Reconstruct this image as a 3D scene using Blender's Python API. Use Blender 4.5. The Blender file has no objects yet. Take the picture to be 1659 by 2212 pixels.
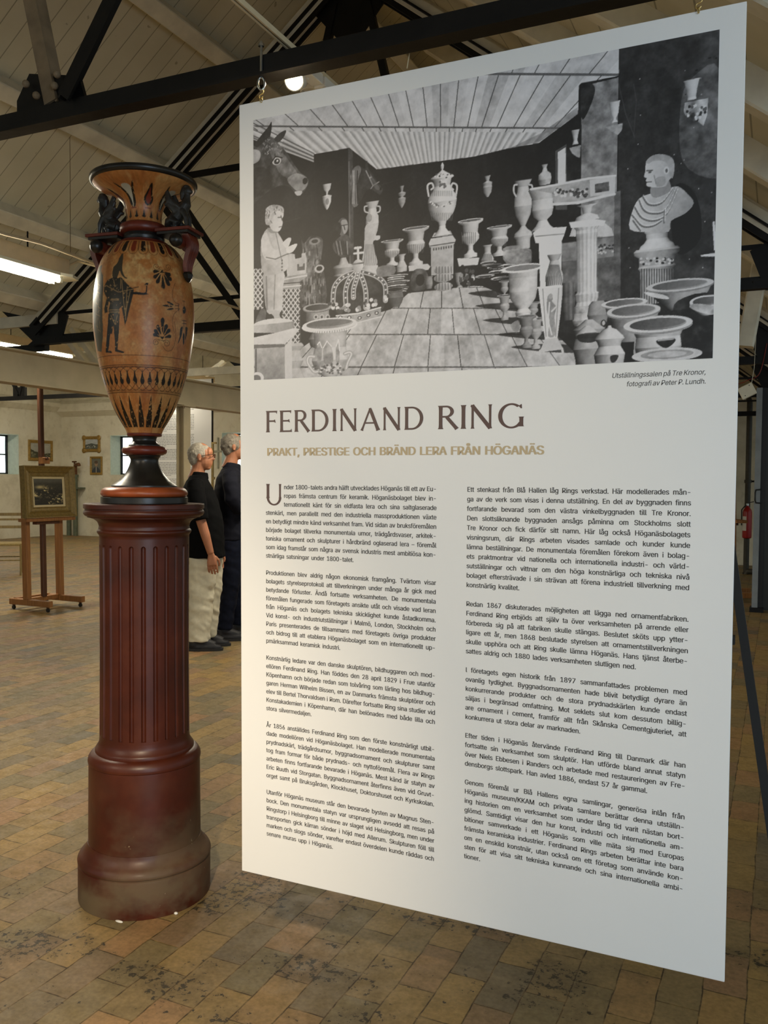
import bpy, bmesh, math, random
import numpy as np
from mathutils import Vector, Matrix, noise
from mathutils.geometry import tessellate_polygon

random.seed(7)
SC = bpy.context.scene
COL = SC.collection

# ---------------------------------------------------------------- camera
F_PX, IMG_W, IMG_H = 1874.1, 1659, 2212
CAM_POS = np.array([0.0, 0.0, 1.42])
_yaw, _pitch, _roll = 0.429248383, 0.0369027, 0.00822931
_fw = np.array([-math.sin(_yaw) * math.cos(_pitch), math.cos(_yaw) * math.cos(_pitch), -math.sin(_pitch)])
_r0 = np.array([math.cos(_yaw), math.sin(_yaw), 0.0])
_u0 = np.cross(_r0, _fw)
_rt = _r0 * math.cos(_roll) + _u0 * math.sin(_roll)
_up = _u0 * math.cos(_roll) - _r0 * math.sin(_roll)
cam = bpy.data.cameras.new('camera')
cam.sensor_fit = 'HORIZONTAL'
cam.sensor_width = 36.0
cam.lens = F_PX / IMG_W * 36.0
cam.clip_start = 0.05
cam_o = bpy.data.objects.new('camera', cam)
COL.objects.link(cam_o)
cam_o.matrix_world = Matrix(((_rt[0], _up[0], -_fw[0], CAM_POS[0]), (_rt[1], _up[1], -_fw[1], CAM_POS[1]),
                             (_rt[2], _up[2], -_fw[2], CAM_POS[2]), (0, 0, 0, 1)))
SC.camera = cam_o


def ray(px, py):
    return _rt * (px - 829.5) / F_PX + _up * (1106 - py) / F_PX + _fw


def atx(px, py, x):
    d = ray(px, py); return CAM_POS + d * x / d[0]


def aty(px, py, y):
    d = ray(px, py); return CAM_POS + d * y / d[1]


def atz(px, py, z):
    d = ray(px, py); return CAM_POS + d * (z - 1.42) / d[2]


# ---------------------------------------------------------------- world, exposure, daylight
SC.view_settings.view_transform = 'Standard'
SC.view_settings.look = 'None'
SC.view_settings.gamma = 1.0
SC.view_settings.use_curve_mapping = False
SC.view_settings.exposure = 0.60
try:
    SC.cycles.use_denoising = True
    SC.cycles.max_bounces = 8
    SC.cycles.sample_clamp_indirect = 6.0
except Exception:
    pass
wd = bpy.data.worlds.new('daylight'); SC.world = wd; wd.use_nodes = True
_t = wd.node_tree; _bg = _t.nodes['Background']
_tc = _t.nodes.new('ShaderNodeTexCoord')
_dot = _t.nodes.new('ShaderNodeVectorMath'); _dot.operation = 'DOT_PRODUCT'; _dot.inputs[1].default_value = (-0.70, 0.71, 0.03)
_t.links.new(_tc.outputs['Generated'], _dot.inputs[0])
_rs = _t.nodes.new('ShaderNodeMapRange'); _rs.inputs[1].default_value = 0.45; _rs.inputs[2].default_value = 0.85
_rs.inputs[3].default_value = 0.40; _rs.inputs[4].default_value = 3.2          # brighter sky on the window side of the hall
_t.links.new(_dot.outputs['Value'], _rs.inputs[0]); _t.links.new(_rs.outputs[0], _bg.inputs[1])
_nz = _t.nodes.new('ShaderNodeTexNoise'); _nz.inputs['Scale'].default_value = 26; _nz.inputs['Detail'].default_value = 4
_t.links.new(_tc.outputs['Generated'], _nz.inputs['Vector'])
_cr = _t.nodes.new('ShaderNodeValToRGB'); _t.links.new(_nz.outputs[0], _cr.inputs[0])
_cr.color_ramp.elements[0].position = 0.38; _cr.color_ramp.elements[0].color = (0.22, 0.30, 0.26, 1)   # trees against the overcast
_cr.color_ramp.elements[1].position = 0.56; _cr.color_ramp.elements[1].color = (0.86, 0.96, 1.0, 1)
_t.links.new(_cr.outputs[0], _bg.inputs[0])


def lamp(name, kind, loc, target, power, color, **kw):
    l = bpy.data.lights.new(name, kind)
    l.energy = power; l.color = color
    for k, v in kw.items(): setattr(l, k, v)
    o = bpy.data.objects.new(name, l); COL.objects.link(o)
    o.location = loc
    o.rotation_euler = (Vector(target) - Vector(loc)).to_track_quat('-Z', 'Y').to_euler()
    return o


# daylight from the big open doorway behind and to the right of the camera
lamp('doorway_daylight', 'AREA', (2.4, -1.3, 1.45), (-0.6, 1.9, 1.1), 46, (0.66, 0.82, 1.0), shape='RECTANGLE', size=2.2, size_y=2.4)
# warm gallery spots on the rail behind the camera
lamp('gallery_spot', 'SPOT', (-0.20, -0.80, 2.62), (-2.3, 1.5, 0.0), 330, (1.0, 0.81, 0.56), spot_size=0.98, spot_blend=0.9, shadow_soft_size=0.03)
lamp('gallery_spot', 'SPOT', (-2.65, -0.75, 2.62), (-1.10, 1.9, 1.46), 105, (1.0, 0.83, 0.60), spot_size=0.66, spot_blend=0.9, shadow_soft_size=0.03)
WARM = (1.0, 0.86, 0.62)


# ---------------------------------------------------------------- materials
def lin(h):
    h = h.lstrip('#')
    c = [int(h[i:i + 2], 16) / 255 for i in (0, 2, 4)]
    return tuple(v / 12.92 if v <= 0.04045 else ((v + 0.055) / 1.055) ** 2.4 for v in c)


class NT:
    """small node-tree builder"""
    def __init__(s, name):
        s.m = bpy.data.materials.new(name); s.m.use_nodes = True
        s.t = s.m.node_tree; s.b = s.t.nodes['Principled BSDF']
    def n(s, typ, **kw):
        x = s.t.nodes.new('ShaderNode' + typ)
        for k, v in kw.items():
            if isinstance(k, str) and hasattr(x, k) and not k.startswith('i_'): setattr(x, k, v)
            else: s.set(x.inputs[k[2:] if k.startswith('i_') else k], v)
        return x
    def set(s, sock, v):
        if isinstance(v, bpy.types.NodeSocket): s.t.links.new(v, sock)
        elif isinstance(v, tuple) and len(v) == 3 and sock.type == 'RGBA': sock.default_value = (*v, 1)
        else: sock.default_value = v
    def pin(s, name, v): s.set(s.b.inputs[name], v)
    def pos(s): return s.n('TexCoord').outputs['Object']
    def mapping(s, vec, scale=(1, 1, 1), rot=(0, 0, 0), loc=(0, 0, 0)):
        x = s.n('Mapping'); s.set(x.inputs[0], vec); x.inputs['Scale'].default_value = scale
        x.inputs['Rotation'].default_value = rot; x.inputs['Location'].default_value = loc
        return x.outputs[0]
    def noise(s, vec, scale, detail=4, rough=0.55, dist=0.0):
        x = s.n('TexNoise'); s.set(x.inputs['Vector'], vec); x.inputs['Scale'].default_value = scale
        x.inputs['Detail'].default_value = detail; x.inputs['Roughness'].default_value = rough
        x.inputs['Distortion'].default_value = dist
        return x.outputs[0]
    def ramp(s, fac, *stops):
        x = s.n('ValToRGB'); s.set(x.inputs[0], fac); e = x.color_ramp.elements
        while len(e) < len(stops): e.new(0.5)
        for el, (p, c) in zip(e, stops):
            el.position = p; el.color = (*c, 1) if len(c) == 3 else c
        return x.outputs[0]
    def f(s, fac, a, b): return s.ramp(fac, (a, (0, 0, 0)), (b, (1, 1, 1)))
    def mix(s, fac, a, b, mode='MIX'):
        x = s.n('MixRGB', blend_type=mode); s.set(x.inputs[0], fac); s.set(x.inputs[1], a); s.set(x.inputs[2], b)
        return x.outputs[0]
    def math(s, op, a, b=0.0, c=0.0):
        x = s.n('Math', operation=op); s.set(x.inputs[0], a); s.set(x.inputs[1], b); s.set(x.inputs[2], c)
        return x.outputs[0]
    def bump(s, h, strength=0.3, dist=0.01):
        x = s.n('Bump'); s.set(x.inputs['Height'], h); x.inputs['Strength'].default_value = strength
        x.inputs['Distance'].default_value = dist
        s.pin('Normal', x.outputs[0])


MATS = {}


def flat(name, hexc, rough=0.6, metal=0.0, spec=0.5, var=0.12, scale=18.0, bump=0.0, coat=0.0):
    """plain painted / turned surface with a little grime in its own colour"""
    if name in MATS: return MATS[name]
    t = NT(name); c = lin(hexc) if isinstance(hexc, str) else hexc
    p = t.pos(); nz = t.noise(p, scale, 5)
    lo = tuple(v * (1 - var) for v in c); hi = tuple(min(1, v * (1 + var)) for v in c)
    t.pin('Base Color', t.ramp(nz, (0.3, lo), (0.7, hi)))
    t.pin('Roughness', rough); t.pin('Metallic', metal); t.pin('Specular IOR Level', spec)
    if coat: t.pin('Coat Weight', coat); t.pin('Coat Roughness', 0.15)
    if bump: t.bump(t.noise(p, scale * 2.5, 6), bump, 0.004)
    MATS[name] = t.m
    return t.m


def glow(name, color, strength):
    if name in MATS: return MATS[name]
    t = NT(name); t.pin('Base Color', color); t.pin('Emission Color', color); t.pin('Emission Strength', strength)
    MATS[name] = t.m; return t.m


def vcol(name, rough=0.6, spec=0.4, coat=0.0, mult=None, bump=0.0):
    if name in MATS: return MATS[name]
    t = NT(name); a = t.n('VertexColor', layer_name='Col')
    t.pin('Base Color', a.outputs[0]); t.pin('Roughness', rough); t.pin('Specular IOR Level', spec)
    if coat: t.pin('Coat Weight', coat); t.pin('Coat Roughness', 0.2)
    if bump: t.bump(t.noise(t.pos(), 60, 5), bump, 0.003)
    MATS[name] = t.m; return t.m


def wood(name, hexc, dark, rough=0.5, axis=2, coat=0.0):
    if name in MATS: return MATS[name]
    t = NT(name); sc = [60, 60, 60]; sc[axis] = 3
    p = t.mapping(t.pos(), tuple(sc)); nz = t.noise(p, 1.0, 6, 0.6, 0.6)
    t.pin('Base Color', t.ramp(nz, (0.3, lin(dark)), (0.65, lin(hexc)))); t.pin('Roughness', rough)
    if coat: t.pin('Coat Weight', coat)
    t.bump(nz, 0.12, 0.003)
    MATS[name] = t.m; return t.m


# ---------------------------------------------------------------- mesh building
class MB:
    def __init__(s): s.v = []; s.f = []; s.mi = None
    def add(s, vs, fs):
        o = len(s.v); s.v += [tuple(map(float, p)) for p in vs]; s.f += [tuple(i + o for i in q) for q in fs]; return s
    def box(s, x0, x1, y0, y1, z0, z1):
        return s.add([(x0, y0, z0), (x1, y0, z0), (x1, y1, z0), (x0, y1, z0), (x0, y0, z1), (x1, y0, z1), (x1, y1, z1), (x0, y1, z1)],
                     [(3, 2, 1, 0), (4, 5, 6, 7), (0, 1, 5, 4), (1, 2, 6, 5), (2, 3, 7, 6), (3, 0, 4, 7)])
    def beam(s, a, b, w, h, up=(0, 0, 1), ch=0.0):
        """bar from a to b, w across, h along up; ch chamfers the long edges"""
        a = Vector(a); b = Vector(b); d = (b - a).normalized(); up = Vector(up)
        sd = d.cross(up).normalized(); u = sd.cross(d).normalized()
        if ch: pr = [(-w/2+ch, -h/2), (w/2-ch, -h/2), (w/2, -h/2+ch), (w/2, h/2-ch), (w/2-ch, h/2), (-w/2+ch, h/2), (-w/2, h/2-ch), (-w/2, -h/2+ch)]
        else: pr = [(-w/2, -h/2), (w/2, -h/2), (w/2, h/2), (-w/2, h/2)]
        n = len(pr)
        vs = [a + sd * x + u * y for x, y in pr] + [b + sd * x + u * y for x, y in pr]
        return s.add(vs, [tuple(range(n))[::-1], tuple(range(n, 2 * n))] + [(i, (i + 1) % n, n + (i + 1) % n, n + i) for i in range(n)])
    def tube(s, pts, r, n=10, closed=False):
        pts = [Vector(p) for p in pts]; rs = r if isinstance(r, (list, tuple)) else [r] * len(pts)
        rings = []; up = None
        for i, p in enumerate(pts):
            if closed: d = pts[(i + 1) % len(pts)] - pts[i - 1]
            else: d = pts[min(i + 1, len(pts) - 1)] - pts[max(i - 1, 0)]
            d.normalize()
            if up is None:
                up = Vector((0, 0, 1)) if abs(d.z) < 0.9 else Vector((1, 0, 0))
            sd = d.cross(up).normalized(); up = sd.cross(d).normalized()
            rings.append([p + (sd * math.cos(2 * math.pi * k / n) + up * math.sin(2 * math.pi * k / n)) * rs[i] for k in range(n)])
        return s.loft(rings, closed=closed)
    def loft(s, rings, closed=False, caps=True):
        n = len(rings[0]); m = len(rings); vs = [p for rg in rings for p in rg]; fs = []
        for i in range(m if closed else m - 1):
            j = (i + 1) % m
            for k in range(n):
                fs.append((i * n + k, i * n + (k + 1) % n, j * n + (k + 1) % n, j * n + k))
        if caps and not closed:
            fs.append(tuple(range(n))[::-1]); fs.append(tuple((m - 1) * n + k for k in range(n)))
        return s.add(vs, fs)
    def lathe(s, prof, n=48, c=(0, 0), caps=True):
        """prof: (r, z) from bottom to top"""
        return s.loft([[(c[0] + r * math.cos(2 * math.pi * k / n), c[1] + r * math.sin(2 * math.pi * k / n), z) for k in range(n)] for r, z in prof], caps=caps)
    def cyl(s, a, b, r, n=20, r2=None): return s.tube([a, b], [r, r if r2 is None else r2], n)
    def sph(s, c, r, n=16, m=10, sc=(1, 1, 1)):
        rg = []
        for i in range(m + 1):
            t = -math.pi / 2 + math.pi * i / m; rr = max(math.cos(t), 1e-3) * r; z = math.sin(t) * r
            rg.append([(c[0] + sc[0] * rr * math.cos(2 * math.pi * k / n), c[1] + sc[1] * rr * math.sin(2 * math.pi * k / n), c[2] + sc[2] * z) for k in range(n)])
        return s.loft(rg)
    def prism(s, poly, o, ax, ay, az):
        """2-D polygon in the frame (o; ax, ay) pushed along az"""
        o, ax, ay, az = map(Vector, (o, ax, ay, az)); n = len(poly)
        lo = [o + ax * x + ay * y for x, y in poly]; hi = [p + az for p in lo]
        tri = tessellate_polygon([[Vector((x, y, 0)) for x, y in poly]])
        fs = [tuple(t) for t in tri] + [tuple(i + n for i in t)[::-1] for t in tri] + [(i, i + n, (i + 1) % n + n, (i + 1) % n) for i in range(n)]
        return s.add(lo + hi, fs)
    def xf(s, M):
        s.v = [tuple(M @ Vector(p)) for p in s.v]; return s
    def build(s, name, mat, parent=None, smooth=None, loc=None, bev=0.0, recalc=True):
        me = bpy.data.meshes.new(name)
        if loc is not None: s.v = [(x - loc[0], y - loc[1], z - loc[2]) for x, y, z in s.v]
        me.from_pydata(s.v, [], s.f); me.update()
        if recalc:
            bm = bmesh.new(); bm.from_mesh(me); bmesh.ops.recalc_face_normals(bm, faces=bm.faces); bm.to_mesh(me); bm.free()
        if smooth is not None: sm(me, smooth)
        return link(name, me, mat, parent, loc, bev)


def sm(me, ang):
    me.polygons.foreach_set('use_smooth', [True] * len(me.polygons))
    try: me.set_sharp_from_angle(angle=math.radians(ang))
    except Exception: pass


def link(name, me, mat, parent=None, loc=None, bev=0.0):
    if mat is not None and not me.materials: me.materials.append(mat)
    o = bpy.data.objects.new(name, me); COL.objects.link(o)
    if parent is not None:
        o.parent = parent
        if parent.type == 'EMPTY' or True:
            pl = world_loc(parent)
            if loc is None: o.location = -pl        # mesh was written in world coordinates
            else: o.location = Vector(loc) - pl
    elif loc is not None: o.location = loc
    if bev:
        m = o.modifiers.new('bevel', 'BEVEL'); m.width = bev; m.segments = 2; m.limit_method = 'ANGLE'
    return o


def world_loc(o):
    p = Vector(o.location)
    while o.parent: o = o.parent; p += Vector(o.location)
    return p


def thing(name, label, cat, loc, group=None):
    o = bpy.data.objects.new(name, None); COL.objects.link(o); o.location = loc; o.empty_display_size = 0.1
    return tag(o, label, cat, group)


def tag(o, label, cat, group=None, kind=None):
    o['label'] = label; o['category'] = cat
    if group: o['group'] = group
    if kind: o['kind'] = kind
    return o


def struct(o, label=None):
    o['kind'] = 'structure'
    if label: o['label'] = label
    return o


def dup(o, dx, label=None, group=None, parent=None):
    """copy of a thing with its parts and sub-parts, moved by dx"""
    c = o.copy(); COL.objects.link(c)
    if parent is None:
        c.location = Vector(o.location) + Vector(dx)
        if label: c['label'] = label
        if group: c['group'] = group
    else: c.parent = parent
    for ch in [x for x in bpy.data.objects if x.parent == o]: dup(ch, dx, parent=c)
    return c


def remesh(mb, vox, name, smooth_it=6):
    """fuse overlapping closed shapes into one continuous skin"""
    me = bpy.data.meshes.new(name); me.from_pydata(mb.v, [], mb.f); me.update()
    bm = bmesh.new(); bm.from_mesh(me); bmesh.ops.recalc_face_normals(bm, faces=bm.faces); bm.to_mesh(me); bm.free()
    o = bpy.data.objects.new(name, me); COL.objects.link(o)
    m = o.modifiers.new('r', 'REMESH'); m.mode = 'VOXEL'; m.voxel_size = vox
    if smooth_it:
        k = o.modifiers.new('s', 'SMOOTH'); k.factor = 0.5; k.iterations = smooth_it
    dg = bpy.context.evaluated_depsgraph_get(); dg.update()
    out = bpy.data.meshes.new_from_object(o.evaluated_get(dg)); out.name = name
    bpy.data.objects.remove(o); bpy.data.meshes.remove(me)
    sm(out, 180)
    return out


def grid_mesh(name, P, C, wrap=False):
    """P (rows, cols, 3) points, C (rows, cols, 3) linear colours per point"""
    R, N = P.shape[:2]
    idx = np.arange(R * N).reshape(R, N)
    if wrap: nx = np.roll(idx, -1, axis=1)
    else: nx = idx[:, 1:]; idx = idx[:, :-1]
    q = np.stack([idx[:-1], nx[:-1], nx[1:], idx[1:]], -1).reshape(-1, 4)
    me = bpy.data.meshes.new(name)
    me.vertices.add(R * N); me.vertices.foreach_set('co', P.reshape(-1).astype(np.float32))
    me.loops.add(q.size); me.loops.foreach_set('vertex_index', q.reshape(-1).astype(np.int32))
    me.polygons.add(len(q)); me.polygons.foreach_set('loop_start', (np.arange(len(q)) * 4).astype(np.int32))
    me.update(calc_edges=True)
    me.polygons.foreach_set('use_smooth', np.ones(len(q), bool))
    a = me.color_attributes.new('Col', 'FLOAT_COLOR', 'POINT')
    rgba = np.ones((R * N, 4), np.float32); rgba[:, :3] = C.reshape(-1, 3); a.data.foreach_set('color', rgba.reshape(-1))
    me.validate(); return me


def s2l(a):
    a = np.clip(a, 0, 1)
    return np.where(a <= 0.04045, a / 12.92, ((a + 0.055) / 1.055) ** 2.4)


def vnoise(X, Y, seed=0, octaves=5, gain=0.55):
    """value noise on arrays, 0..1"""
    rng = np.random.RandomState(seed); out = np.zeros_like(X, float); amp = 1.0; tot = 0
    for o in range(octaves):
        T = rng.rand(64, 64); x = X * 2 ** o + 17.3 * o; y = Y * 2 ** o + 9.1 * o
        xi = np.floor(x).astype(int); yi = np.floor(y).astype(int); fx = x - xi; fy = y - yi
        fx = fx * fx * (3 - 2 * fx); fy = fy * fy * (3 - 2 * fy)
        a = T[yi % 64, xi % 64]; b = T[yi % 64, (xi + 1) % 64]; c = T[(yi + 1) % 64, xi % 64]; d = T[(yi + 1) % 64, (xi + 1) % 64]
        out += amp * ((a * (1 - fx) + b * fx) * (1 - fy) + (c * (1 - fx) + d * fx) * fy); tot += amp; amp *= gain
    return out / tot


def crom(pts, k=6, closed=True):
    """smooth curve through points"""
    P = [np.array(p, float) for p in pts]; n = len(P); out = []
    for i in range(n if closed else n - 1):
        if closed: p0, p1, p2, p3 = P[i - 1], P[i], P[(i + 1) % n], P[(i + 2) % n]
        else: p0, p1, p2, p3 = P[max(i - 1, 0)], P[i], P[i + 1], P[min(i + 2, n - 1)]
        for j in range(k):
            t = j / k
            out.append(0.5 * (2 * p1 + (p2 - p0) * t + (2 * p0 - 5 * p1 + 4 * p2 - p3) * t * t + (3 * p1 - p0 - 3 * p2 + p3) * t ** 3))
    if not closed: out.append(P[-1])
    return np.array(out)


def inpoly(X, Y, pts):
    """even-odd test of array points against a polygon"""
    pts = np.asarray(pts, float); r = np.zeros(X.shape, bool)
    x0, y0 = pts[:, 0].min(), pts[:, 1].min(); x1, y1 = pts[:, 0].max(), pts[:, 1].max()
    bb = (X >= x0) & (X <= x1) & (Y >= y0) & (Y <= y1)
    if not bb.any(): return r
    xs = X[bb]; ys = Y[bb]; c = np.zeros(xs.shape, bool); j = len(pts) - 1
    for i in range(len(pts)):
        xi, yi = pts[i]; xj, yj = pts[j]; j = i
        if yi == yj: continue
        c ^= ((yi > ys) != (yj > ys)) & (xs < (xj - xi) * (ys - yi) / (yj - yi) + xi)
    r[bb] = c
    return r


# ================================================================ THE SETTING
def brick_floor():
    t = NT('worn_brick_pavers'); p = t.pos()
    q = t.mapping(p, rot=(0, 0, math.pi / 2), loc=(0.03, 0.05, 0))
    wob = t.noise(p, 7.0, 3); q2 = t.mix(0.014, q, wob, 'ADD')
    b = t.n('TexBrick', offset=0.5, squash=1.0); t.set(b.inputs['Vector'], q2)
    b.inputs['Color1'].default_value = (0, 0, 0, 1); b.inputs['Color2'].default_value = (1, 1, 1, 1); b.inputs['Mortar'].default_value = (0.5, 0.5, 0.5, 1)
    b.inputs['Scale'].default_value = 1.0; b.inputs['Mortar Size'].default_value = 0.0024; b.inputs['Mortar Smooth'].default_value = 0.35
    b.inputs['Brick Width'].default_value = 0.228; b.inputs['Row Height'].default_value = 0.112; b.inputs['Bias'].default_value = 0.0
    each = t.ramp(b.outputs['Color'], (0.0, lin('6c6146')), (0.25, lin('816b46')), (0.5, lin('917645')), (0.75, lin('8c6a49')), (1.0, lin('605a4b')))
    big = t.noise(p, 1.1, 4); wear = t.noise(p, 16, 6, 0.65)
    c = t.mix(t.math('MULTIPLY', t.f(big, 0.4, 0.75), 0.7), each, lin('7d6e4e'))
    c = t.mix(t.math('MULTIPLY', t.f(wear, 0.45, 0.75), 0.45), c, lin('5f5236'))
    fine = t.noise(p, 70, 4, 0.6); c = t.mix(0.42, c, t.ramp(fine, (0.3, (0.35, 0.35, 0.35)), (0.7, (0.9, 0.9, 0.9))), 'OVERLAY')
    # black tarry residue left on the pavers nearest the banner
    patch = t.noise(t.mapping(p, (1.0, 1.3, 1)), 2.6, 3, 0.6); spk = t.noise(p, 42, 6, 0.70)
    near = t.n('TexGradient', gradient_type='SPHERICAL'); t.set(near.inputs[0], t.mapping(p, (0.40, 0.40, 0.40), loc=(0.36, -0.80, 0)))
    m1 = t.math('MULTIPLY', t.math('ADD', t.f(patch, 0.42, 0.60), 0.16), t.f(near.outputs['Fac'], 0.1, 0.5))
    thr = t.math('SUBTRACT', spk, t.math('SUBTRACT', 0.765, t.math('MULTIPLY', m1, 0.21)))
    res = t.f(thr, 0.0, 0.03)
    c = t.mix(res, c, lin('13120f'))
    c = t.mix(t.math('MULTIPLY', t.f(near.outputs['Fac'], 0.05, 0.55), t.math('ADD', 0.12, t.math('MULTIPLY', t.f(patch, 0.45, 0.62), 0.4))), c, lin('4a4130'))  # patchy grime, plus the dimness around the banner painted into the colour
    joint = b.outputs['Fac']
    c = t.mix(t.math('MULTIPLY', joint, t.ramp(wear, (0.35, (0.25, 0.25, 0.25)), (0.6, (0.95, 0.95, 0.95)))), c, lin('33281a'))
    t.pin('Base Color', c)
    t.pin('Roughness', t.ramp(wear, (0.3, (0.42, 0.42, 0.42)), (0.7, (0.68, 0.68, 0.68))))
    t.pin('Specular IOR Level', 0.25)
    h = t.math('SUBTRACT', t.math('MULTIPLY', wear, 0.35), joint); h = t.math('ADD', h, t.math('MULTIPLY', big, 0.6))
    t.bump(h, 0.5, 0.006)
    return t.m


def plaster():
    t = NT('limewashed_plaster'); p = t.pos()
    a = t.noise(p, 1.3, 6, 0.62); b = t.noise(p, 9, 5)
    c = t.ramp(a, (0.3, lin('beb69e')), (0.5, lin('dad3bd')), (0.72, lin('e4dfcc')))
    c = t.mix(t.math('MULTIPLY', t.f(b, 0.55, 0.8), 0.35), c, lin('9c8f70'))
    t.pin('Base Color', c); t.pin('Roughness', 0.9); t.bump(t.math('ADD', a, t.math('MULTIPLY', b, 0.4)), 0.5, 0.03)
    return t.m


def boards(name, axis, w, c0, c1):
    t = NT(name); p = t.pos(); s = t.n('SeparateXYZ'); t.set(s.inputs[0], p)
    u = t.math('DIVIDE', s.outputs[axis], w); fr = t.math('FRACT', u); idn = t.math('FLOOR', u)
    gap = t.math('LESS_THAN', fr, 0.05)
    wn = t.n('TexWhiteNoise', noise_dimensions='1D'); t.set(wn.inputs['W'], idn)
    nz = t.noise(p, 3.0, 5); c = t.ramp(nz, (0.3, lin(c0)), (0.7, lin(c1)))
    c = t.mix(t.math('MULTIPLY', wn.outputs[0], 0.16), c, lin('a39a80'))
    knots = t.noise(p, 14, 2); c = t.mix(t.math('MULTIPLY', t.f(knots, 0.72, 0.76), 0.5), c, lin('6a5c44'))
    c = t.mix(t.math('MULTIPLY', gap, 0.55), c, lin('4d4534'))
    t.pin('Base Color', c); t.pin('Roughness', 0.55); t.pin('Specular IOR Level', 0.3)
    t.bump(t.math('SUBTRACT', 1.0, gap), 0.6, 0.006)
    return t.m


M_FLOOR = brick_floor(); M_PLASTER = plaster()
M_BOARD = boards('painted_roof_boards', 1, 0.118, 'c2bba2', 'cfc8b0')
M_BOARD2 = boards('painted_roof_planks', 0, 0.16, 'c2bba2', 'cfc8b0')
M_TIMBER = flat('cream_painted_timber', 'd6cfba', 0.6, var=0.14, scale=7, bump=0.15)
M_STEEL = flat('black_painted_steel', '0e0c0a', 0.55, spec=0.3, var=0.5, scale=9, bump=0.2)
M_STEELD = flat('dusty_brown_steel', '7d6b52', 0.7, spec=0.3, var=0.25, scale=14, bump=0.2)
M_GIRD = flat('cream_painted_girder', 'b5a686', 0.55, var=0.1, scale=5, bump=0.1)
M_REVEAL = flat('pale_limewash', 'cfd6c6', 0.9, var=0.08)
M_BLACK = flat('black_frame_paint', '151515', 0.5)

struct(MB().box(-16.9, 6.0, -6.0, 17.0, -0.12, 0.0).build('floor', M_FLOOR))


def wall_with_holes(name, u0, u1, z1, holes, put, depth):
    """wall built of blocks around rectangular openings; put(u, d, z) gives a point d behind the face"""
    mb = MB(); cuts = sorted({u0, u1, *[h[0] for h in holes], *[h[1] for h in holes]})
    for a, b in zip(cuts, cuts[1:]):
        mid = (a + b) / 2; hs = [h for h in holes if h[0] < mid < h[1]]
        spans = [(0, z1)] if not hs else [(0, hs[0][2]), (hs[0][3], z1)]
        for za, zb in spans:
            vs = [put(u, d, z) for z in (za, zb) for d in (0, depth) for u in (a, b)]
            mb.add(vs, [(0, 1, 3, 2), (4, 6, 7, 5), (0, 4, 5, 1), (2, 3, 7, 6), (0, 2, 6, 4), (1, 5, 7, 3)])
    return struct(mb.build(name, M_PLASTER))


XW, YW = -16.18, 16.18
wA = aty(238, 940, YW)[0]
wC0 = aty(479, 940, YW)[0]
wall_with_holes('wall_left', -6.0, YW + 0.5, 5.2, [(13.1, 14.87, 1.475, 2.41), (8.6, 10.4, 1.475, 2.41)], lambda u, d, z: (XW - d, u, z), 0.42)
wall_with_holes('wall_back', XW, 6.0, 5.2, [(wA, wA + 1.35, 1.485, 2.435), (wC0, wC0 + 1.35, 1.485, 2.45)], lambda u, d, z: (u, YW + d, z), 0.42)
# plaster ledge where the walls change thickness
struct(MB().add([(XW, -6, 3.0), (XW + .13, -6, 3.13), (XW + .13, -6, 3.22), (XW, -6, 3.3), (XW, YW, 3.0), (XW + .13, YW, 3.13), (XW + .13, YW, 3.22), (XW, YW, 3.3)],
                [(0, 1, 5, 4), (1, 2, 6, 5), (2, 3, 7, 6), (0, 3, 2, 1), (4, 5, 6, 7)]).build('trim_1', M_PLASTER))
struct(MB().add([(XW, YW, 2.9), (XW, YW - .16, 3.02), (XW, YW - .16, 3.2), (XW, YW, 3.3), (-9.5, YW, 2.9), (-9.5, YW - .16, 3.02), (-9.5, YW - .16, 3.2), (-9.5, YW, 3.3)],
                [(0, 1, 5, 4), (1, 2, 6, 5), (2, 3, 7, 6), (0, 3, 2, 1), (4, 5, 6, 7)]).build('trim_2', M_PLASTER))


def window(n, u0, u1, z0, z1, put):
    """deep-set iron window: black frame, one crossing pair of bars, panes"""
    fr = MB()
    def bar(a, b, c, d, t=0.05):
        vs = [put(u, q, z) for z in (c, d) for q in (0.34, 0.34 + t) for u in (a, b)]
        fr.add(vs, [(0, 1, 3, 2), (4, 6, 7, 5), (0, 4, 5, 1), (2, 3, 7, 6), (0, 2, 6, 4), (1, 5, 7, 3)])
    w = 0.045
    bar(u0, u0 + w, z0, z1); bar(u1 - w, u1, z0, z1); bar(u0, u1, z0, z0 + w); bar(u0, u1, z1 - w, z1)
    um = (u0 + u1) / 2; zm = (z0 + z1) / 2
    bar(um - .015, um + .015, z0, z1); bar(u0, u1, zm - .015, zm + .015)
    f = struct(fr.build('window_%d' % n, M_BLACK))
    g = MB(); vs = [put(u, q, z) for z in (z0 + .01, z1 - .01) for q in (0.362, 0.368) for u in (u0 + .01, u1 - .01)]
    g.add(vs, [(0, 1, 3, 2), (4, 6, 7, 5), (0, 4, 5, 1), (2, 3, 7, 6), (0, 2, 6, 4), (1, 5, 7, 3)])
    g.build('pane', M_GLASS, f)
    r = MB()     # limewashed lining of the opening
    for a, b, c, d in ((u0, u0 + .012, z0, z1), (u1 - .012, u1, z0, z1), (u0 + .012, u1 - .012, z0, z0 + .012), (u0 + .012, u1 - .012, z1 - .012, z1)):
        vs = [put(u, q, z) for z in (c, d) for q in (-0.004, 0.34) for u in (a, b)]
        r.add(vs, [(0, 1, 3, 2), (4, 6, 7, 5), (0, 4, 5, 1), (2, 3, 7, 6), (0, 2, 6, 4), (1, 5, 7, 3)])
    r.build('reveal', M_REVEAL, f)


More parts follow.
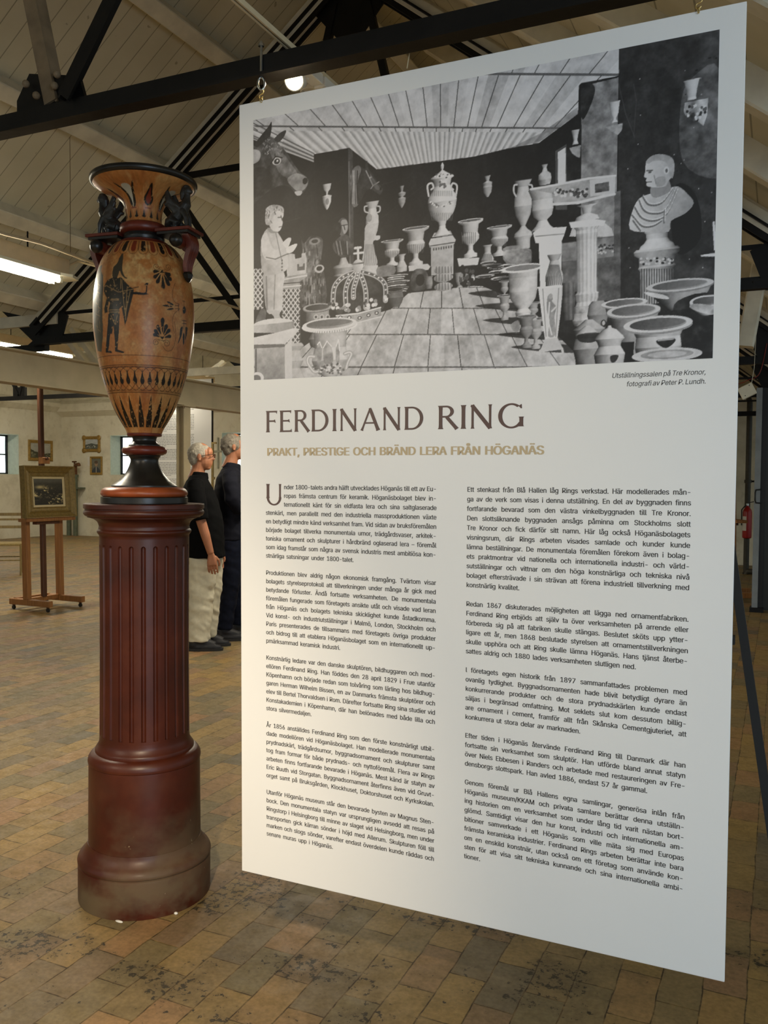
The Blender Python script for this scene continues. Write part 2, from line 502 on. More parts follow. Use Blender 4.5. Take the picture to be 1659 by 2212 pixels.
_g = NT('window_glass'); _g.pin('Base Color', (1, 1, 1)); _g.pin('Transmission Weight', 1.0); _g.pin('Roughness', 0.0); _g.pin('IOR', 1.05); M_GLASS = _g.m
pl = lambda u, d, z: (XW - d, u, z)
pb = lambda u, d, z: (u, YW + d, z)
window(1, 13.1, 14.87, 1.475, 2.41, pl)
window(2, 8.6, 10.4, 1.475, 2.41, pl)
window(3, wA, wA + 1.35, 1.485, 2.435, pb)
window(4, wC0, wC0 + 1.35, 1.485, 2.45, pb)

# ---------------------------------------------------------------- roof
K = 0.775                                    # pitch of both aisle roofs
ZB = 2.72                                    # underside of the boards at x = -5.274
RX = -2.55                                   # ridge line
def zroof(x, off=0.0): return ZB + off + K * (x + 5.274) if x <= RX else ZB + off + K * (2 * RX - x + 5.274)


def slab(name, pts, y0, y1, mat, th=0.03):
    mb = MB(); n = len(pts) - 1
    for (xa, za), (xb, zb) in zip(pts, pts[1:]):
        mb.add([(xa, y0, za), (xb, y0, zb), (xb, y1, zb), (xa, y1, za), (xa, y0, za + th), (xb, y0, zb + th), (xb, y1, zb + th), (xa, y1, za + th)],
               [(0, 3, 2, 1), (4, 5, 6, 7), (0, 1, 5, 4), (1, 2, 6, 5), (2, 3, 7, 6), (3, 0, 4, 7)])
    return struct(mb.build(name, mat))


slab('ceiling', [(-5.35, zroof(-5.35)), (RX, zroof(RX))], -6, YW, M_BOARD)
slab('ceiling', [(RX, zroof(RX)), (0.12, zroof(0.12))], -6, YW, M_BOARD2)
slab('ceiling', [(-10.7, ZB + .05 + K * 5.4), (-5.35, ZB - 0.02)], -6, YW, M_BOARD)
slab('ceiling', [(XW, 4.6), (-10.7, ZB + .05 + K * 5.4)], -6, YW, M_BOARD)
slab('ceiling', [(0.12, zroof(0.12)), (6.0, zroof(0.12) + K * 2.7)], -1.0, YW, M_BOARD2)

PUR = [(-2.72, 'highest of the pale purlins under the ridge'), (-3.36, 'pale roof purlin crossing above the spotlight'),
       (-4.05, 'pale roof purlin passing just above the vase rim'), (-4.66, 'pale roof purlin behind the fluorescent lamp'),
       (-5.16, 'lowest pale purlin, just above the cream girder')]
for x, lab in PUR:
    z = zroof(x)
    o = MB().beam((x, -6, z - 0.055), (x, YW, z - 0.055), 0.10, 0.11, up=(-K, 0, 1), ch=0.006).build('purlin', M_TIMBER)
    tag(o, lab, 'beam', 'purlins on the left roof slope')
for i, y in enumerate([2.75, 3.55, 4.35, 5.35, 6.2, 7.1, 8.6, 9.7, 10.9, 12.4]):
    a = (RX + .05, y, zroof(RX + .05) - 0.07); b = (0.1, y, zroof(0.1) - 0.07)
    o = MB().beam(a, b, 0.10, 0.13, up=(K, 0, 1), ch=0.008).build('rafter', M_TIMBER)
    tag(o, ['nearest', 'second', 'third', 'fourth', 'fifth', 'sixth', 'seventh', 'eighth', 'ninth', 'farthest'][i] + ' pale timber rafter of the right roof slope beside the banner, counted from the front', 'beam', 'rafters on the right roof slope')

# cream girder with its posts
g = MB()
for y0, y1 in ((-6, YW),):
    x = -5.2; zt, zb = 2.372, 2.118
    pr = [(-.075, zb), (.075, zb), (.075, zb + .014), (.02, zb + .02), (.02, zt - .02), (.075, zt - .014), (.075, zt), (-.075, zt), (-.075, zt - .014), (-.02, zt - .02), (-.02, zb + .02), (-.075, zb + .014)]
    g.prism([(a, b) for a, b in pr], (x - 0.06, y0, 0), (1, 0, 0), (0, 0, 1), (0, y1 - y0, 0))
tag(g.build('girder', M_GIRD), 'long cream painted steel girder running under the left roof eave', 'girder')


def post(y, label):
    t = thing('post', label, 'post', (-5.24, y, 0), 'posts under the girder')
    m = MB().box(-5.28, -5.2, y - .006, y + .006, 0, 2.105); m.box(-5.285, -5.275, y - .05, y + .05, 0, 2.105); m.box(-5.205, -5.195, y - .05, y + .05, 0, 2.105)
    m.build('shaft', M_GIRD, t)
    MB().box(-5.32, -5.16, y - .09, y + .09, 2.105, 2.117).build('top_plate', M_GIRD, t)
    for s in (-1, 1): MB().cyl((-5.24 + s * .055, y - .07, 2.085), (-5.24 + s * .055, y - .07, 2.105), .012, 6).build('bolt', M_STEELD, t)


post(6.80, 'cream steel post under the girder, behind the man in the black polo')
post(0.6, 'cream steel post of the girder standing left of the camera')
post(13.0, 'cream steel post of the girder far behind the white text panel')


# ---------------------------------------------------------------- trusses
def truss(y, label):
    t = thing('roof_truss', label, 'truss', (RX, y, 2.43), 'black roof trusses over the exhibition aisle')
    m = MB().beam((-5.25, y - .018, 2.462), (0.1, y - .018, 2.462), .010, .056); m.beam((-5.25, y - .0135, 2.438), (0.1, y - .0135, 2.438), .05, .008)
    m.build('tie_bar', M_STEEL, t)
    m = MB().beam((-5.25, y + .016, 2.476), (0.1, y + .016, 2.476), .010, .062); m.beam((-5.25, y + .04, 2.504), (0.1, y + .04, 2.504), .05, .008)
    m.build('tie_bar', M_STEEL, t)
    ap = zroof(RX) - .253
    for s in (-1, 1):
        X = lambda x: RX + s * (x - RX)
        a = Vector((X(-5.25), y, 2.47 + K * .024 + .055)); b = Vector((X(RX - .03), y, ap + .03))
        m = MB().beam(a + Vector((0, -.035, 0)), b + Vector((0, -.035, 0)), .012, .10, up=(s * K, 0, 1)); m.beam(a + Vector((0, .035, 0)), b + Vector((0, .035, 0)), .012, .10, up=(s * K, 0, 1))
        off = Vector((s * K, 0, 1)).normalized() * .05
        m.beam(a + off, b + off, .13, .012, up=(s * K, 0, 1))
        m.build('principal_rafter', M_STEEL, t)
        off = Vector((s * K, 0, 1)).normalized() * .105
        MB().beam(a + off, b + off, .085, .095, up=(s * K, 0, 1), ch=.006).build('timber_rafter', M_TIMBER, t)
        # paired diagonal struts from the middle of the rafter to the tie
        for q, (xt, xb) in enumerate(((-3.94, -3.22), (-4.06, -3.36))[:1 if y < 2 else 2]):
            yy = y + (-.022 if q == 0 else .022)
            m = MB().beam((X(xt), yy, zroof(xt) - .30), (X(xb), yy, 2.49), .008, .045, up=(0, 1, 0)); m.beam((X(xt) + .018, yy - .02, zroof(xt) - .30), (X(xb) + .018, yy - .02, 2.49), .045, .008, up=(0, 1, 0))
            m.build('strut', M_STEEL if q == 0 else M_STEELD if False else M_STEEL, t)
        m = MB().beam((X(-2.66), y - .012, ap - .12), (X(-3.16), y - .012, 2.5), .045, .008, up=(0, 1, 0)); m.beam((X(-2.66) + .02, y + .008, ap - .12), (X(-3.16) + .02, y + .008, 2.5), .008, .04, up=(0, 1, 0))
        m.build('hanger', M_STEELD if s < 0 and y < 3 else M_STEEL, t)
        # plates at the foot, at the tie and at the rafter
        MB().prism([(-5.35, 2.43), (-5.0, 2.43), (-4.92, 2.64), (-5.0, 2.68), (-5.28, 2.47)] if s > 0 or y < 6 else [(-5.35, 2.43), (-4.92, 2.43), (-4.74, 2.80), (-4.85, 2.84), (-5.28, 2.47)], (RX, y - .006, 0), (s * 1.0, 0, 0), (0, 0, 1), (0, .012, 0)).xf(Matrix.Translation((-s * RX, 0, 0))).build('gusset', M_STEEL, t)
        MB().prism([(X(-3.30), 2.44), (X(-3.02), 2.44), (X(-3.02), 2.53), (X(-3.07), 2.60), (X(-3.26), 2.56)], (0, y - .006, 0), (1, 0, 0), (0, 0, 1), (0, .012, 0)).build('gusset', M_STEEL, t)
        for (bx, bz) in ((-3.19, 2.535), (-3.20, 2.565), (-3.08, 2.56), (-3.12, 2.52)):
            MB().sph((X(bx), y - .028, bz), .011, 10, 6).build('rivet', M_STEELD, t)
        for k in range(4):
            MB().sph((X(-5.12 + .09 * k), y - .016, 2.465 + .004 * k), .010, 8, 5).build('rivet', M_STEEL, t)
    MB().prism([(RX - .26, ap - .16), (RX - .10, ap - .34), (RX + .10, ap - .34), (RX + .26, ap - .16), (RX, ap + .05)], (0, y - .006, 0), (1, 0, 0), (0, 0, 1), (0, .012, 0)).build('gusset', M_STEEL, t)
    MB().beam((-3.93, y, 3.53), (-1.17, y, 3.53), .01, .045).build('collar', M_STEEL, t)
    if y > 2: MB().beam((-4.98, y + .02, 2.665), (-0.12, y + .02, 2.665), .008, .026).build('collar', M_STEEL, t)
    return t


for y, lab in [(-1.2, 'black steel roof truss behind the camera position'), (1.92, 'nearest black steel roof truss, the one the banner hangs from'), (5.0, 'second black steel roof truss, behind vase and banner'),
               (8.1, 'third black steel roof truss, seen right of the banner'), (11.2, 'fourth black steel roof truss, deep in the hall'), (14.3, 'farthest black steel roof truss near the end wall')]:
    truss(y, lab)


def far_truss(y, label):
    t = thing('roof_truss', label, 'truss', (-8.5, y, 2.40), 'black roof trusses over the left hall')
    MB().beam((-15.9, y, 2.425), (-5.2, y, 2.425), .05, .05).build('tie_bar', M_STEEL, t)
    MB().beam((-5.22, y, 2.47), (-10.7, y, 2.47 + K * 5.48), .10, .09, up=(-K, 0, 1)).build('principal_rafter', M_STEEL, t)
    MB().beam((-10.7, y, 2.47 + K * 5.48), (-16.0, y, 4.3), .10, .09, up=(K, 0, 1)).build('principal_rafter', M_STEEL, t)
    for xn in (-8.85, -12.4):
        for s in (-1, 1): MB().beam((xn, y, 2.45), (xn + s * .55 - (.25 if s > 0 else 0), y, 3.25), .05, .03).build('strut', M_STEEL, t)
        MB().box(xn - .10, xn + .10, y - .02, y + .02, 2.43, 2.56).build('gusset', M_STEEL, t)
    MB().beam((-6.3, y - .06, 2.625), (-5.02, y - .06, 2.625), .04, .085).build('timber_plank', M_TIMBER, t)


far_truss(5.06, 'black truss of the left hall meeting the girder above the easel')
far_truss(8.16, 'black truss of the left hall whose tie bar shows under the girder')
# white timbers over the valley
for (a, b, lab) in [((151, 738), (190, 790), 'white timber brace left of the vase above the girder'), ((176, 735), (214, 786), 'white timber brace close behind the vase above the girder'),
                    ((487, 779), (420, 828), 'pale timber brace between vase and banner leaning up right')]:
    yy = 6.6 if a[0] < 300 else 10.2; p1 = aty(*b, yy); p0 = aty(*a, yy); d = p0 - p1
    tag(MB().beam(p1 - d * .25, p0 + d * (.5 if a[0] < 300 else .0), .05, .07, up=(0, 1, 0)).build('timber_brace', M_TIMBER), lab, 'beam')
pa, pb2 = aty(1648, 545, 6.6), aty(1612, 738, 6.6)
d = pb2 - pa
tag(MB().beam(pa - d * .25, pb2 + d * .06, .11, .12, up=(0, 1, 0), ch=.01).build('timber_strut', M_TIMBER), 'thick leaning cream timber strut right of the banner under the roof', 'beam')


# ================================================================ LAMPS, RAIL, CABLES
M_LAMPW = flat('white_lamp_enamel', 'e6e0c8', 0.4, var=0.04)
M_LAMPT = flat('cream_lamp_channel', 'd9c39c', 0.5, var=0.06)
M_TUBE = glow('fluorescent_tube_glow', (1.0, 0.93, 0.74), 26)
M_WHITE = flat('matt_white_metal', 'dedad0', 0.5, var=0.03)
M_CABLE = flat('cream_cable', 'cbb994', 0.6, var=0.1)
M_CHROME = flat('zinc_plated_steel', 'b9bcbc', 0.28, metal=1.0, var=0.15)
M_BRASSY = flat('brassy_chain', 'd2b978', 0.3, metal=1.0, var=0.1)


def fluorescent(x, y0, y1, z, label, power, group='fluorescent lamps along the hall', hang=None):
    t = thing('fluorescent_lamp', label, 'lamp', (x, (y0 + y1) / 2, z), group)
    MB().box(x - .035, x + .035, y0 + .06, y1 - .06, z - .03, z + .05).build('channel', M_LAMPT, t, bev=.004)
    # flat enamel reflector with clipped ends
    pr = [(-.035, y0), (.035, y0), (.066, y0 + .07), (.042, y0 + .13), (.042, y1 - .13), (.066, y1 - .07), (.035, y1), (-.035, y1), (-.066, y1 - .07), (-.042, y1 - .13), (-.042, y0 + .13), (-.066, y0 + .07)]
    MB().prism(pr, (x, 0, z - .045), (1, 0, 0), (0, 1, 0), (0, 0, .015)).build('reflector', M_LAMPW, t)
    for s in (-1, 1):
        MB().cyl((x + s * .028, y0 + .13, z - .066), (x + s * .028, y1 - .13, z - .066), .013, 12).build('tube', M_TUBE, t)
        for yy in (y0 + .12, y1 - .12): MB().box(x + s * .028 - .010, x + s * .028 + .010, yy - .010, yy + .010, z - .080, z - .045).build('lamp_holder', M_LAMPW, t)
    if hang:
        for yy in (y0 + .3, y1 - .3): MB().cyl((x, yy, z + .05), (x, yy, hang), .004, 6).build('hanger_rod', M_STEEL, t)
    l = bpy.data.lights.new('tube_light', 'AREA'); l.shape = 'RECTANGLE'; l.size = .10; l.size_y = y1 - y0 - .2; l.energy = power * .75; l.color = (1.0, 0.91, 0.74)
    o = bpy.data.objects.new('tube_light', l); COL.objects.link(o); o.parent = t; o.location = (0, 0, -.09)
    return t


fluorescent(-3.38, 2.20, 3.47, 2.485, 'lit twin tube fluorescent lamp hanging left of the vase', 20, hang=2.62)
fluorescent(-3.38, -1.6, -.33, 2.485, 'lit twin tube fluorescent lamp behind the camera', 26, hang=2.62)
fluorescent(-7.5, 6.50, 7.77, 2.875, 'lit fluorescent lamp glowing behind the truss foot above the easel', 40, hang=4.2)
fluorescent(-7.5, 9.20, 10.47, 2.83, 'lit fluorescent lamp showing between vase and banner above the girder', 20, hang=4.2)
fluorescent(-7.5, 12.0, 13.27, 2.83, 'lit fluorescent lamp deep in the left hall near the end wall', 30, hang=4.2)
for y0 in (5.5, 9.0, 12.6):  # row added out of sight above the girder to light the left hall
    fluorescent(-13.2, y0, y0 + 1.27, 4.05, 'added unseen fluorescent lamp high in the left hall above the easel paintings' if y0 == 5.5 else 'added unseen fluorescent lamp high near the corner windows' if y0 > 10 else 'added unseen fluorescent lamp high midway along the left hall', 44, hang=5.88)
fluorescent(-3.38, 5.35, 6.62, 2.485, 'added unseen fluorescent lamp behind the banner top, lighting the men', 28, hang=2.62)  # extra lamp added out of sight to light the two men
fluorescent(-3.38, 8.6, 9.87, 2.6, 'lit fluorescent lamp in the aisle hidden behind the banner', 14, hang=4.17)

# conduit over the ties, lamp feed
m = MB().tube([(-3.225, -3, 2.522), (-3.235, 2.9, 2.522), (-3.222, 3.10, 2.53), (-3.235, 3.46, 2.521), (-3.22, 4.7, 2.521), (-3.22, 12, 2.521)], .0085, 8)
tag(m.build('conduit', M_CABLE, smooth=40), 'thin cream conduit running past the fluorescent lamp and behind the vase', 'conduit')
m = MB().tube([(-3.36, 3.42, 2.51), (-3.33, 3.45, 2.535), (-3.25, 3.49, 2.512), (-3.222, 3.9, 2.509)], .006, 8)
tag(m.build('cable', M_CABLE, smooth=40), 'short cream cable looping from the fluorescent lamp to the conduit', 'cable')
m = MB().tube([atx(151, 296, -4.06), atx(152, 548, -3.24)], .0016, 6)
tag(m.build('wire', M_STEELD), 'thin hanging wire left of the vase holding the conduit', 'wire')

# lighting rail on the tie bars with two spotlights
XR = -1.17
t = thing('lighting_rail', 'pale double lighting rail crossing above the banner with spotlights', 'rail', (XR, 2, 2.53))
for sx in (-1, 1): MB().beam((XR + sx * .0055, -2, 2.5265), (XR + sx * .0055, 7.5, 2.5265), .0045, .014).build('track_rail', M_CABLE, t)
MB().beam((XR, -2, 2.5345), (XR, 7.5, 2.5345), .013, .002).build('track_web', M_STEELD, t)


def spotlight(loc, aim, label, lit):
    t = thing('spotlight', label, 'spotlight', loc, 'white spotlights on the rail')
    d = (Vector(aim) - Vector(loc)).normalized(); c = Vector(loc)
    MB().box(XR - .018, XR + .018, loc[1] - .05, loc[1] + .05, 2.488, 2.516).build('adapter', M_WHITE, t, bev=.003)
    MB().cyl((XR, loc[1], 2.49), (c.x, c.y, c.z + .01), .006, 8).build('arm', M_WHITE, t)
    a, b = c - d * .045, c + d * .045
    sx = d.orthogonal().normalized(); sy = d.cross(sx)
    MB().loft([[tuple(a + d * q + (sx * math.cos(6.28319 * k / 24) + sy * math.sin(6.28319 * k / 24)) * r) for k in range(24)] for q, r in ((0, .024), (.003, .027), (.066, .027), (.090, .0265), (.090, .0235), (.060, .0225))], caps=False).build('can', M_WHITE, t, smooth=40)
    MB().cyl(a, a + d * .004, .0245, 24).build('back_plate', M_WHITE, t)
    MB().cyl(b - d * .022, b - d * .010, .0220, 24).build('lens', M_SPOTGLOW if lit else M_WHITE, t)
    if lit:
        l = bpy.data.lights.new('spot_light', 'SPOT'); l.energy = 40; l.color = (1, .82, .55); l.spot_size = .9; l.spot_blend = .6; l.shadow_soft_size = .02
        o = bpy.data.objects.new('spot_light', l); COL.objects.link(o); o.parent = t; o.location = d * .06
        o.rotation_euler = d.to_track_quat('-Z', 'Y').to_euler()


M_SPOTGLOW = glow('spot_lens_glow', (1.0, 0.80, 0.45), 60)
pA = aty(641, 171, 2.05); pB = aty(669, 164, 2.16)
spotlight(tuple(pA), (-0.35, -0.3, 1.15), 'lit white spotlight shining above the top left corner of the banner', True)
spotlight(tuple(pB), (pB[0] + .02, pB[1] + .01, 0.5), 'unlit white cylinder spotlight beside the shining one', False)

# ================================================================ HANGING GEAR
def oval(c, rx, rz, n=20, tilt=0.0): return [(c[0] + rx * math.cos(2 * math.pi * k / n) * math.cos(tilt), c[1] + rx * math.cos(2 * math.pi * k / n) * math.sin(tilt), c[2] + rz * math.sin(2 * math.pi * k / n)) for k in range(n)]


def hook(x, label, ztop):
    y = 1.893
    t = thing('hanging_hook', label, 'hook', (x, y, 2.40), 'hooks holding up the banner')
    MB().cyl((x, y, 2.430), (x, y, 2.522), .0035, 8).build('threaded_rod', M_CHROME, t)
    MB().cyl((x, y, 2.509), (x, y, 2.515), .008, 6).build('nut', M_CHROME, t)
    MB().tube(oval((x, y, 2.417), .0085, .0155, tilt=.5), .0028, 8, closed=True).build('eye_nut', M_CHROME, t, smooth=60)
    s_ = [(x, y, 2.403), (x + .006, y, 2.398), (x + .005, y, 2.392), (x - .004, y, 2.3885), (x - .005, y, 2.382), (x, y, 2.379), (x + .005, y, 2.383)]
    MB().tube([tuple(p) for p in crom(s_, 4, False)], .0014, 7).build('s_hook', M_BRASSY, t, smooth=60)
    MB().tube(oval((x, y, 2.3765), .0035, .006, 14, 1.2), .0011, 6, closed=True).build('chain_link', M_BRASSY, t, smooth=60)


hook(-1.217, 'chrome eye and hook holding the left top corner of the banner', 2.5)
hook(-0.175, 'chrome eye and hook holding the right top corner of the banner', 2.5)
m = MB().tube([aty(888, 88, 1.96), aty(884, 118, 1.95), aty(879, 148, 1.94)], .0012, 6)
tag(m.build('wire', M_CABLE), 'thin pale wire dropping from the near truss behind the banner top', 'wire')


# ================================================================ THE BANNER
BX, BY, BZ, BW, BH, BK = -1.2848, 1.8956, 2.3762, 1.200, 2.000, 0.0197 / 2.0
M_PANEL = flat('satin_white_board', 'efeeeb', 0.42, spec=0.35, var=0.012, scale=3)
M_INK = flat('dark_grey_print', '3b3633', 0.5, var=0.02)
M_BROWN = flat('brown_print', '5b4540', 0.5, var=0.02)
M_BEIGE = flat('beige_print', 'c3af8c', 0.5, var=0.02)
EPS = 0.0004
def bp(u, v, e=0.0): return (BX + u, BY + BK * v - e, BZ - v)      # point on the board face, v measured down


banner = thing('exhibition_banner', 'tall white hanging exhibition board with old photograph and two text columns', 'sign', bp(BW / 2, BH))
vs = [bp(u, v, -e) for e in (0, .010) for u, v in ((0, 0), (BW, 0), (BW, BH), (0, BH))]
MB().add(vs, [(0, 1, 2, 3), (7, 6, 5, 4), (0, 4, 5, 1), (1, 5, 6, 2), (2, 6, 7, 3), (3, 7, 4, 0)]).build('panel', M_PANEL, banner, bev=.0012)

FONT = None
try:
    FONT = bpy.data.fonts.load(bpy.utils.system_resource('DATAFILES', path='fonts') + '/Inter.woff2')
except Exception:
    FONT = None


GLYPH = {}


def _curve(body):
    c = bpy.data.curves.new('t', 'FONT'); c.body = body; c.size = 1.0; c.resolution_u = 3
    if FONT: c.font = FONT
    o = bpy.data.objects.new('t', c); COL.objects.link(o)
    dg = bpy.context.evaluated_depsgraph_get(); dg.update()
    return c, o, dg


def _width(body):
    c, o, dg = _curve(body); w = o.evaluated_get(dg).dimensions.x
    bpy.data.objects.remove(o); bpy.data.curves.remove(c)
    return w


def glyph(ch):
    """outline of one letter as flat triangles, with its advance (em = 1)"""
    if ch in GLYPH: return GLYPH[ch]
    if ch == 'I' and FONT:                       # plain upright bar, as on the board
        g, f_, a = glyph('l'); h = glyph('H')[0][:, 1].max()
        GLYPH[ch] = (g * np.array([1.04, h / g[:, 1].max()]), f_, a); return GLYPH[ch]
    c, o, dg = _curve(ch); cu = o.to_curve(dg); loops = []
    for sp in cu.splines:
        pts = []
        if sp.type == 'BEZIER':
            P = sp.bezier_points; n = len(P)
            for i in range(n):
                p0, p1, p2, p3 = P[i].co, P[i].handle_right, P[(i + 1) % n].handle_left, P[(i + 1) % n].co
                straight = (p1 - p0).cross(p3 - p0).length < 1e-5 and (p2 - p0).cross(p3 - p0).length < 1e-5
                for k in range(1 if straight else 4):
                    t = k / 4; q = p0 * (1 - t) ** 3 + p1 * 3 * t * (1 - t) ** 2 + p2 * 3 * t * t * (1 - t) + p3 * t ** 3
                    pts.append((q.x, q.y))
        else: pts = [(p.co.x, p.co.y) for p in sp.points]
        if len(pts) > 2: loops.append(pts)
    o.to_curve_clear(); bpy.data.objects.remove(o); bpy.data.curves.remove(c)
    area = lambda L: sum(L[i - 1][0] * L[i][1] - L[i][0] * L[i - 1][1] for i in range(len(L))) / 2
    big = max(loops, key=lambda L: abs(area(L))); sg = 1 if area(big) > 0 else -1
    co = []; fs = []
    for L in loops:
        if area(L) * sg < 0: continue
        hs = [H for H in loops if area(H) * sg < 0 and inpoly(np.array([H[0][0]]), np.array([H[0][1]]), L)[0]]
        rings = [[Vector((x, y, 0)) for x, y in q] for q in [L] + hs]
        flatp = [p for r in rings for p in r]; base = len(co); co += [(p.x, p.y) for p in flatp]
        for t3 in tessellate_polygon(rings):
            p, q, r = (flatp[i] for i in t3)
            t3 = t3 if (q - p).cross(r - p).z > 0 else t3[::-1]
            fs.append(tuple(base + i for i in t3))
    if ch in 'RPBDKEF' and FONT:
        x0 = min(p[0] for p in co); y1 = max(p[1] for p in co); w = .092 * y1 / .727; b = len(co)
        co += [(x0, 0), (x0 + w, 0), (x0 + w, y1), (x0, y1)]; fs += [(b, b + 1, b + 2, b + 3)]
    co = np.array(co)
    adv = _width('H' + ch + 'H') - _width('HH')
    GLYPH[ch] = (co, fs, adv); return GLYPH[ch]


def text_piece(body, size, bold=0.0, shear=0.0):
    x = 0.0; co = []; fs = []
    for ch in body:
        g, f_, adv = glyph(ch)
        for k, dx in enumerate((0.0,) if not bold else (-bold, 0.0, bold) if bold < .0006 else (-bold, -bold / 2, 0.0, bold / 2, bold)):
            b = len(co); co += [((x + a + shear * y) * size + dx, y * size, .00003 * k + (.000014 if ch in 'RPBDKEF' and FONT and i >= len(g) - 4 else 0)) for i, (a, y) in enumerate(g)]; fs += [tuple(b + i for i in t) for t in f_]
        x += adv - TRACK
    return np.array(co), fs, (x + TRACK) * size


TRACK = 0.012


def set_line(mb, body, size, u0, u1, v, full=True, bold=0.0, shear=0.0, right=False):
    """one line of type from u0, stretched by its word spaces (and a little by its letters) to end at u1"""
    words = body.split(' '); pcs = [text_piece(w, size, bold, shear) for w in words]
    wd = [p[2] for p in pcs]; sp = size * 0.27
    k = LETTER
    if full and len(words) > 1:
        sp2 = (u1 - u0 - k * sum(wd)) / (len(words) - 1)
        lo = size * 0.10
        if sp2 < lo: k = (u1 - u0 - lo * (len(words) - 1)) / sum(wd); sp2 = lo
        if sp2 > size * .62: k = (u1 - u0 - size * .62 * (len(words) - 1)) / sum(wd); sp2 = size * .62
    else: sp2 = sp
    x = u0
    for (co, fs, w), _ in zip(pcs, wd):
        mb.add([bp(x + k * a, v - b, EPS + e) for a, b, e in co], fs); x += k * w + sp2


LETTER = 0.93
BODY = 0.0218
COL1 = ['nder 1800-talets andra hälft utvecklades Höganäs till ett av Eu-|ropas främsta centrum för keramik. Höganäsbolaget blev in-|ternationellt känt för sin eldfasta lera och sina saltglaserade|stenkärl, men parallellt med den industriella massproduktionen växte|en betydligt mindre känd verksamhet fram. Vid sidan av bruksföremålen|började bolaget tillverka monumentala urnor, trädgårdsvaser, arkitek-|toniska ornament och skulpturer i hårdbränd oglaserad lera – föremål|som idag framstår som några av svensk industris mest ambitiösa kon-|stnärliga satsningar under 1800-talet.',
        'Produktionen blev aldrig någon ekonomisk framgång. Tvärtom visar|bolagets styrelseprotokoll att tillverkningen under många år gick med|betydande förluster. Ändå fortsatte verksamheten. De monumentala|föremålen fungerade som företagets ansikte utåt och visade vad leran|från Höganäs och bolagets tekniska skicklighet kunde åstadkomma.|Vid konst- och industriutställningar i Malmö, London, Stockholm och|Paris presenterades de tillsammans med företagets övriga produkter|och bidrog till att etablera Höganäsbolaget som en internationellt up-|pmärksammad keramisk industri.',
        'Konstnärlig ledare var den danske skulptören, bildhuggaren och mod-|ellören Ferdinand Ring. Han föddes den 28 april 1829 i Frue utanför|Köpenhamn och började redan som tolvåring som lärling hos bildhug-|garen Herman Wilhelm Bissen, en av Danmarks främsta skulptörer och|elev till Bertel Thorvaldsen i Rom. Därefter fortsatte Ring sina studier vid|Konstakademien i Köpenhamn, där han belönades med både lilla och|stora silvermedaljen.',
        'År 1856 anställdes Ferdinand Ring som den förste konstnärligt utbil-|dade modellören vid Höganäsbolaget. Han modellerade monumentala|prydnadskärl, trädgårdsurnor, byggnadsornament och skulpturer samt|tog fram formar för både prydnads- och nyttoföremål. Flera av Rings|arbeten finns fortfarande bevarade i Höganäs. Mest känd är statyn av|Eric Ruuth vid Storgatan. Byggnadsornament återfinns även vid Gruvt-|orget samt på Bruksgården, Klockhuset, Doktorshuset och Kyrkskolan.',
        'Utanför Höganäs museum står den bevarade bysten av Magnus Sten-|bock. Den monumentala statyn var ursprungligen avsedd att resas på|Ringstorp i Helsingborg till minne av slaget vid Helsingborg, men under|transporten gick kärran sönder i höjd med Allerum. Skulpturen föll till|marken och slogs sönder, varefter endast överdelen kunde räddas och|senare muras upp i Höganäs.']
COL2 = ['Ett stenkast från Blå Hallen låg Rings verkstad. Här modellerades mån-|ga av de verk som visas i denna utställning. En del av byggnaden finns|fortfarande bevarad som den västra vinkelbyggnaden till Tre Kronor.|Den slottsliknande byggnaden ansågs påminna om Stockholms slott|Tre Kronor och fick därför sitt namn. Här låg också Höganäsbolagets|visningsrum, där Rings arbeten visades samlade och kunder kunde|lämna beställningar. De monumentala föremålen förekom även i bolag-|ets praktmontrar vid nationella och internationella industri- och värld-|sutställningar och vittnar om den höga konstnärliga och tekniska nivå|bolaget eftersträvade i sin strävan att förena industriell tillverkning med|konstnärlig kvalitet.',
        'Redan 1867 diskuterades möjligheten att lägga ned ornamentfabriken.|Ferdinand Ring erbjöds att själv ta över verksamheten på arrende eller|förbereda sig på att fabriken skulle stängas. Beslutet sköts upp ytter-|ligare ett år, men 1868 beslutade styrelsen att ornamentstillverkningen|skulle upphöra och att Ring skulle lämna Höganäs. Hans tjänst återbe-|sattes aldrig och 1880 lades verksamheten slutligen ned.',
        'I företagets egen historik från 1897 sammanfattades problemen med|ovanlig tydlighet. Byggnadsornamenten hade blivit betydligt dyrare än|konkurrerande produkter och de stora prydnadskärlen kunde endast|säljas i begränsad omfattning. Mot seklets slut kom dessutom billig-|are ornament i cement, framför allt från Skånska Cementgjuteriet, att|konkurrera ut stora delar av marknaden.',
        'Efter tiden i Höganäs återvände Ferdinand Ring till Danmark där han|fortsatte sin verksamhet som skulptör. Han utförde bland annat statyn|över Niels Ebbesen i Randers och arbetade med restaureringen av Fre-|densborgs slottspark. Han avled 1886, endast 57 år gammal.',
        'Genom föremål ur Blå Hallens egna samlingar, generösa inlån från|Höganäs museum/KKAM och privata samlare berättar denna utställn-|ing historien om en verksamhet som under lång tid varit nästan bort-|glömd. Samtidigt visar den hur konst, industri och internationella am-|bitioner samverkade i ett Höganäs som ville mäta sig med Europas|främsta keramiska industrier. Ferdinand Rings arbeten berättar inte bara|om en enskild konstnär, utan också om ett företag som använde kon-|sten för att visa sitt tekniska kunnande och sina internationella ambi-|tioner.']
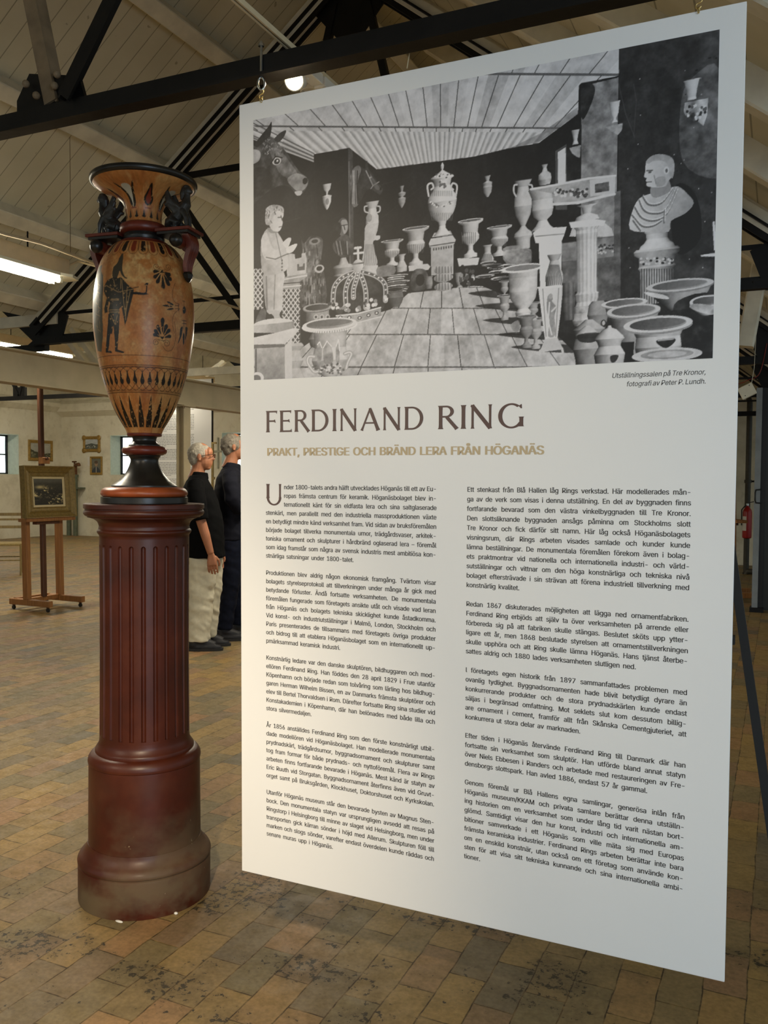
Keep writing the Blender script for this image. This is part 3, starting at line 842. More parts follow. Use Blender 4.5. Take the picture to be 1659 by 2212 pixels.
for paras, ua, ub in ((COL1, 0.0775, 0.5487), (COL2, 0.6237, 1.1150)):
    row = 0
    for pi, para in enumerate(paras):
        mb = MB(); lines = para.split('|')
        for li, ln in enumerate(lines):
            u0 = 0.1315 if (paras is COL1 and pi == 0 and li < 3) else ua
            set_line(mb, ln, BODY, u0, ub, 0.9818 + 0.02215 * row, full=li < len(lines) - 1, bold=0.0003)
            row += 1
        row += 1
        mb.build('paragraph', M_INK, banner, recalc=False)

mb = MB(); set_line(mb, 'Utställningssalen på Tre Kronor,', 0.0204, 0.948, 1.1385, 0.7338, True, shear=.2)
set_line(mb, 'fotografi av Peter P. Lundh.', 0.0204, 0.9790, 1.1388, 0.7528, True, shear=.2)
mb.build('caption', M_INK, banner, recalc=False)
LETTER = 1.05
mb = MB(); set_line(mb, 'PRAKT, PRESTIGE OCH BRÄND LERA FRÅN HÖGANÄS', 0.0385, 0.081, 0.8038, 0.8965, True, bold=.0014)
mb.build('subtitle', M_BEIGE, banner, recalc=False)


# ---- flared capitals of the heading, drawn stroke by stroke (unit cap height, baseline at 0)
def stem(x, w, y0=0.0, y1=1.0, fl=1.55):
    L = [(-w / 2 * fl, 0), (-w / 2 * 1.12, .06), (-w / 2, .2), (-w / 2, .8), (-w / 2 * 1.12, .94), (-w / 2 * fl, 1)]
    return [(x + a, y0 + b * (y1 - y0)) for a, b in L] + [(x - a, y0 + b * (y1 - y0)) for a, b in L[::-1]]
def stroke(a, b, wa, wb, fa=1.0, fb=1.0):
    a, b = np.array(a, float), np.array(b, float); d = (b - a) / np.linalg.norm(b - a); n = np.array([-d[1], d[0]]); ln = np.linalg.norm(b - a)
    S = [(0, wa * fa), (.07, wa * (1 + (fa - 1) * .3)), (.2, wa + (wb - wa) * .2), (.8, wa + (wb - wa) * .8), (.93, wb * (1 + (fb - 1) * .3)), (1, wb * fb)]
    return [tuple(a + d * ln * s + n * w / 2) for s, w in S] + [tuple(a + d * ln * s - n * w / 2) for s, w in S[::-1]]
def arc(cx, cy, rx, ry, a0, a1, wt, wk, n=26):
    """bowl: thin (wt) at top and bottom, thick (wk) at the side"""
    A = np.radians(np.linspace(a0, a1, n)); out = []; inn = []
    for t in A:
        w = wt + (wk - wt) * abs(math.cos(t)) ** 1.4
        out.append((cx + rx * math.cos(t), cy + ry * math.sin(t))); inn.append((cx + (rx - (wk if True else w)) * math.cos(t), cy + (ry - wt) * math.sin(t)))
    return out + inn[::-1]
def hbar(x0, x1, y, h, fl=1.9): return [(x0, y - h / 2), (x1 - .10, y - h / 2), (x1 + .01, y - h / 2 * fl - .01), (x1 - .03, y + h / 2 * fl + .005), (x1 - .10, y + h / 2), (x0, y + h / 2)]
W_, T_ = .135, .075
def mono(x0, x1, y, h, up, fl=.08):
    """end arm of E and F: thin bar whose tip flares to one side"""
    s = 1 if up else -1
    return [(x0, y), (x1 + .015, y), (x1 - .01, y + s * (h + fl)), (x1 - .05, y + s * (h + .01)), (x1 - .14, y + s * h), (x0, y + s * h)]
GL = {'F': (.56, [stem(.10, W_), mono(.08, .55, 1.0, T_, False), hbar(.10, .48, .52, T_)]),
      'E': (.60, [stem(.10, W_), mono(.08, .56, 1.0, T_, False), hbar(.10, .50, .52, T_), mono(.08, .59, 0.0, T_, True)]),
      'R': (.70, [stem(.10, W_), arc(.30, .745, .285, .255, -90, 90, T_, W_), [(.10, .49), (.31, .49), (.31, .565), (.10, .565)], [(.10, .925), (.31, .925), (.31, 1.0), (.10, 1.0)], stroke((.30, .54), (.70, .0), W_, W_, .8, 1.25)]),
      'D': (.86, [stem(.10, W_), arc(.32, .5, .49, .5, -90, 90, T_, W_ + .01), [(.10, 0), (.33, 0), (.33, T_), (.10, T_)], [(.10, 1 - T_), (.33, 1 - T_), (.33, 1), (.10, 1)]]),
      'I': (.22, [stem(.11, W_)]),
      'N': (.84, [stem(.10, .085, fl=1.7), stem(.72, .085, fl=1.7), stroke((.075, .985), (.73, .0), W_ + .01, W_ + .01, 1.0, 1.0)]),
      'A': (.86, [stroke((.06, .0), (.44, .99), .085, .08, 1.6, 1.0), stroke((.42, .99), (.80, .0), W_ + .01, W_ + .01, .8, 1.3), [(.20, .30), (.66, .30), (.66, .37), (.22, .37)]]),
      'G': (.92, [arc(.50, .5, .46, .52, 52, 325, T_, W_ + .01, 44), stem(.84, W_, .06, .46, 1.5), [(.74, .90), (.82, .80), (.86, .80), (.85, .98), (.80, .95)]]),
      'U': (.80, [stem(.10, W_, .32, 1.0, 1.4), stem(.70, .09, .32, 1.0, 1.6), arc(.40, .37, .365, .39, 180, 360, T_, W_ - .02, 30)]),
      ' ': (.30, [])}


def letters(txt, cap, u0, u1, v, gap=.085):
    """polygons of flared capitals, first letter at u0, last ending at u1"""
    adv = [GL[c][0] for c in txt]; tot = sum(adv) + gap * (len(txt) - 1); k = (u1 - u0) / tot if u1 else cap
    mb = MB(); x = u0
    for i, c in enumerate(txt):
        for j, poly in enumerate(GL[c][1]):
            q = [Vector((a, b, 0)) for a, b in poly]; tri = tessellate_polygon([q])
            pts = [bp(x + a * k, v - b * cap, EPS + .00002 * j) for a, b in poly]
            fs = []
            for t3 in tri:
                a, b, c3 = (Vector(pts[i_]) for i_ in t3)
                fs.append(tuple(t3) if (b - a).cross(c3 - a).y < 0 else tuple(t3[::-1]))
            mb.add(pts, fs)
        x += (adv[i] + gap) * k
    return mb


letters('FERDINAND', .0545, .0785, .5165, .8366, .12).build('heading_word', M_BROWN, banner, recalc=False)
letters('RING', .0545, .5505, .7560, .8366, .12).build('heading_word', M_BROWN, banner, recalc=False)
letters('U', .0540, .0782, .1262, 1.0228, 0).build('drop_cap', M_BROWN, banner, recalc=False)


# ---------------------------------------------------------------- the old photograph printed on the banner
PR = np.array([(547, 264), (1556, 59), (1538, 774), (550, 821)], float)     # where its corners show in the picture


def homog(src, dst):
    A = []
    for (x, y), (u, v) in zip(src, dst):
        A += [[x, y, 1, 0, 0, 0, -u * x, -u * y, -u], [0, 0, 0, x, y, 1, -v * x, -v * y, -v]]
    return np.linalg.svd(np.array(A, float))[2][-1].reshape(3, 3)


class Sketch:
    """grey-scale drawing kept on the print's own grid; outlines are given in tracing coordinates"""
    def __init__(s, nu, nv):
        H = homog([(0, 0), (1, 0), (1, 1), (0, 1)], PR)
        U, V = np.meshgrid((np.arange(nu) + .5) / nu, (np.arange(nv) + .5) / nv)
        w = H[2, 0] * U + H[2, 1] * V + H[2, 2]
        s.X = (H[0, 0] * U + H[0, 1] * V + H[0, 2]) / w; s.Y = (H[1, 0] * U + H[1, 1] * V + H[1, 2]) / w
        s.G = np.full(s.X.shape, .22); s.U, s.V = U, V
        s.A()
        s.n1 = vnoise(U * 14, V * 9, 3); s.n2 = vnoise(U * 70, V * 42, 5); s.n3 = vnoise(U * 40, V * 6, 9)
    def A(s): s.o = (500, 150, 3.16); return s
    def B(s): s.o = (1000, 0, 2.6016); return s
    def p(s, pts): a = np.asarray(pts, float); return a / s.o[2] + np.array(s.o[:2])
    def poly(s, pts, g, smooth=0, tex=0.0, alpha=1.0, grad=None):
        q = s.p(pts)
        if smooth: q = crom(q, smooth)
        m = inpoly(s.X, s.Y, q)
        if not m.any(): return m
        v = np.full(m.sum(), float(g))
        if grad is not None:
            gx, gy, amt = grad; c = q.mean(0); sz = max(np.ptp(q[:, 0]), np.ptp(q[:, 1])) / 2
            v += amt * ((s.X[m] - c[0]) * gx + (s.Y[m] - c[1]) * gy) / sz
        if tex: v += tex * (s.n2[m] - .5) * 2 + tex * (s.n1[m] - .5)
        s.G[m] = s.G[m] * (1 - alpha) + v * alpha
        return m
    def slope(s, y): return -.203 + (y - 264) / 557 * .156
    def ell(s, cx, cy, rx, ry, g, alpha=1.0, grad=None, tex=0.0):
        c = s.p([(cx, cy)])[0]; k = s.slope(c[1]); t = np.linspace(0, 2 * np.pi, 40)[:-1]
        pts = [(cx + rx * math.cos(a), cy + ry * math.sin(a) + k * rx * math.cos(a)) for a in t]
        return s.poly(pts, g, 0, tex, alpha, grad)
    def line(s, pts, w, g, alpha=1.0):
        q = s.p(pts); w = w / s.o[2]
        for a, b in zip(q, q[1:]):
            d = b - a; L = np.hypot(*d)
            if L < 1e-6: continue
            x0, x1 = min(a[0], b[0]) - w, max(a[0], b[0]) + w; y0, y1 = min(a[1], b[1]) - w, max(a[1], b[1]) + w
            bb = (s.X > x0) & (s.X < x1) & (s.Y > y0) & (s.Y < y1)
            t = np.clip(((s.X[bb] - a[0]) * d[0] + (s.Y[bb] - a[1]) * d[1]) / L ** 2, 0, 1)
            dist = np.hypot(s.X[bb] - a[0] - t * d[0], s.Y[bb] - a[1] - t * d[1])
            k = np.clip(1 - (dist - w / 2) * 2.2, 0, 1) * alpha
            s.G[bb] = s.G[bb] * (1 - k) + g * k
    def turned(s, xc, prof, hi=.85, lo=.35, lx=.35, flutes=0, tex=.05, bands=()):
        """turned vessel: prof rows of (y, half width)"""
        xc_, _ = s.p([(xc, 0)])[0]; k = s.o[2]
        P = np.array([(s.p([(xc, y)])[0][1], w / k) for y, w in prof])
        yy = s.Y - s.slope(P[:, 1].mean() * 0 + P[:, 0].mean()) * (s.X - xc_)
        bb = (yy >= P[0, 0]) & (yy <= P[-1, 0]) & (np.abs(s.X - xc_) < P[:, 1].max() + 1)
        if not bb.any(): return
        w = np.interp(yy[bb], P[:, 0], P[:, 1]); t = (s.X[bb] - xc_) / np.maximum(w, .3); m = np.abs(t) <= 1
        t = np.clip(t, -1, 1); dw = np.gradient(np.interp(np.linspace(P[0, 0], P[-1, 0], 200), P[:, 0], P[:, 1])); 
        up = np.interp(yy[bb], np.linspace(P[0, 0], P[-1, 0], 200), dw) * 8
        n = np.sqrt(1 - t * t); sh = np.clip(.62 * n + lx * t + .30 - np.clip(up * -1, -.25, .3) * .5, 0, 1)
        if flutes: sh = sh * (1 - .28 * (np.cos(np.arcsin(t) * flutes) > .2))
        v = lo + (hi - lo) * sh
        if tex: v = v + tex * (s.n2[bb] - .5) * 2
        g = s.G[bb]; g[m] = v[m]; s.G[bb] = g
        for yb in bands: s.line([(xc - 60, yb), (xc + 60, yb)], 3, lo, .4)
    def urn(s, xc, y0, y1, w, **kw):
        h = y1 - y0
        s.turned(xc, [(y0, w), (y0 + .06 * h, w * .96), (y0 + .12 * h, w * .64), (y0 + .34 * h, w * .55), (y0 + .42 * h, w * .68), (y0 + .52 * h, w * .66), (y0 + .62 * h, w * .4), (y0 + .68 * h, w * .2), (y0 + .80 * h, w * .19), (y0 + .87 * h, w * .32), (y0 + .9 * h, w * .52), (y1, w * .52)], **kw)
        s.ell(xc, y0 + .01 * h, w, .045 * h, kw.get('hi', .85)); s.ell(xc, y0 + .012 * h, w * .86, .03 * h, .45)
    def pot(s, cx, cy, rx, ry, body, hi=.8, lo=.35, inner=.5):
        s.turned(cx, body, hi, lo); s.ell(cx, cy + ry * .25, rx, ry, hi * .72); s.ell(cx, cy, rx, ry, hi); s.ell(cx, cy, rx * .82, ry * .72, inner, grad=(1, .3, .15)); s.ell(cx, cy - ry * .12, rx * .8, ry * .6, inner * .8, .5)


def draw_print(nu, nv):
    s = Sketch(nu, nv); R = random.Random(4)
    s.G += (s.n1 - .5) * .12 + (s.n3 - .5) * .08
    # boarded ceiling
    Bp = lambda *q: [((1000 + x / 2.6016 - 500) * 3.16, (y / 2.6016 - 150) * 3.16) for x, y in q]   # B tracing -> A tracing
    ceil = [(130, 300), (130, 470), (330, 555), (560, 640), (560, 590), (800, 545), (985, 690), (1643, 600)] + Bp((240, 838), (420, 805), (640, 640), (645, 480), (660, 465), (870, 425), (878, 240), (400, 250))
    m = s.poly(ceil, .79, tex=.08)
    vp = np.array([1420.0, 1260.0]) / 3.16 + np.array([500, 150.0])
    ang = np.arctan2(s.X - vp[0], vp[1] - s.Y); rad = np.hypot(s.X - vp[0], s.Y - vp[1])
    far = (vp[1] - s.Y) / 1.0
    rowid = np.floor(np.log(np.clip(far, 1, None) / 190) * 2.8).astype(int)
    rnd = np.random.RandomState(2).rand(64)
    f = ang / .105 + rnd[rowid % 64] * .8; fr = np.abs(f - np.round(f))
    s.G[m] += ((np.random.RandomState(5).rand(400)[(np.floor(f + .5).astype(int) * 7 + rowid * 13) % 400] - .5) * .13)[m]
    ln = m & (fr * .105 * rad < .9) & (far > 258); s.G[ln] = .36
    beads = m & (far < 262) & (far > 110)
    s.G[beads] = (.72 + .10 * np.sin(ang * 150) + .12 * (np.sin(ang * 75) > .93) + .08 * s.n2)[beads]
    rl = m & (np.abs(np.log(np.clip(far, 1, None) / 190) * 2.8 - np.round(np.log(np.clip(far, 1, None) / 190) * 2.8)) < .02) & (far > 258); s.G[rl] = .45
    s.poly([(330, 560), (560, 640), (560, 590), (350, 500)], .62)
    for k in range(6): s.line([(130, 372 + 22 * k), (560, 585 + 11 * k)], 7, .80 if k % 2 else .38, .8)
    s.poly(Bp((250, 838), (420, 800), (640, 640), (640, 600), (430, 750)), .5, 0, .12, .6)
    # dark pier on the left and its lit edge
    s.poly([(560, 590), (790, 548), (800, 1420), (620, 1420), (560, 640)], .20, tex=.03); s.poly([(790, 548), (822, 560), (832, 1400), (800, 1400)], .36, tex=.08)
    s.line([(796, 640), (806, 1390)], 8, .55, .6)
    s.line([(330, 1060), (470, 1020)], 3, .4, .4); s.line([(1000, 800), (1130, 760)], 2, .38, .4); s.line([(1020, 1020), (1300, 800)], 2, .36, .3)
    # floor boards
    fl = [(130, 1900), (480, 1900), (700, 1750), (1080, 1640), (1200, 1530), (1643, 1480)] + Bp((100, 1610), (330, 1700), (620, 1980), (640, 2300)) + [(130, 2300)]
    m = s.poly(fl, .75, tex=.12)
    vp2 = np.array([1430.0, 900.0]) / 3.16 + np.array([500, 150.0])
    dy = np.clip(s.Y - vp2[1], 1, None); ang = (s.X - vp2[0]) / dy; row = np.log(dy / 150) * 4.6; rid = np.floor(row).astype(int)
    f = ang / .20 + rnd[rid % 64]; fr = np.abs(f - np.round(f)); s.G[m & (fr * .20 * dy < .8)] = .26
    s.G[m & (np.abs(row - np.round(row)) < .022)] = .45
    s.G[m] += ((np.random.RandomState(8).rand(300)[(np.floor(f + .5).astype(int) * 7 + rid * 11) % 300] - .5) * .10)[m]
    # horned head
    bull = [(130, 925), (180, 905), (250, 845), (330, 805), (390, 810), (430, 850), (455, 868), (490, 850), (520, 800), (522, 765), (500, 735), (470, 715), (420, 650), (385, 590), (340, 540), (300, 500), (262, 475), (215, 510), (180, 545), (130, 560)]
    s.poly([(165, 520), (215, 450), (255, 400), (273, 370), (272, 430), (258, 485), (225, 530), (190, 550)], .27, 4, .05); s.poly([(285, 500), (305, 470), (340, 440), (372, 430), (352, 480), (312, 515)], .33, 4)
    m = s.poly(bull, .36, 4, .14, grad=(.6, -.5, .10))
    s.poly([(260, 560), (330, 560), (400, 650), (450, 730), (400, 760), (330, 720), (300, 660)], .60, 5, .16, .55); s.poly([(380, 760), (440, 720), (505, 745), (515, 800), (470, 845), (420, 820)], .66, 5, .08, .8)
    s.poly([(150, 700), (240, 690), (280, 760), (200, 850), (140, 900)], .24, 5, .10, .7)
    s.ell(500, 772, 17, 22, .12); s.poly([(430, 845), (480, 840), (470, 868), (445, 870)], .75, 3)
    s.ell(308, 638, 30, 26, .80); s.ell(310, 640, 20, 20, .30); s.ell(313, 636, 7, 7, .9); s.line([(268, 655), (300, 606), (345, 615)], 5, .15)
    for k in range(46):
        a, b = R.uniform(215, 360), R.uniform(490, 590)
        if b > 470 + (a - 255) * .75 - 10: s.line([(a, b), (a + R.uniform(-9, 9), b + R.uniform(4, 13))], 4, R.choice([.6, .7, .2]), .7)
    s.poly([(130, 570), (180, 563), (200, 590), (185, 640), (130, 655)], .68, 4, .08)
    # wall cup
    s.turned(648, [(790, 30), (830, 22), (845, 8), (865, 6), (872, 32), (885, 30), (920, 27), (950, 14), (965, 4)], .9, .35); s.ell(650, 910, 12, 22, .45, .6)
    # tree stump
    s.poly([(472, 1148), (492, 1195), (530, 1150), (560, 1142), (610, 1155), (622, 1200), (608, 1330), (632, 1400), (640, 1600), (480, 1625), (466, 1420), (488, 1290)], .40, 3, .22)
    for k in range(70):
        a, b = R.uniform(478, 628), R.uniform(1180, 1590); s.line([(a, b), (a + R.uniform(-5, 5), b + R.uniform(15, 60))], 4, R.choice([.16, .18, .62, .75]), .7)
    s.ell(566, 1180, 38, 24, .58); s.ell(566, 1180, 22, 13, .3); s.ell(598, 1366, 32, 28, .74); s.ell(598, 1364, 20, 16, .10)
    # lattice columns and castle cap
    for (x0, x1, y0, y1) in ((150, 218, 1370, 1640), (345, 468, 1500, 1900)):
        m = s.poly([(x0, y0), (x1, y0 - 8), (x1 + 8, y1), (x0, y1)], .36, tex=.06)
        st = 30
        for k in range(-14, 22):
            for sg in (-1, 1):
                a = (x0 + x1) / 2 + k * st - sg * 130; P0 = (a, y0); P1 = (a + sg * (y1 - y0) * .72, y1)
                n = 26
                for j in range(n):
                    q0 = [P0[i] + (P1[i] - P0[i]) * j / n for i in (0, 1)]; q1 = [P0[i] + (P1[i] - P0[i]) * (j + 1) / n for i in (0, 1)]
                    if x0 < q0[0] < x1 and x0 < q1[0] < x1: s.line([q0, q1], 7, .80, .9)
    s.turned(410, [(1870, 70), (1890, 85), (1920, 62), (1960, 66), (1990, 80), (2040, 60), (2110, 90)], .75, .3)
    s.poly([(372, 1275), (405, 1262), (432, 1268), (434, 1300), (476, 1290), (478, 1262), (503, 1258), (512, 1300), (508, 1400), (380, 1425)], .74, 0, .06); s.poly([(448, 1335), (448, 1380), (500, 1375), (500, 1330), (488, 1330), (486, 1350), (462, 1352), (460, 1335)], .45)
    s.poly([(345, 1425), (518, 1395), (515, 1420), (470, 1450), (470, 1500), (352, 1505)], .62, tex=.08); s.line([(350, 1440), (512, 1412)], 8, .82); s.line([(352, 1490), (472, 1480)], 7, .84); s.line([(352, 1468), (472, 1458)], 6, .35)
    # boy with a slate on a round base
    s.poly([(225, 1395), (357, 1385), (352, 1500), (346, 1645), (300, 1665), (245, 1660), (222, 1500)], .74, 3, .06, grad=(.9, 0, .16)); s.line([(300, 1400), (292, 1640)], 6, .5, .6); s.line([(240, 1420), (246, 1640)], 9, .45, .6)
    s.poly([(262, 1655), (330, 1650), (332, 1690), (375, 1738), (330, 1750), (296, 1745), (292, 1690)], .72, 3); s.poly([(205, 1640), (240, 1655), (222, 1740), (165, 1740)], .45, 3, .1)
    s.ell(288, 1745, 140, 42, .84); s.poly([(150, 1752), (428, 1722), (425, 1770), (300, 1800), (155, 1800)], .66, 0, .05, grad=(-1, 0, .1))
    s.poly([(207, 1170), (240, 1100), (290, 1095), (335, 1150), (372, 1230), (388, 1340), (350, 1392), (225, 1405), (203, 1290)], .73, 3, .07, grad=(1, -.2, .15))
    s.poly([(205, 1170), (240, 1120), (262, 1180), (300, 1240), (380, 1215), (395, 1262), (290, 1305), (222, 1290)], .80, 3, .05); s.line([(240, 1290), (300, 1302), (392, 1262)], 6, .42, .8)
    s.poly([(350, 1195), (385, 1158), (407, 1160), (402, 1186), (380, 1228)], .86, 3); s.poly([(375, 1228), (432, 1198), (448, 1205), (420, 1250), (385, 1262)], .88, 3); s.line([(300, 1110), (348, 1330)], 5, .5, .7)
    for k in range(4): s.ell(346, 1310 + 22 * k, 6, 6, .45)
    s.poly([(245, 1090), (300, 1098), (322, 1120), (270, 1125)], .60, 3)
    s.poly([(245, 1000), (262, 950), (310, 940), (352, 965), (355, 1010), (345, 1030), (350, 1060), (330, 1110), (290, 1112), (262, 1080)], .80, 3, .03, grad=(1, .2, .08)); s.line([(338, 1008), (346, 1040)], 5, .45); s.line([(318, 1020), (340, 1018)], 5, .4); s.line([(325, 1085), (342, 1080)], 4, .45)
    s.poly([(232, 1050), (238, 965), (275, 935), (330, 938), (357, 960), (352, 990), (318, 972), (292, 1000), (272, 1062), (248, 1072)], .66, 3, .16)
    for k in range(40):
        a, b = R.uniform(238, 340), R.uniform(942, 1060)
        if a < 275 or b < 985: s.line([(a, b), (a + R.uniform(-12, 12), b + R.uniform(6, 18))], 4, R.choice([.35, .85]), .6)
    # square pedestal
    s.poly([(140, 1835), (300, 1800), (425, 1768), (468, 1772), (385, 1860), (360, 1882), (140, 1890)], .82, tex=.03); s.poly([(140, 1880), (360, 1875), (382, 1895), (140, 1910)], .48)
    s.poly([(165, 1905), (365, 1895), (368, 2130), (160, 2140)], .62, 0, .06, grad=(0, -1, .08)); s.poly([(365, 1890), (414, 1830), (416, 2130), (368, 2130)], .80); s.line([(172, 1910), (172, 2120)], 8, .4); s.ell(180, 2105, 45, 40, .85); s.ell(175, 2108, 30, 25, .5)
    # pots in front
    s.pot(585, 1628, 98, 28, [(1640, 78), (1720, 80), (1760, 62), (1800, 40), (1840, 60), (1890, 45), (1900, 20)], .66, .22, .38)
    for k in range(3): s.ell(575 + 40 * k, 1692, 16, 18, .8, .7); s.ell(575 + 40 * k, 1692, 8, 9, .3, .8)
    # dark bust on its drum
    s.poly([(690, 1195), (735, 1148), (760, 1130), (795, 1145), (822, 1205), (806, 1275), (760, 1290), (722, 1272), (692, 1235)], .36, 3, .14)
    for k in range(8): s.line([(700 + 12 * k, 1180), (720 + 10 * k, 1268)], 5, R.choice([.62, .18, .7]), .7)
    s.ell(754, 1080, 37, 60, .42, tex=.08); s.poly([(745, 1040), (780, 1035), (790, 1075), (785, 1110), (765, 1130), (752, 1090)], .62, 3, .05); s.ell(727, 1095, 18, 45, .20, tex=.1); s.line([(763, 1075), (770, 1100)], 5, .25); s.line([(748, 1072), (786, 1066)], 4, .22)
    s.turned(760, [(1290, 18), (1310, 24), (1335, 36), (1342, 66), (1358, 72), (1375, 62), (1402, 60), (1410, 70), (1420, 50), (1560, 50)], .74, .25); 
    for k in range(7): s.line([(718 + 14 * k, 1420), (718 + 14 * k, 1550)], 5, .28, .8)
    # horse head
    s.poly([(806, 730), (850, 662), (905, 690), (908, 655), (922, 632), (930, 690), (960, 722), (992, 780), (1024, 822), (1012, 862), (985, 850), (942, 822), (905, 850), (880, 900), (830, 935), (808, 860)], .30, 3, .07, grad=(.8, .2, .07))
    s.poly([(806, 735), (850, 665), (880, 690), (860, 760), (850, 850), (860, 930), (818, 932)], .50, 3, .15)
    for k in range(9): s.line([(815 + 5 * k, 700), (820 + 4 * k, 790), (812 + 6 * k, 925)], 4, R.choice([.2, .7]), .6)
    s.line([(912, 700), (960, 800), (1000, 775)], 6, .62); s.line([(960, 800), (945, 822)], 5, .6); s.ell(945, 745, 9, 7, .75); s.ell(1012, 822, 7, 11, .1); s.line([(985, 850), (998, 900)], 4, .12)
    s.poly([(940, 720), (975, 770), (1005, 820), (985, 830), (950, 780)], .48, 3, .05, .7)
    # woman carrying a vase
    s.turned(955, [(908, 46), (925, 40), (955, 27), (985, 30), (1010, 42), (1060, 44), (1110, 36), (1150, 22)], .82, .4)
    for sg in (-1, 1): s.line([tuple(p) for p in crom([(955 + sg * 28, 985), (955 + sg * 50, 975), (955 + sg * 52, 945), (955 + sg * 36, 940)], 5, False)], 8, .78)
    s.poly([(905, 1090), (930, 1060), (965, 1070), (975, 1135), (1008, 1140), (1002, 1168), (962, 1178), (970, 1240), (988, 1340), (888, 1348), (900, 1220)], .76, 3, .05, grad=(1, 0, .08))
    for k in range(7): s.line([(912 + 9 * k, 1200), (898 + 14 * k, 1340)], 4, .48, .7)
    s.ell(945, 1030, 25, 32, .78); s.ell(933, 1020, 20, 28, .6, tex=.1); s.turned(940, [(1345, 52), (1372, 58), (1400, 62), (1440, 60)], .8, .45)
    # plates, dark pot
    for k in range(9): s.ell(1125 + R.uniform(-12, 12), 1410 + 14 * k, R.uniform(58, 88), 9, R.choice([.72, .8, .5])); s.ell(1125, 1414 + 14 * k, 70, 5, .25)
    s.pot(1110, 1505, 62, 16, [(1510, 48), (1560, 58), (1600, 45), (1625, 25)], .5, .12, .25)
    # great crown
    s.poly([(700, 1560), (720, 1480), (790, 1410), (858, 1380), (940, 1410), (1040, 1470), (1050, 1560), (1015, 1650), (860, 1690), (715, 1680)], .30, 3, .08)
    ribs = [[(858, 1380), (760, 1420), (700, 1490), (690, 1600)], [(858, 1380), (800, 1440), (775, 1520), (780, 1640)], [(862, 1380), (895, 1450), (912, 1530), (912, 1630)], [(866, 1380), (970, 1410), (1040, 1470), (1045, 1580)], [(862, 1380), (850, 1430), (830, 1500), (828, 1560)]]
    for q in ribs:
        c = crom(q, 6, False); s.line([tuple(p) for p in c], 32, .74); s.line([tuple(p) for p in c], 16, .42)
        for p in c[::2]: s.ell(p[0], p[1], 7, 6, .86)
    s.poly([(712, 1680), (860, 1664), (1012, 1622), (1018, 1690), (862, 1732), (716, 1708)], .66, 0, .1)
    s.line([(712, 1684), (860, 1668), (1012, 1627)], 8, .88); s.line([(716, 1706), (862, 1728), (1018, 1688)], 7, .84)
    for a, b in ((740, 1695), (800, 1695), (870, 1698), (930, 1680), (985, 1665)): s.ell(a, b, 14, 12, .3); s.ell(a, b, 8, 7, .88)
    for a, b in ((690, 1610), (785, 1630), (912, 1608), (1045, 1555), (735, 1640), (850, 1630), (965, 1600)):
        for q in range(5): s.ell(a + R.uniform(-22, 22), b + R.uniform(-24, 24), 13, 13, R.choice([.82, .9, .6, .35]))
    s.ell(858, 1345, 36, 44, .76, grad=(1, -.4, .14)); s.line([(822, 1335), (895, 1325)], 9, .5); s.line([(858, 1220), (860, 1300)], 14, .85); s.line([(834, 1262), (892, 1255)], 14, .85); s.ell(843, 1225, 13, 9, .85); s.ell(872, 1222, 13, 9, .85)
    # small wall cup, great lidded urn
    s.turned(1155, [(800, 17), (815, 12), (840, 7), (850, 28), (866, 24), (876, 8), (885, 27), (915, 24), (935, 14), (950, 4)], .72, .25)
    s.poly([(1352, 1205), (1508, 1182), (1505, 1400), (1355, 1410)], .70, 0, .05, grad=(1, 0, .05)); s.poly([(1338, 1192), (1352, 1160), (1500, 1135), (1522, 1168), (1512, 1195), (1345, 1218)], .80); s.line([(1348, 1210), (1515, 1184)], 6, .42)
    for k in range(8): s.ell(1372 + 17 * k, 1232 - 2.6 * k, 5, 10, .42)
    s.poly([(1360, 1150), (1375, 1120), (1485, 1105), (1500, 1132)], .72)
    s.turned(1430, [(642, 3), (660, 11), (678, 10), (692, 5), (705, 22), (722, 48), (736, 76), (746, 80), (756, 62), (800, 54), (835, 70), (870, 93), (905, 99), (950, 92), (990, 78), (1030, 46), (1044, 28), (1070, 22), (1090, 24), (1112, 40), (1135, 58)], .92, .38)
    for k in range(12): s.line([(1352 + 13 * k, 868), (1355 + 12.5 * k, 835)], 5, .5, .6); s.line([(1362 + 12 * k, 1035), (1350 + 14 * k, 985)], 5, .5, .6)
    for k in range(30): a = R.uniform(1350, 1510); b = 930 + 14 * math.sin(a / 22) + R.uniform(-8, 8); s.ell(a, b, 7, 6, R.choice([.9, .5]))
    for k in range(14): a = R.uniform(1408, 1455); s.ell(a, R.uniform(765, 815), 7, 9, R.choice([.92, .5]))
    for sg in (-1, 1): s.line([tuple(p) for p in crom([(1430 + sg * 92, 870), (1430 + sg * 100, 800), (1430 + sg * 72, 782), (1430 + sg * 60, 810), (1430 + sg * 75, 825)], 6, False)], 11, .84)
    for k in range(20): s.ell(R.uniform(1375, 1490), R.uniform(720, 745), 7, 5, R.choice([.9, .4]))
    for j, (b, w) in enumerate(((1372, 64), (1425, 66), (1485, 62))):
        s.ell(1438, b, w, 30, .66, grad=(.5, -.8, .14))
        for k in range(6): s.line([(1390 + 20 * k, b - 22), (1388 + 21 * k, b + 20)], 4, .35, .7)
    # urns along the wall
    for q in ((1090, 1172, 1345, 77), (1250, 1085, 1345, 92)): s.urn(*q, hi=.84, lo=.32, flutes=0)
    for xc, y0, y1, w in ((1090, 1242, 1285, 50), (1250, 1200, 1255, 58)):
        for k in range(9): s.line([(xc - w + k * w / 4, y0), (xc - w * .8 + k * w / 5, y1)], 4, .45, .7)
    s.poly([(1200, 1345), (1330, 1330), (1350, 1350), (1335, 1372), (1205, 1380)], .80); s.poly([(1230, 1380), (1320, 1375), (1330, 1490), (1225, 1510)], .36, 3, .2); s.ell(1280, 1440, 30, 40, .12)
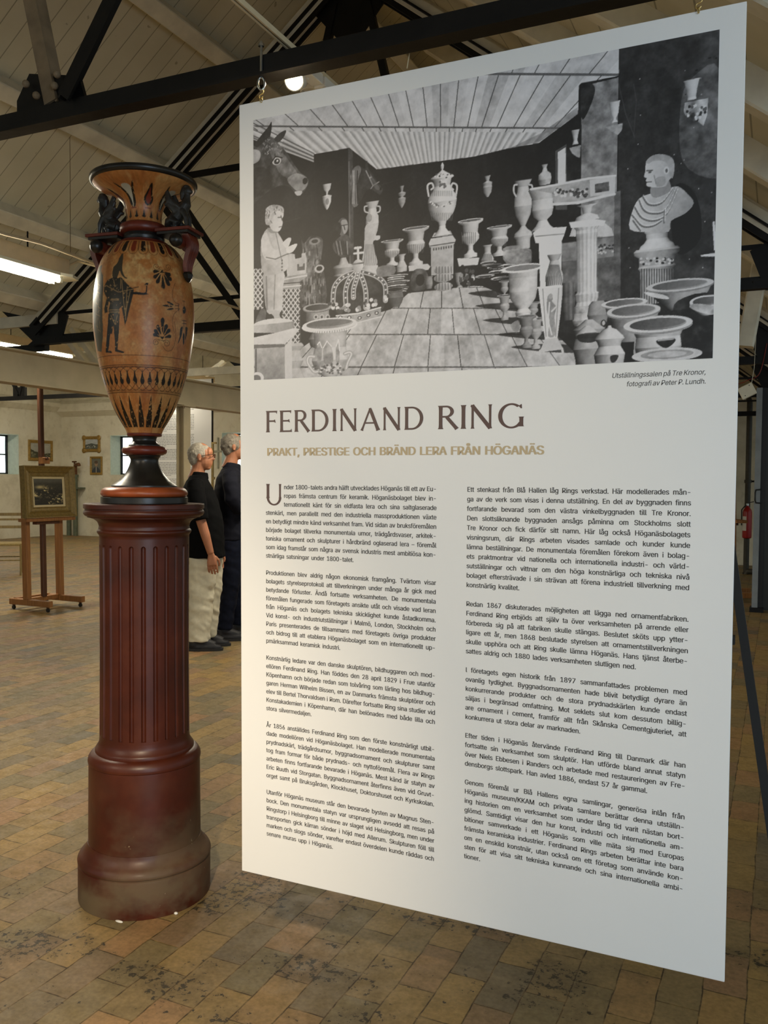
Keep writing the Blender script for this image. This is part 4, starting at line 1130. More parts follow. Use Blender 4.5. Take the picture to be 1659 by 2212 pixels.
    s.turned(1155, [(1265, 30), (1280, 18), (1310, 16), (1350, 36), (1385, 34)], .78, .36); s.poly([(990, 1355), (1100, 1340), (1105, 1400), (1000, 1420)], .55, 3, .1)
    s.turned(1340, [(1415, 30), (1425, 22), (1470, 26), (1500, 18)], .6, .3); s.turned(1548, [(1388, 36), (1400, 30), (1450, 26), (1480, 14), (1490, 22)], .74, .3)
    s.B(); s.urn(35, 1240, 1450, 72, hi=.9, lo=.36); s.poly([(-40, 1455), (85, 1450), (75, 1490), (-30, 1500)], .84)
    for k in range(26): s.ell(R.uniform(-25, 60), R.uniform(1500, 1600), 10, 12, R.choice([.85, .6, .25, .4]))
    for k in range(8): s.line([(-15 + 11 * k, 1310), (-10 + 10 * k, 1370)], 4, .45, .7)
    s.urn(197, 1275, 1440, 72, hi=.86, lo=.34); s.turned(130, [(1378, 30), (1392, 18), (1420, 17), (1460, 36), (1495, 33)], .8, .36)
    for k in range(7): s.line([(108 + 7 * k, 1430), (104 + 8.5 * k, 1490)], 3, .4, .7)
    for k in range(10): s.line([(158 + 8.5 * k, 1345), (165 + 7.5 * k, 1385)], 3, .45, .7)
    s.turned(130, [(990, 18), (1005, 13), (1020, 8), (1030, 27), (1046, 25), (1055, 26), (1085, 22), (1110, 6)], .76, .3)
    # window, light pier, dark wall on the right
    s.poly([(512, 1180), (512, 850), (575, 810), (578, 1180)], .40); s.poly([(526, 1040), (526, 856), (570, 828), (570, 1030)], .88)
    s.poly([(578, 805), (655, 600), (660, 1010), (578, 1180)], .22, 0, .05)
    s.poly([(660, 500), (720, 470), (870, 432), (852, 1400), (655, 1400)], .58, 0, .14); s.poly([(660, 480), (720, 470), (735, 520), (690, 640), (660, 660)], .26, 4, .1)
    m = s.poly([(872, 240), (1470, 100), (1430, 2100), (860, 2100)], .28, 0, .05)
    s.G[m] += (np.clip(s.n1[m] * 1.5 - .55, 0, 1) * .36 * np.clip((s.X[m] - 1420) / 90, 0, 1)); s.G[m] += ((s.n3[m] - .5) * .10)
    s.poly([(1225, 560), (1300, 420), (1440, 380), (1440, 900), (1400, 1000), (1230, 900)], .52, 4, .16, .55)
    s.poly([(845, 1080), (880, 1070), (878, 1680), (838, 1690)], .45, 0, .12); s.line([(955, 470), (970, 560), (955, 760)], 5, .42, .5); s.line([(865, 450), (910, 640), (960, 770)], 4, .45, .5)
    for k in range(40): s.ell(R.uniform(900, 1430), R.uniform(320, 1550), 3, 3, R.choice([.7, .8, .1]))
    s.ell(1388, 318, 8, 4, .05); s.ell(1425, 318, 6, 4, .05); s.ell(1313, 388, 7, 5, .06)
    s.poly([(1180, 1060), (1260, 1040), (1325, 1150), (1330, 1340), (1220, 1430), (1170, 1330)], .13, 4, .03, .8)
    s.turned(625, [(730, 24), (760, 16), (790, 11), (812, 18)], .88, .4); s.poly([(590, 832), (656, 815), (650, 888), (630, 880), (606, 862)], .70, 0, .2)
    s.turned(847, [(568, 32), (590, 27), (640, 21), (662, 9), (672, 9), (686, 20)], .93, .5); s.poly([(795, 714), (893, 690), (888, 730), (866, 757), (835, 742)], .68, 0, .24)
    s.turned(1285, [(440, 48), (452, 42), (500, 30), (540, 24), (556, 26)], .90, .5); s.poly([(1245, 572), (1378, 545), (1372, 640), (1350, 703), (1305, 665), (1300, 625), (1248, 645), (1238, 620)], .70, 0, .26)
    for k in range(24): s.ell(R.uniform(1250, 1365), R.uniform(585, 670), 8, 9, R.choice([.85, .45, .3]))
    # chimneypiece and relief
    s.poly([(590, 1330), (610, 1270), (700, 1230), (780, 1245), (830, 1285), (842, 1330)], .80, 0, .08); s.poly([(545, 1368), (842, 1325), (838, 1690), (740, 1690), (735, 1420), (640, 1430), (640, 1640), (555, 1640)], .46, 0, .1)
    s.poly([(548, 1372), (842, 1330), (840, 1440), (735, 1455), (550, 1470)], .56, 0, .12)
    for k in range(26): s.ell(R.uniform(735, 838), R.uniform(1375, 1425), 7, 6, R.choice([.75, .35]))
    # tall two-handled vase on a stand
    s.turned(330, [(1013, 50), (1030, 42), (1050, 30), (1080, 34), (1110, 48), (1160, 50), (1210, 42), (1260, 18), (1272, 12), (1290, 24), (1310, 48), (1330, 52), (1345, 40), (1400, 38)], .82, .36)
    for sg in (-1, 1): s.line([tuple(p) for p in crom([(330 + sg * 40, 1105), (330 + sg * 52, 1080), (330 + sg * 50, 1045), (330 + sg * 34, 1040)], 5, False)], 8, .8)
    # long carved trough on its urns
    s.turned(452, [(925, 18), (945, 10), (965, 16), (980, 34), (1010, 38), (1040, 30)], .82, .4, tex=.16)
    s.turned(440, [(1062, 82), (1085, 72), (1120, 58), (1180, 60), (1215, 52), (1240, 24), (1270, 40), (1295, 66)], .88, .4)
    s.poly([(372, 1066), (480, 1045), (700, 1002), (850, 985), (852, 1020), (840, 1092), (800, 1110), (640, 1148), (505, 1152), (490, 1088)], .66, 0, .1)
    s.line([(372, 1066), (490, 1045), (700, 1003), (850, 987)], 11, .88); s.line([(490, 1150), (640, 1140), (800, 1098), (845, 1090)], 14, .86)
    for k in range(46): s.ell(R.uniform(500, 690), 1085 + R.uniform(-24, 24), 9, 8, R.choice([.84, .40, .34]))
    s.poly([(705, 1010), (850, 990), (848, 1085), (708, 1105)], .80); s.poly([(735, 1035), (815, 1020), (815, 1072), (735, 1085)], .38, 0, .2)
    # white pedestals and fluted column
    s.poly([(385, 1310), (420, 1285), (575, 1275), (562, 1320), (545, 1360), (400, 1368)], .92); s.poly([(418, 1365), (548, 1358), (545, 1620), (425, 1620)], .93, grad=(1, 0, -.06)); s.line([(400, 1330), (560, 1315)], 5, .6)
    s.turned(690, [(1150, 60), (1165, 30), (1200, 22), (1215, 60), (1238, 70)], .86, .4)
    s.poly([(588, 1250), (740, 1232), (795, 1240), (785, 1268), (600, 1282)], .90); s.turned(688, [(1275, 72), (1290, 60), (1310, 62), (1345, 58), (1640, 56), (1650, 66), (1680, 64), (1695, 58), (1720, 66)], .92, .48, flutes=15)
    s.turned(668, [(1720, 60), (1760, 55), (1800, 62), (1830, 50)], .82, .34, tex=.2)
    # draped stand, relief vase and the lower left vessels
    s.turned(505, [(1430, 40), (1446, 34), (1465, 24), (1500, 34), (1550, 50), (1605, 48)], .80, .3)
    for k in range(9): s.line([(482 + 6 * k, 1490), (462 + 11 * k, 1600)], 4, .35, .7)
    for k in range(14): a, b = R.uniform(110, 320), R.uniform(1475, 1570); s.ell(a, b, R.uniform(40, 70), 10, R.choice([.8, .7, .45])); s.ell(a, b + 3, 40, 5, .25)
    for y_ in (1420, 1440, 1400): s.poly([(215, y_), (300, y_ - 20), (375, y_ + 5), (360, y_ + 60), (260, y_ + 60)], .66, 3, .2, .7)
    for y_, x0, x1 in ((1650, 20, 330), (1720, 60, 430), (1800, 100, 520), (1880, 180, 600), (1950, 260, 640)): s.poly([(x0, y_), ((x0 + x1) / 2, y_ - 18), (x1, y_ - 6), (x1, y_ + 30), ((x0 + x1) / 2, y_ + 26)], .17, 4, .05, .72)
    for xc, y0, y1, w in ((225, 1580, 1680, 32), (225, 1660, 1800, 42), (400, 1790, 1960, 50), (385, 1700, 1800, 44)): s.urn(xc, y0, y1, w, hi=.74, lo=.26)
    s.poly([(258, 1830), (300, 1800), (312, 1840), (290, 1870)], .6, 3, .1)
    s.turned(330, [(1515, 84), (1560, 80), (1640, 78), (1680, 70), (1710, 50), (1735, 28), (1755, 45), (1775, 40)], .90, .40, tex=.10); s.ell(328, 1508, 122, 24, .9); s.ell(328, 1506, 98, 15, .55)
    s.urn(348, 1775, 1955, 56, hi=.62, lo=.2)
    s.poly([(414, 1615), (555, 1605), (540, 1760), (522, 1900), (452, 1908), (432, 1760)], .86, grad=(1, 0, -.08)); s.line([(414, 1618), (555, 1608)], 9, .95); s.poly([(452, 1905), (522, 1897), (555, 1962), (420, 1980)], .78); s.line([(425, 1970), (420, 1990)], 12, .8); s.line([(548, 1958), (552, 1978)], 12, .8)
    s.poly([(468, 1665), (492, 1655), (500, 1700), (520, 1720), (505, 1780), (512, 1880), (470, 1890), (478, 1800), (462, 1740)], .60, 3, .1); s.ell(484, 1665, 11, 15, .66); s.line([(495, 1690), (520, 1720), (490, 1750)], 8, .82); s.line([(478, 1700), (470, 1800), (490, 1880)], 6, .9); s.line([(440, 1625), (458, 1890)], 4, .6); s.line([(530, 1620), (512, 1890)], 4, .6)
    s.turned(585, [(1590, 34), (1700, 36), (1800, 30)], .52, .2, flutes=7)
    # marble bust on a fluted drum
    s.turned(1085, [(1392, 118), (1405, 132), (1425, 128), (1440, 104), (1490, 102), (1500, 108), (1515, 96), (1730, 94)], .78, .28, lx=-.2)
    for k in range(13): s.line([(998 + 14.2 * k, 1512), (998 + 14.2 * k, 1725)], 6, .3, .75)
    for k in range(30): s.ell(R.uniform(990, 1180), R.uniform(1450, 1485), 8, 7, R.choice([.8, .3]))
    s.turned(1085, [(1295, 74), (1310, 62), (1340, 60), (1360, 74), (1372, 92), (1395, 104)], .86, .34, lx=-.2)
    s.poly([(932, 1288), (945, 1190), (985, 1115), (1055, 1085), (1150, 1058), (1205, 1045), (1262, 1090), (1294, 1140), (1245, 1198), (1165, 1240), (1152, 1300), (1040, 1304)], .72, 3, .03, grad=(-1, -.3, .12))
    for q in ([(985, 1125), (1010, 1180), (1060, 1200), (1130, 1180), (1190, 1060)], [(960, 1165), (1000, 1225), (1070, 1240), (1140, 1200), (1200, 1070)], [(945, 1210), (1000, 1270), (1060, 1270), (1110, 1240)], [(1005, 1105), (1040, 1150), (1110, 1140), (1170, 1062)], [(1130, 1180), (1125, 1250)], [(950, 1240), (990, 1295)]):
        c = [tuple(p) for p in crom(q, 5, False)]; s.line(c, 9, .46, .8); s.line([(a + 4, b - 9) for a, b in c], 6, .90, .6)
    s.poly([(1058, 1040), (1140, 1000), (1165, 1050), (1150, 1080), (1080, 1110), (1050, 1090)], .60, 3)
    s.poly([(1025, 905), (1060, 875), (1120, 865), (1170, 885), (1184, 930), (1174, 985), (1150, 1015), (1135, 1045), (1085, 1052), (1040, 1048), (1026, 1040), (1028, 1022), (1022, 1012), (1028, 1000), (1012, 992), (1020, 960)], .78, 2, .02, grad=(-1, 0, .08))
    s.poly([(1022, 908), (1060, 872), (1120, 864), (1172, 885), (1186, 935), (1174, 1000), (1155, 975), (1150, 925), (1110, 900), (1060, 905), (1040, 918)], .68, 3, .08); s.ell(1139, 955, 15, 22, .82); s.ell(1140, 957, 7, 12, .45); s.line([(1028, 958), (1060, 955)], 6, .42); s.ell(1046, 966, 10, 6, .45); s.line([(1028, 1022), (1055, 1020)], 4, .42); s.line([(1070, 985), (1080, 1030)], 5, .6); s.poly([(1080, 1000), (1130, 990), (1130, 1035), (1085, 1048)], .58, 3, 0, .6)
    s.poly([(1400, 1245), (1412, 1240), (1425, 1400), (1408, 1405)], .85); s.poly([(1330, 1432), (1440, 1415), (1440, 1440), (1335, 1440)], .85); s.poly([(1345, 1440), (1440, 1440), (1440, 1560), (1350, 1500)], .30, 0, .1)
    # bowls and jars at lower right
    s.poly([(980, 1720), (1430, 1650), (1430, 2060), (880, 2060)], .20, 0, .06)
    s.pot(1215, 1600, 192, 34, [(1610, 180), (1650, 160), (1690, 120), (1740, 60)], .78, .18, .55); s.poly([(1010, 1640), (1120, 1655), (1150, 1680), (1060, 1670)], .85, 3, .14)
    s.poly([(1200, 1690), (1400, 1660), (1410, 1960), (1240, 1940), (1180, 1800)], .22, 4, .16, .9)
    s.pot(1370, 1690, 102, 34, [(1700, 90), (1745, 70), (1770, 30)], .82, .3, .5); s.poly([(1268, 1725), (1300, 1705), (1410, 1720), (1410, 1765), (1330, 1755)], .74, 3, .22)
    s.turned(750, [(1690, 30), (1710, 50), (1770, 60), (1850, 40)], .66, .3); s.pot(900, 1702, 130, 26, [(1715, 110), (1760, 100), (1800, 80)], .84, .36, .55)
    s.pot(952, 1745, 152, 38, [(1760, 140), (1830, 128), (1900, 105), (1990, 90)], .80, .24, .56)
    s.ell(782, 1818, 16, 22, .3); s.ell(782, 1815, 9, 13, .75)
    s.turned(700, [(1795, 20), (1815, 45), (1850, 92), (1866, 88), (1900, 78), (1960, 90), (2050, 70), (2080, 60)], .74, .2); s.turned(690, [(1830, 12), (1850, 40), (1880, 66)], .8, .3)
    s.poly([(640, 1880), (760, 1870), (730, 1920), (650, 1920)], .13, 4, 0, .7)
    s.pot(1090, 1820, 196, 46, [(1840, 150), (1890, 125), (1950, 132), (2010, 120)], .84, .30, .50); s.poly([(1085, 1910), (1180, 1900), (1180, 1925), (1135, 1955), (1090, 1935)], .25, 3, .1); s.line([(1090, 1912), (1175, 1903)], 9, .66)
    s.poly([(880, 1925), (955, 1920), (945, 2060), (880, 2060)], .16, 0, .06); s.ell(1140, 1993, 200, 40, .80, tex=.06); s.ell(1140, 1990, 150, 26, .62, tex=.1); s.ell(1140, 1990, 110, 17, .74, tex=.1)
    s.turned(815, [(1828, 8), (1842, 14), (1852, 40), (1890, 78), (1905, 86), (1918, 70), (1945, 62), (1990, 88), (2050, 78), (2080, 70)], .86, .26); s.poly([(820, 2000), (865, 1995), (850, 2030), (825, 2035)], .3, 3)
    # big beaded pot at the very front
    s.A(); s.turned(672, [(1760, 118), (1800, 112), (1900, 106), (1945, 116), (1985, 124), (2030, 108), (2070, 74), (2095, 40)], .82, .38, lx=.22, tex=.08)
    s.ell(668, 1752, 184, 46, .62); s.ell(668, 1742, 184, 44, .86); s.ell(668, 1738, 158, 31, .58, grad=(1, 0, .12)); s.ell(668, 1732, 150, 22, .42, .6)
    for k in range(34): a = math.pi * k / 33; s.ell(668 - 182 * math.cos(a), 1752 + 40 * math.sin(a) + .07 * 182 * math.cos(a), 6, 7, .9)
    for q in ([(585, 1880), (600, 1860), (615, 1900), (610, 1990), (585, 2000)], [(625, 1900), (650, 1855), (680, 1890), (692, 1990), (660, 2010), (630, 2000)], [(712, 1890), (728, 1845), (735, 1920), (732, 1995), (710, 1990)]): s.poly(q, .62, 3, .16); s.line(q[:3], 5, .92)
    for k in range(60): a, b = R.uniform(570, 775), R.uniform(2005, 2080); s.ell(a, b, 8, 7, R.choice([.84, .42, .5]))
    for q in ([(565, 1960), (528, 1960), (520, 2000), (560, 2060), (590, 2060)], [(770, 1940), (800, 1930), (815, 1945), (790, 2000), (780, 2040)]): s.line([tuple(p) for p in crom(q, 5, False)], 22, .66); s.line([tuple(p) for p in crom(q, 5, False)], 8, .84)
    # grain, fading
    s.G = (s.G - .5) * 1.04 + .5 + (s.n2 - .5) * .05 + (vnoise(s.U * 260, s.V * 150, 21, 2) - .5) * .05
    return s.G


def make_print():
    nu, nv = 820, 480
    G = draw_print(nu * 2, nv * 2)
    G = G.reshape(nv, 2, nu, 2).mean((1, 3))
    x = np.clip((G - .18) / .74, 0, 1); G = .17 + .77 * (x * .45 + .55 * x * x * (3 - 2 * x))
    H = homog(PR, [(0.0422, 0.0450), (1.1518, 0.0450), (1.1518, 0.7018), (0.0422, 0.7018)])
    u = np.linspace(0.0428, 1.1506, nu); v = np.linspace(0.0452, 0.7018, nv); Ug, Vg = np.meshgrid(u, v)
    P = np.stack([BX + Ug, BY + BK * Vg - EPS, BZ - Vg], -1)
    C = s2l(np.stack([G * .985, G * .975, G * .985], -1))
    me = grid_mesh('photo_print', P[::-1], C[::-1])
    link('photo_print', me, vcol('matt_grey_photo_print', .45, .35), banner)


make_print()


# ================================================================ PEDESTAL
CX, CY = -3.06 * math.sin(math.radians(40.03)), 3.06 * math.cos(math.radians(40.03))


def red_glaze():
    t = NT('dark_red_brown_glaze'); p = t.pos()
    a = t.noise(p, 6, 5, 0.6); b = t.noise(t.mapping(p, (1, 1, 1.4)), 3.2, 5, 0.62)
    c = t.ramp(a, (0.3, lin('37160c')), (0.55, lin('471c0e')), (0.75, lin('552715')))
    z = t.n('SeparateXYZ'); t.set(z.inputs[0], p)
    low = t.n('MapRange'); t.set(low.inputs[0], z.outputs[2]); low.inputs[1].default_value = 0.46; low.inputs[2].default_value = -0.05
    dust = t.math('MULTIPLY', t.f(b, 0.43, 0.62), low.outputs[0])
    c = t.mix(t.math('MULTIPLY', dust, 0.85), c, lin('665a41'))
    chip = t.noise(p, 38, 3, 0.6); c = t.mix(t.math('MULTIPLY', t.f(chip, 0.72, 0.76), t.math('MULTIPLY', low.outputs[0], 0.8)), c, lin('b7a886'))
    t.pin('Base Color', c)
    t.pin('Roughness', t.math('ADD', 0.40, t.math('MULTIPLY', dust, 0.45))); t.pin('Specular IOR Level', 0.38)
    t.pin('Coat Weight', 0.05); t.pin('Coat Roughness', 0.25); t.bump(t.noise(p, 55, 3), 0.05, 0.004)
    return t.m


M_RED = red_glaze()
ped = thing('pedestal', 'tall dark red brown fluted column pedestal carrying the painted vase', 'pedestal', (CX, CY, 0))


def turn(name, prof, mat, parent, n=96, caps=True):
    return MB().lathe(prof, n, (CX, CY), caps).build(name, mat, parent, smooth=32)


def soft(prof, k=4): return [tuple(p) for p in crom(prof, k, False)]


turn('plinth', [(.2195, 0), (.2204, .004), (.2204, .116), (.2190, .121), (.2165, .123), (.2170, .127)] + soft([(.2215, .130), (.2215, .138), (.215, .150), (.203, .162), (.1925, .178), (.1885, .192)]), M_RED, ped)
turn('drum', [(.1868, .190), (.1866, .25), (.1848, .450), (.1840, .4585)], M_RED, ped)
turn('shoulder_moulding', [(.1825, .457), (.1865, .461)] + soft([(.1875, .468), (.1850, .480), (.1770, .492), (.168, .4975)]) + [(.1640, .4985), (.1640, .505)] + soft([(.1625, .509), (.156, .518), (.1505, .530), (.149, .546)]), M_RED, ped)


def fluted(z0, z1, r0, r1, f0, f1, nf=24, per=20, depth=.0085, phase=0.0):
    n = nf * per; zs = sorted(set(np.round(np.concatenate([np.linspace(z0, z1, 26), [f0 - .0008, f0, f0 + .0008], np.linspace(f1 - .013, f1 + .0005, 18)]), 5))); rings = []
    for z in zs:
        rr = r0 + (r1 - r0) * (z - z0) / (z1 - z0) - .0016 * math.sin(math.pi * (z - z0) / (z1 - z0)); rg = []
        hw = .19
        if z > f1 - .012: hw = .19 * math.sqrt(max(0, 1 - ((z - (f1 - .012)) / .012) ** 2)) if z < f1 else 0
        if z < f0: hw = 0
        for k in range(n):
            a = 2 * math.pi * k / n + phase; t = (k % per) / per - .5
            d = depth * math.sqrt(max(0, 1 - (t / hw) ** 2)) * min(1, hw / .12) if hw > .01 and abs(t) < hw else 0
            rg.append((CX + (rr - d) * math.cos(a), CY + (rr - d) * math.sin(a), z))
        rings.append(rg)
    return MB().loft(rings)


fluted(.545, 1.219, .1490, .1480, .556, 1.197, phase=math.radians(-50 - 1.6 + 7.5)).build('fluted_shaft', M_RED, ped, smooth=38)
turn('capital', [(.1480, 1.217), (.1480, 1.226)] + soft([(.1500, 1.230), (.1548, 1.237), (.1550, 1.243), (.1515, 1.2475)]) + [(.1500, 1.2485), (.1500, 1.252)] + soft([(.1485, 1.258), (.1535, 1.272), (.164, 1.281), (.178, 1.2865), (.186, 1.288)]) + [(.1865, 1.291)] + soft([(.1925, 1.293), (.1975, 1.299), (.1985, 1.305), (.1965, 1.311), (.1945, 1.313)]) + [(.1930, 1.3135), (.1930, 1.3165), (.1965, 1.317), (.1985, 1.319), (.1987, 1.3315), (.1970, 1.3335), (.001, 1.3340)], M_RED, ped)

# ================================================================ VASE
M_VBLACK = flat('black_slip_glaze', '1f1d1a', 0.33, spec=0.5, var=0.35, scale=22, bump=0.05)
M_VRED = flat('worn_red_glaze', '6a2a1b', 0.36, spec=0.45, var=0.35, scale=12, bump=0.05)
M_VORANGE = flat('orange_brown_glaze', '9a4a24', 0.36, var=0.3, scale=12)
vase = thing('painted_vase', 'large orange and black figured vase with sphinx handles on the fluted pedestal', 'vase', (CX, CY, 1.334))
FRONT = math.radians(-50)
BODY_PROF = np.array([(1.570, .0575), (1.585, .0630), (1.618, .0825), (1.652, .1001), (1.695, .1173), (1.755, .1363), (1.800, .1470), (1.844, .1548), (1.910, .1632), (1.960, .1650), (2.003, .1642), (2.045, .1606), (2.078, .1556), (2.110, .1480), (2.137, .1390), (2.165, .1240), (2.185, .1080), (2.198, .0920), (2.206, .0760)])
NECK_PROF = np.array([(2.262, .0640), (2.270, .0600), (2.283, .0577), (2.300, .0582), (2.316, .0611), (2.330, .0660), (2.342, .0730), (2.352, .0830), (2.362, .0985), (2.372, .1195), (2.381, .1420), (2.389, .1560), (2.396, .1650)])
_bz = crom(BODY_PROF, 12, False); _nz = crom(NECK_PROF, 10, False)
rbody = lambda z: np.interp(z, _bz[:, 0], _bz[:, 1])


def on_vase(px, py):
    """where a sight line meets the vase body: angle from the front (rad) and height"""
    d = ray(px, py); o = CAM_POS; t0 = 2.5
    for _ in range(400):
        q = o + d * t0; r = math.hypot(q[0] - CX, q[1] - CY)
        if r <= rbody(q[2]): break
        t0 += .0025
    a = math.atan2(q[1] - CY, q[0] - CX) - FRONT
    return ((a + math.pi) % (2 * math.pi) - math.pi, q[2])


class Glaze:
    """painted decoration kept on an (angle, height) grid"""
    def __init__(s, A, Z): s.A, s.Z = A, Z; s.C = np.zeros(A.shape + (3,))
    def put(s, m, c, a=1.0): s.C[m] = s.C[m] * (1 - a) + np.array(c) * a
    def poly(s, pts, c, a=1.0): s.put(inpoly(s.A, s.Z, pts), c, a)
    def around(s, n, fn, off=0.0):
        for k in range(n): fn((k + .5) * 2 * math.pi / n - math.pi + off, k)
    def px(s, z, pts, c, smooth=0, a=1.0):
        q = np.array(pts, float)
        if smooth: q = crom(q, smooth)
        s.poly([on_vase(z[0] + x / 4.1475, z[1] + y / 4.1475) for x, y in q], c, a)
    def pline(s, z, pts, w, c, smooth=0, a=1.0):
        q = np.array(pts, float)
        if smooth: q = crom(q, smooth, False)
        q = [on_vase(z[0] + x / 4.1475, z[1] + y / 4.1475) for x, y in q]
        s.aline(q, w, c, a)
    def aline(s, q, w, c, a=1.0):
        for (a0, z0), (a1, z1) in zip(q, q[1:]):
            r = float(rbody((z0 + z1) / 2)); A = s.A * r; dx, dz = (a1 - a0) * r, z1 - z0; L2 = dx * dx + dz * dz
            if L2 < 1e-12: continue
            bb = (A > min(a0, a1) * r - w) & (A < max(a0, a1) * r + w) & (s.Z > min(z0, z1) - w) & (s.Z < max(z0, z1) + w)
            t = np.clip(((A[bb] - a0 * r) * dx + (s.Z[bb] - z0) * dz) / L2, 0, 1)
            k = np.clip((w * .75 - np.hypot(A[bb] - a0 * r - t * dx, s.Z[bb] - z0 - t * dz)) / (w * .4), 0, 1) * a
            s.C[bb] = s.C[bb] * (1 - k[:, None]) + np.array(c) * k[:, None]


CLAY, PALE, DARK, BRICK = np.array(lin('b27038')), np.array(lin('c79c62')), np.array(lin('1c1712')), np.array(lin('7a2f1a'))
LINE = np.array(lin('3a1c10'))


def clay(A, Z, seed):
    n = vnoise((A + 4) * 2.2, Z * 13, seed); m = vnoise((A + 4) * 9, Z * 60, seed + 1); f = vnoise((A + 4) * 30, Z * 190, seed + 2, 3)
    pale = np.clip((n - .43) * 4, 0, 1) * .55 + np.clip((m - .56) * 6, 0, 1) * .45
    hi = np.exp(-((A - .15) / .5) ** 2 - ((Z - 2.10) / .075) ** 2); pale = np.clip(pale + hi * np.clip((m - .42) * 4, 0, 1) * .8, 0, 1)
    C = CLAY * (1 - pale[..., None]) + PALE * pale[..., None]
    C = C * (1 + (f - .5) * .5)[..., None]
    st = np.clip((vnoise((A + 4) * 5, Z * 10, seed + 5) - .56) * 5, 0, 1) * .55
    return C * (1 - st[..., None]) + np.array(lin('8d4a22')) * st[..., None], f, m


def paint_body():
    NT_, NZ = 760, 340
    a = (np.arange(NT_ * 2) / (NT_ * 2) * 2 * np.pi - np.pi); z = np.linspace(1.570, 2.206, NZ * 2)
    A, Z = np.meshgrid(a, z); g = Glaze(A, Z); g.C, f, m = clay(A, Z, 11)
    base = g.C.copy()
    Z1, Z2 = (150, 320), (150, 700)
    # tongues round the shoulder
    def tongue(c, k):
        col = DARK if k % 2 == 0 else BRICK; w = .072
        out = lambda s: [(c + w * s * math.cos(t), 2.158 - .012 * s * math.sin(t)) for t in np.linspace(0, math.pi, 12)] + [(c - w * s * .9, 2.190), (c + w * s * .9, 2.190)]
        o = out(1.6); g.aline(o[:12], .0011, LINE); g.aline([o[11], (c - w * 1.5, 2.19)], .0011, LINE); g.aline([o[0], (c + w * 1.5, 2.19)], .0011, LINE)
        g.poly(out(.85), col)
    g.around(26, tongue, .10)
    g.put(Z > 2.193, BRICK)
    # standing warrior with cloak, left of the front; the same figure again on the far side
    GREY = np.array(lin('2b2720'))
    n0 = g.C.copy()
    g.px(Z1, [(262, 1070), (295, 1045), (285, 1100), (302, 1140), (308, 1250), (304, 1640), (262, 1655), (226, 1650), (214, 1450), (226, 1280), (246, 1150)], np.array(lin('4a4538')))
    g.px(Z2, [(222, -5), (300, -5), (300, 120), (290, 250), (255, 240), (235, 120)], np.array(lin('4f4a3c')))
    for x in (268, 286): g.pline(Z1, [(x, 1090), (x - 6, 1655)], .0012, PALE, a=.5)
    for k in range(14): g.pline(Z1, [(240 + (k % 3) * 16, 1180 + k * 34), (256 + (k % 2) * 20, 1200 + k * 34)], .0014, PALE, a=.5)
    g.px(Z1, [(385, 1130), (398, 1065), (430, 1030), (452, 975), (484, 945), (474, 1060), (480, 1110), (498, 1150), (522, 1166), (505, 1170), (470, 1140), (452, 1100), (440, 1130), (425, 1165), (395, 1165)], np.array(lin('423a2c')), 3)
    g.px(Z1, [(312, 1235), (345, 1182), (388, 1160), (430, 1158), (470, 1160), (520, 1218), (578, 1268), (575, 1300), (540, 1440), (515, 1545), (500, 1590), (484, 1500), (466, 1420), (448, 1440), (452, 1490), (350, 1492), (352, 1440), (368, 1390), (310, 1290)], GREY)
    g.px(Z1, [(312, 1440), (340, 1330), (365, 1330), (340, 1440), (345, 1470), (318, 1480)], GREY)
    g.px(Z1, [(352, 1488), (452, 1488), (446, 1665), (404, 1665), (398, 1590), (384, 1665), (346, 1665)], DARK)
    g.px(Z2, [(346, -10), (392, -10), (376, 60), (362, 120), (358, 190), (350, 232), (384, 248), (380, 260), (328, 256), (328, 228), (334, 150)], DARK); g.px(Z2, [(402, -10), (448, -10), (442, 90), (438, 165), (432, 228), (496, 250), (482, 262), (412, 246), (410, 150), (400, 70)], DARK)
    g.px(Z1, [(548, 1292), (600, 1288), (660, 1296), (684, 1292), (710, 1310), (664, 1316), (590, 1312), (552, 1306)], DARK)
    g.px(Z1, [(682, 1296), (688, 1240), (672, 1222), (690, 1205), (708, 1210), (698, 1240), (694, 1296)], DARK); g.pline(Z1, [(440, 1290), (620, 1245)], .0022, DARK)
    for q in ([(330, 1230), (440, 1290), (570, 1266)], [(375, 1352), (445, 1352)], [(375, 1362), (445, 1362)], [(350, 1452), (450, 1450)], [(350, 1470), (450, 1468)], [(470, 1180), (500, 1480)], [(520, 1240), (505, 1540)], [(545, 1280), (500, 1500)], [(372, 1500), (410, 1580), (430, 1500)], [(396, 1180), (408, 1230)], [(462, 1170), (462, 1260)]): g.pline(Z1, q, .0013, PALE, a=.75)
    for x, y in ((370, 1230), (410, 1235), (380, 1270), (490, 1300), (520, 1380), (500, 1440), (370, 1530), (400, 1545)): g.pline(Z1, [(x - 9, y), (x + 9, y)], .0012, PALE, a=.7); g.pline(Z1, [(x, y - 9), (x, y + 9)], .0012, PALE, a=.7)
    # palmettes with spirals
    def petals(zz, c, ends, w):
        for ex, ey in ends:
            d = np.array([ex - c[0], ey - c[1]], float); L = np.hypot(*d); d /= L; n = np.array([-d[1], d[0]]); c0 = np.array(c) + d * L * .24
            g.px(zz, [c0, c0 + d * L * .38 + n * w * .72, c0 + d * L * .62 + n * w, np.array(c) + d * L * .99, c0 + d * L * .62 - n * w, c0 + d * L * .38 - n * w * .72], DARK, 3)
    def spiral(zz, c, r, dirn, t0):
        g.pline(zz, [(c[0] + r * (1 - .72 * k / 22) * math.cos(t0 + dirn * k * .42), c[1] + r * (1 - .72 * k / 22) * math.sin(t0 + dirn * k * .42)) for k in range(23)], .0013, LINE)
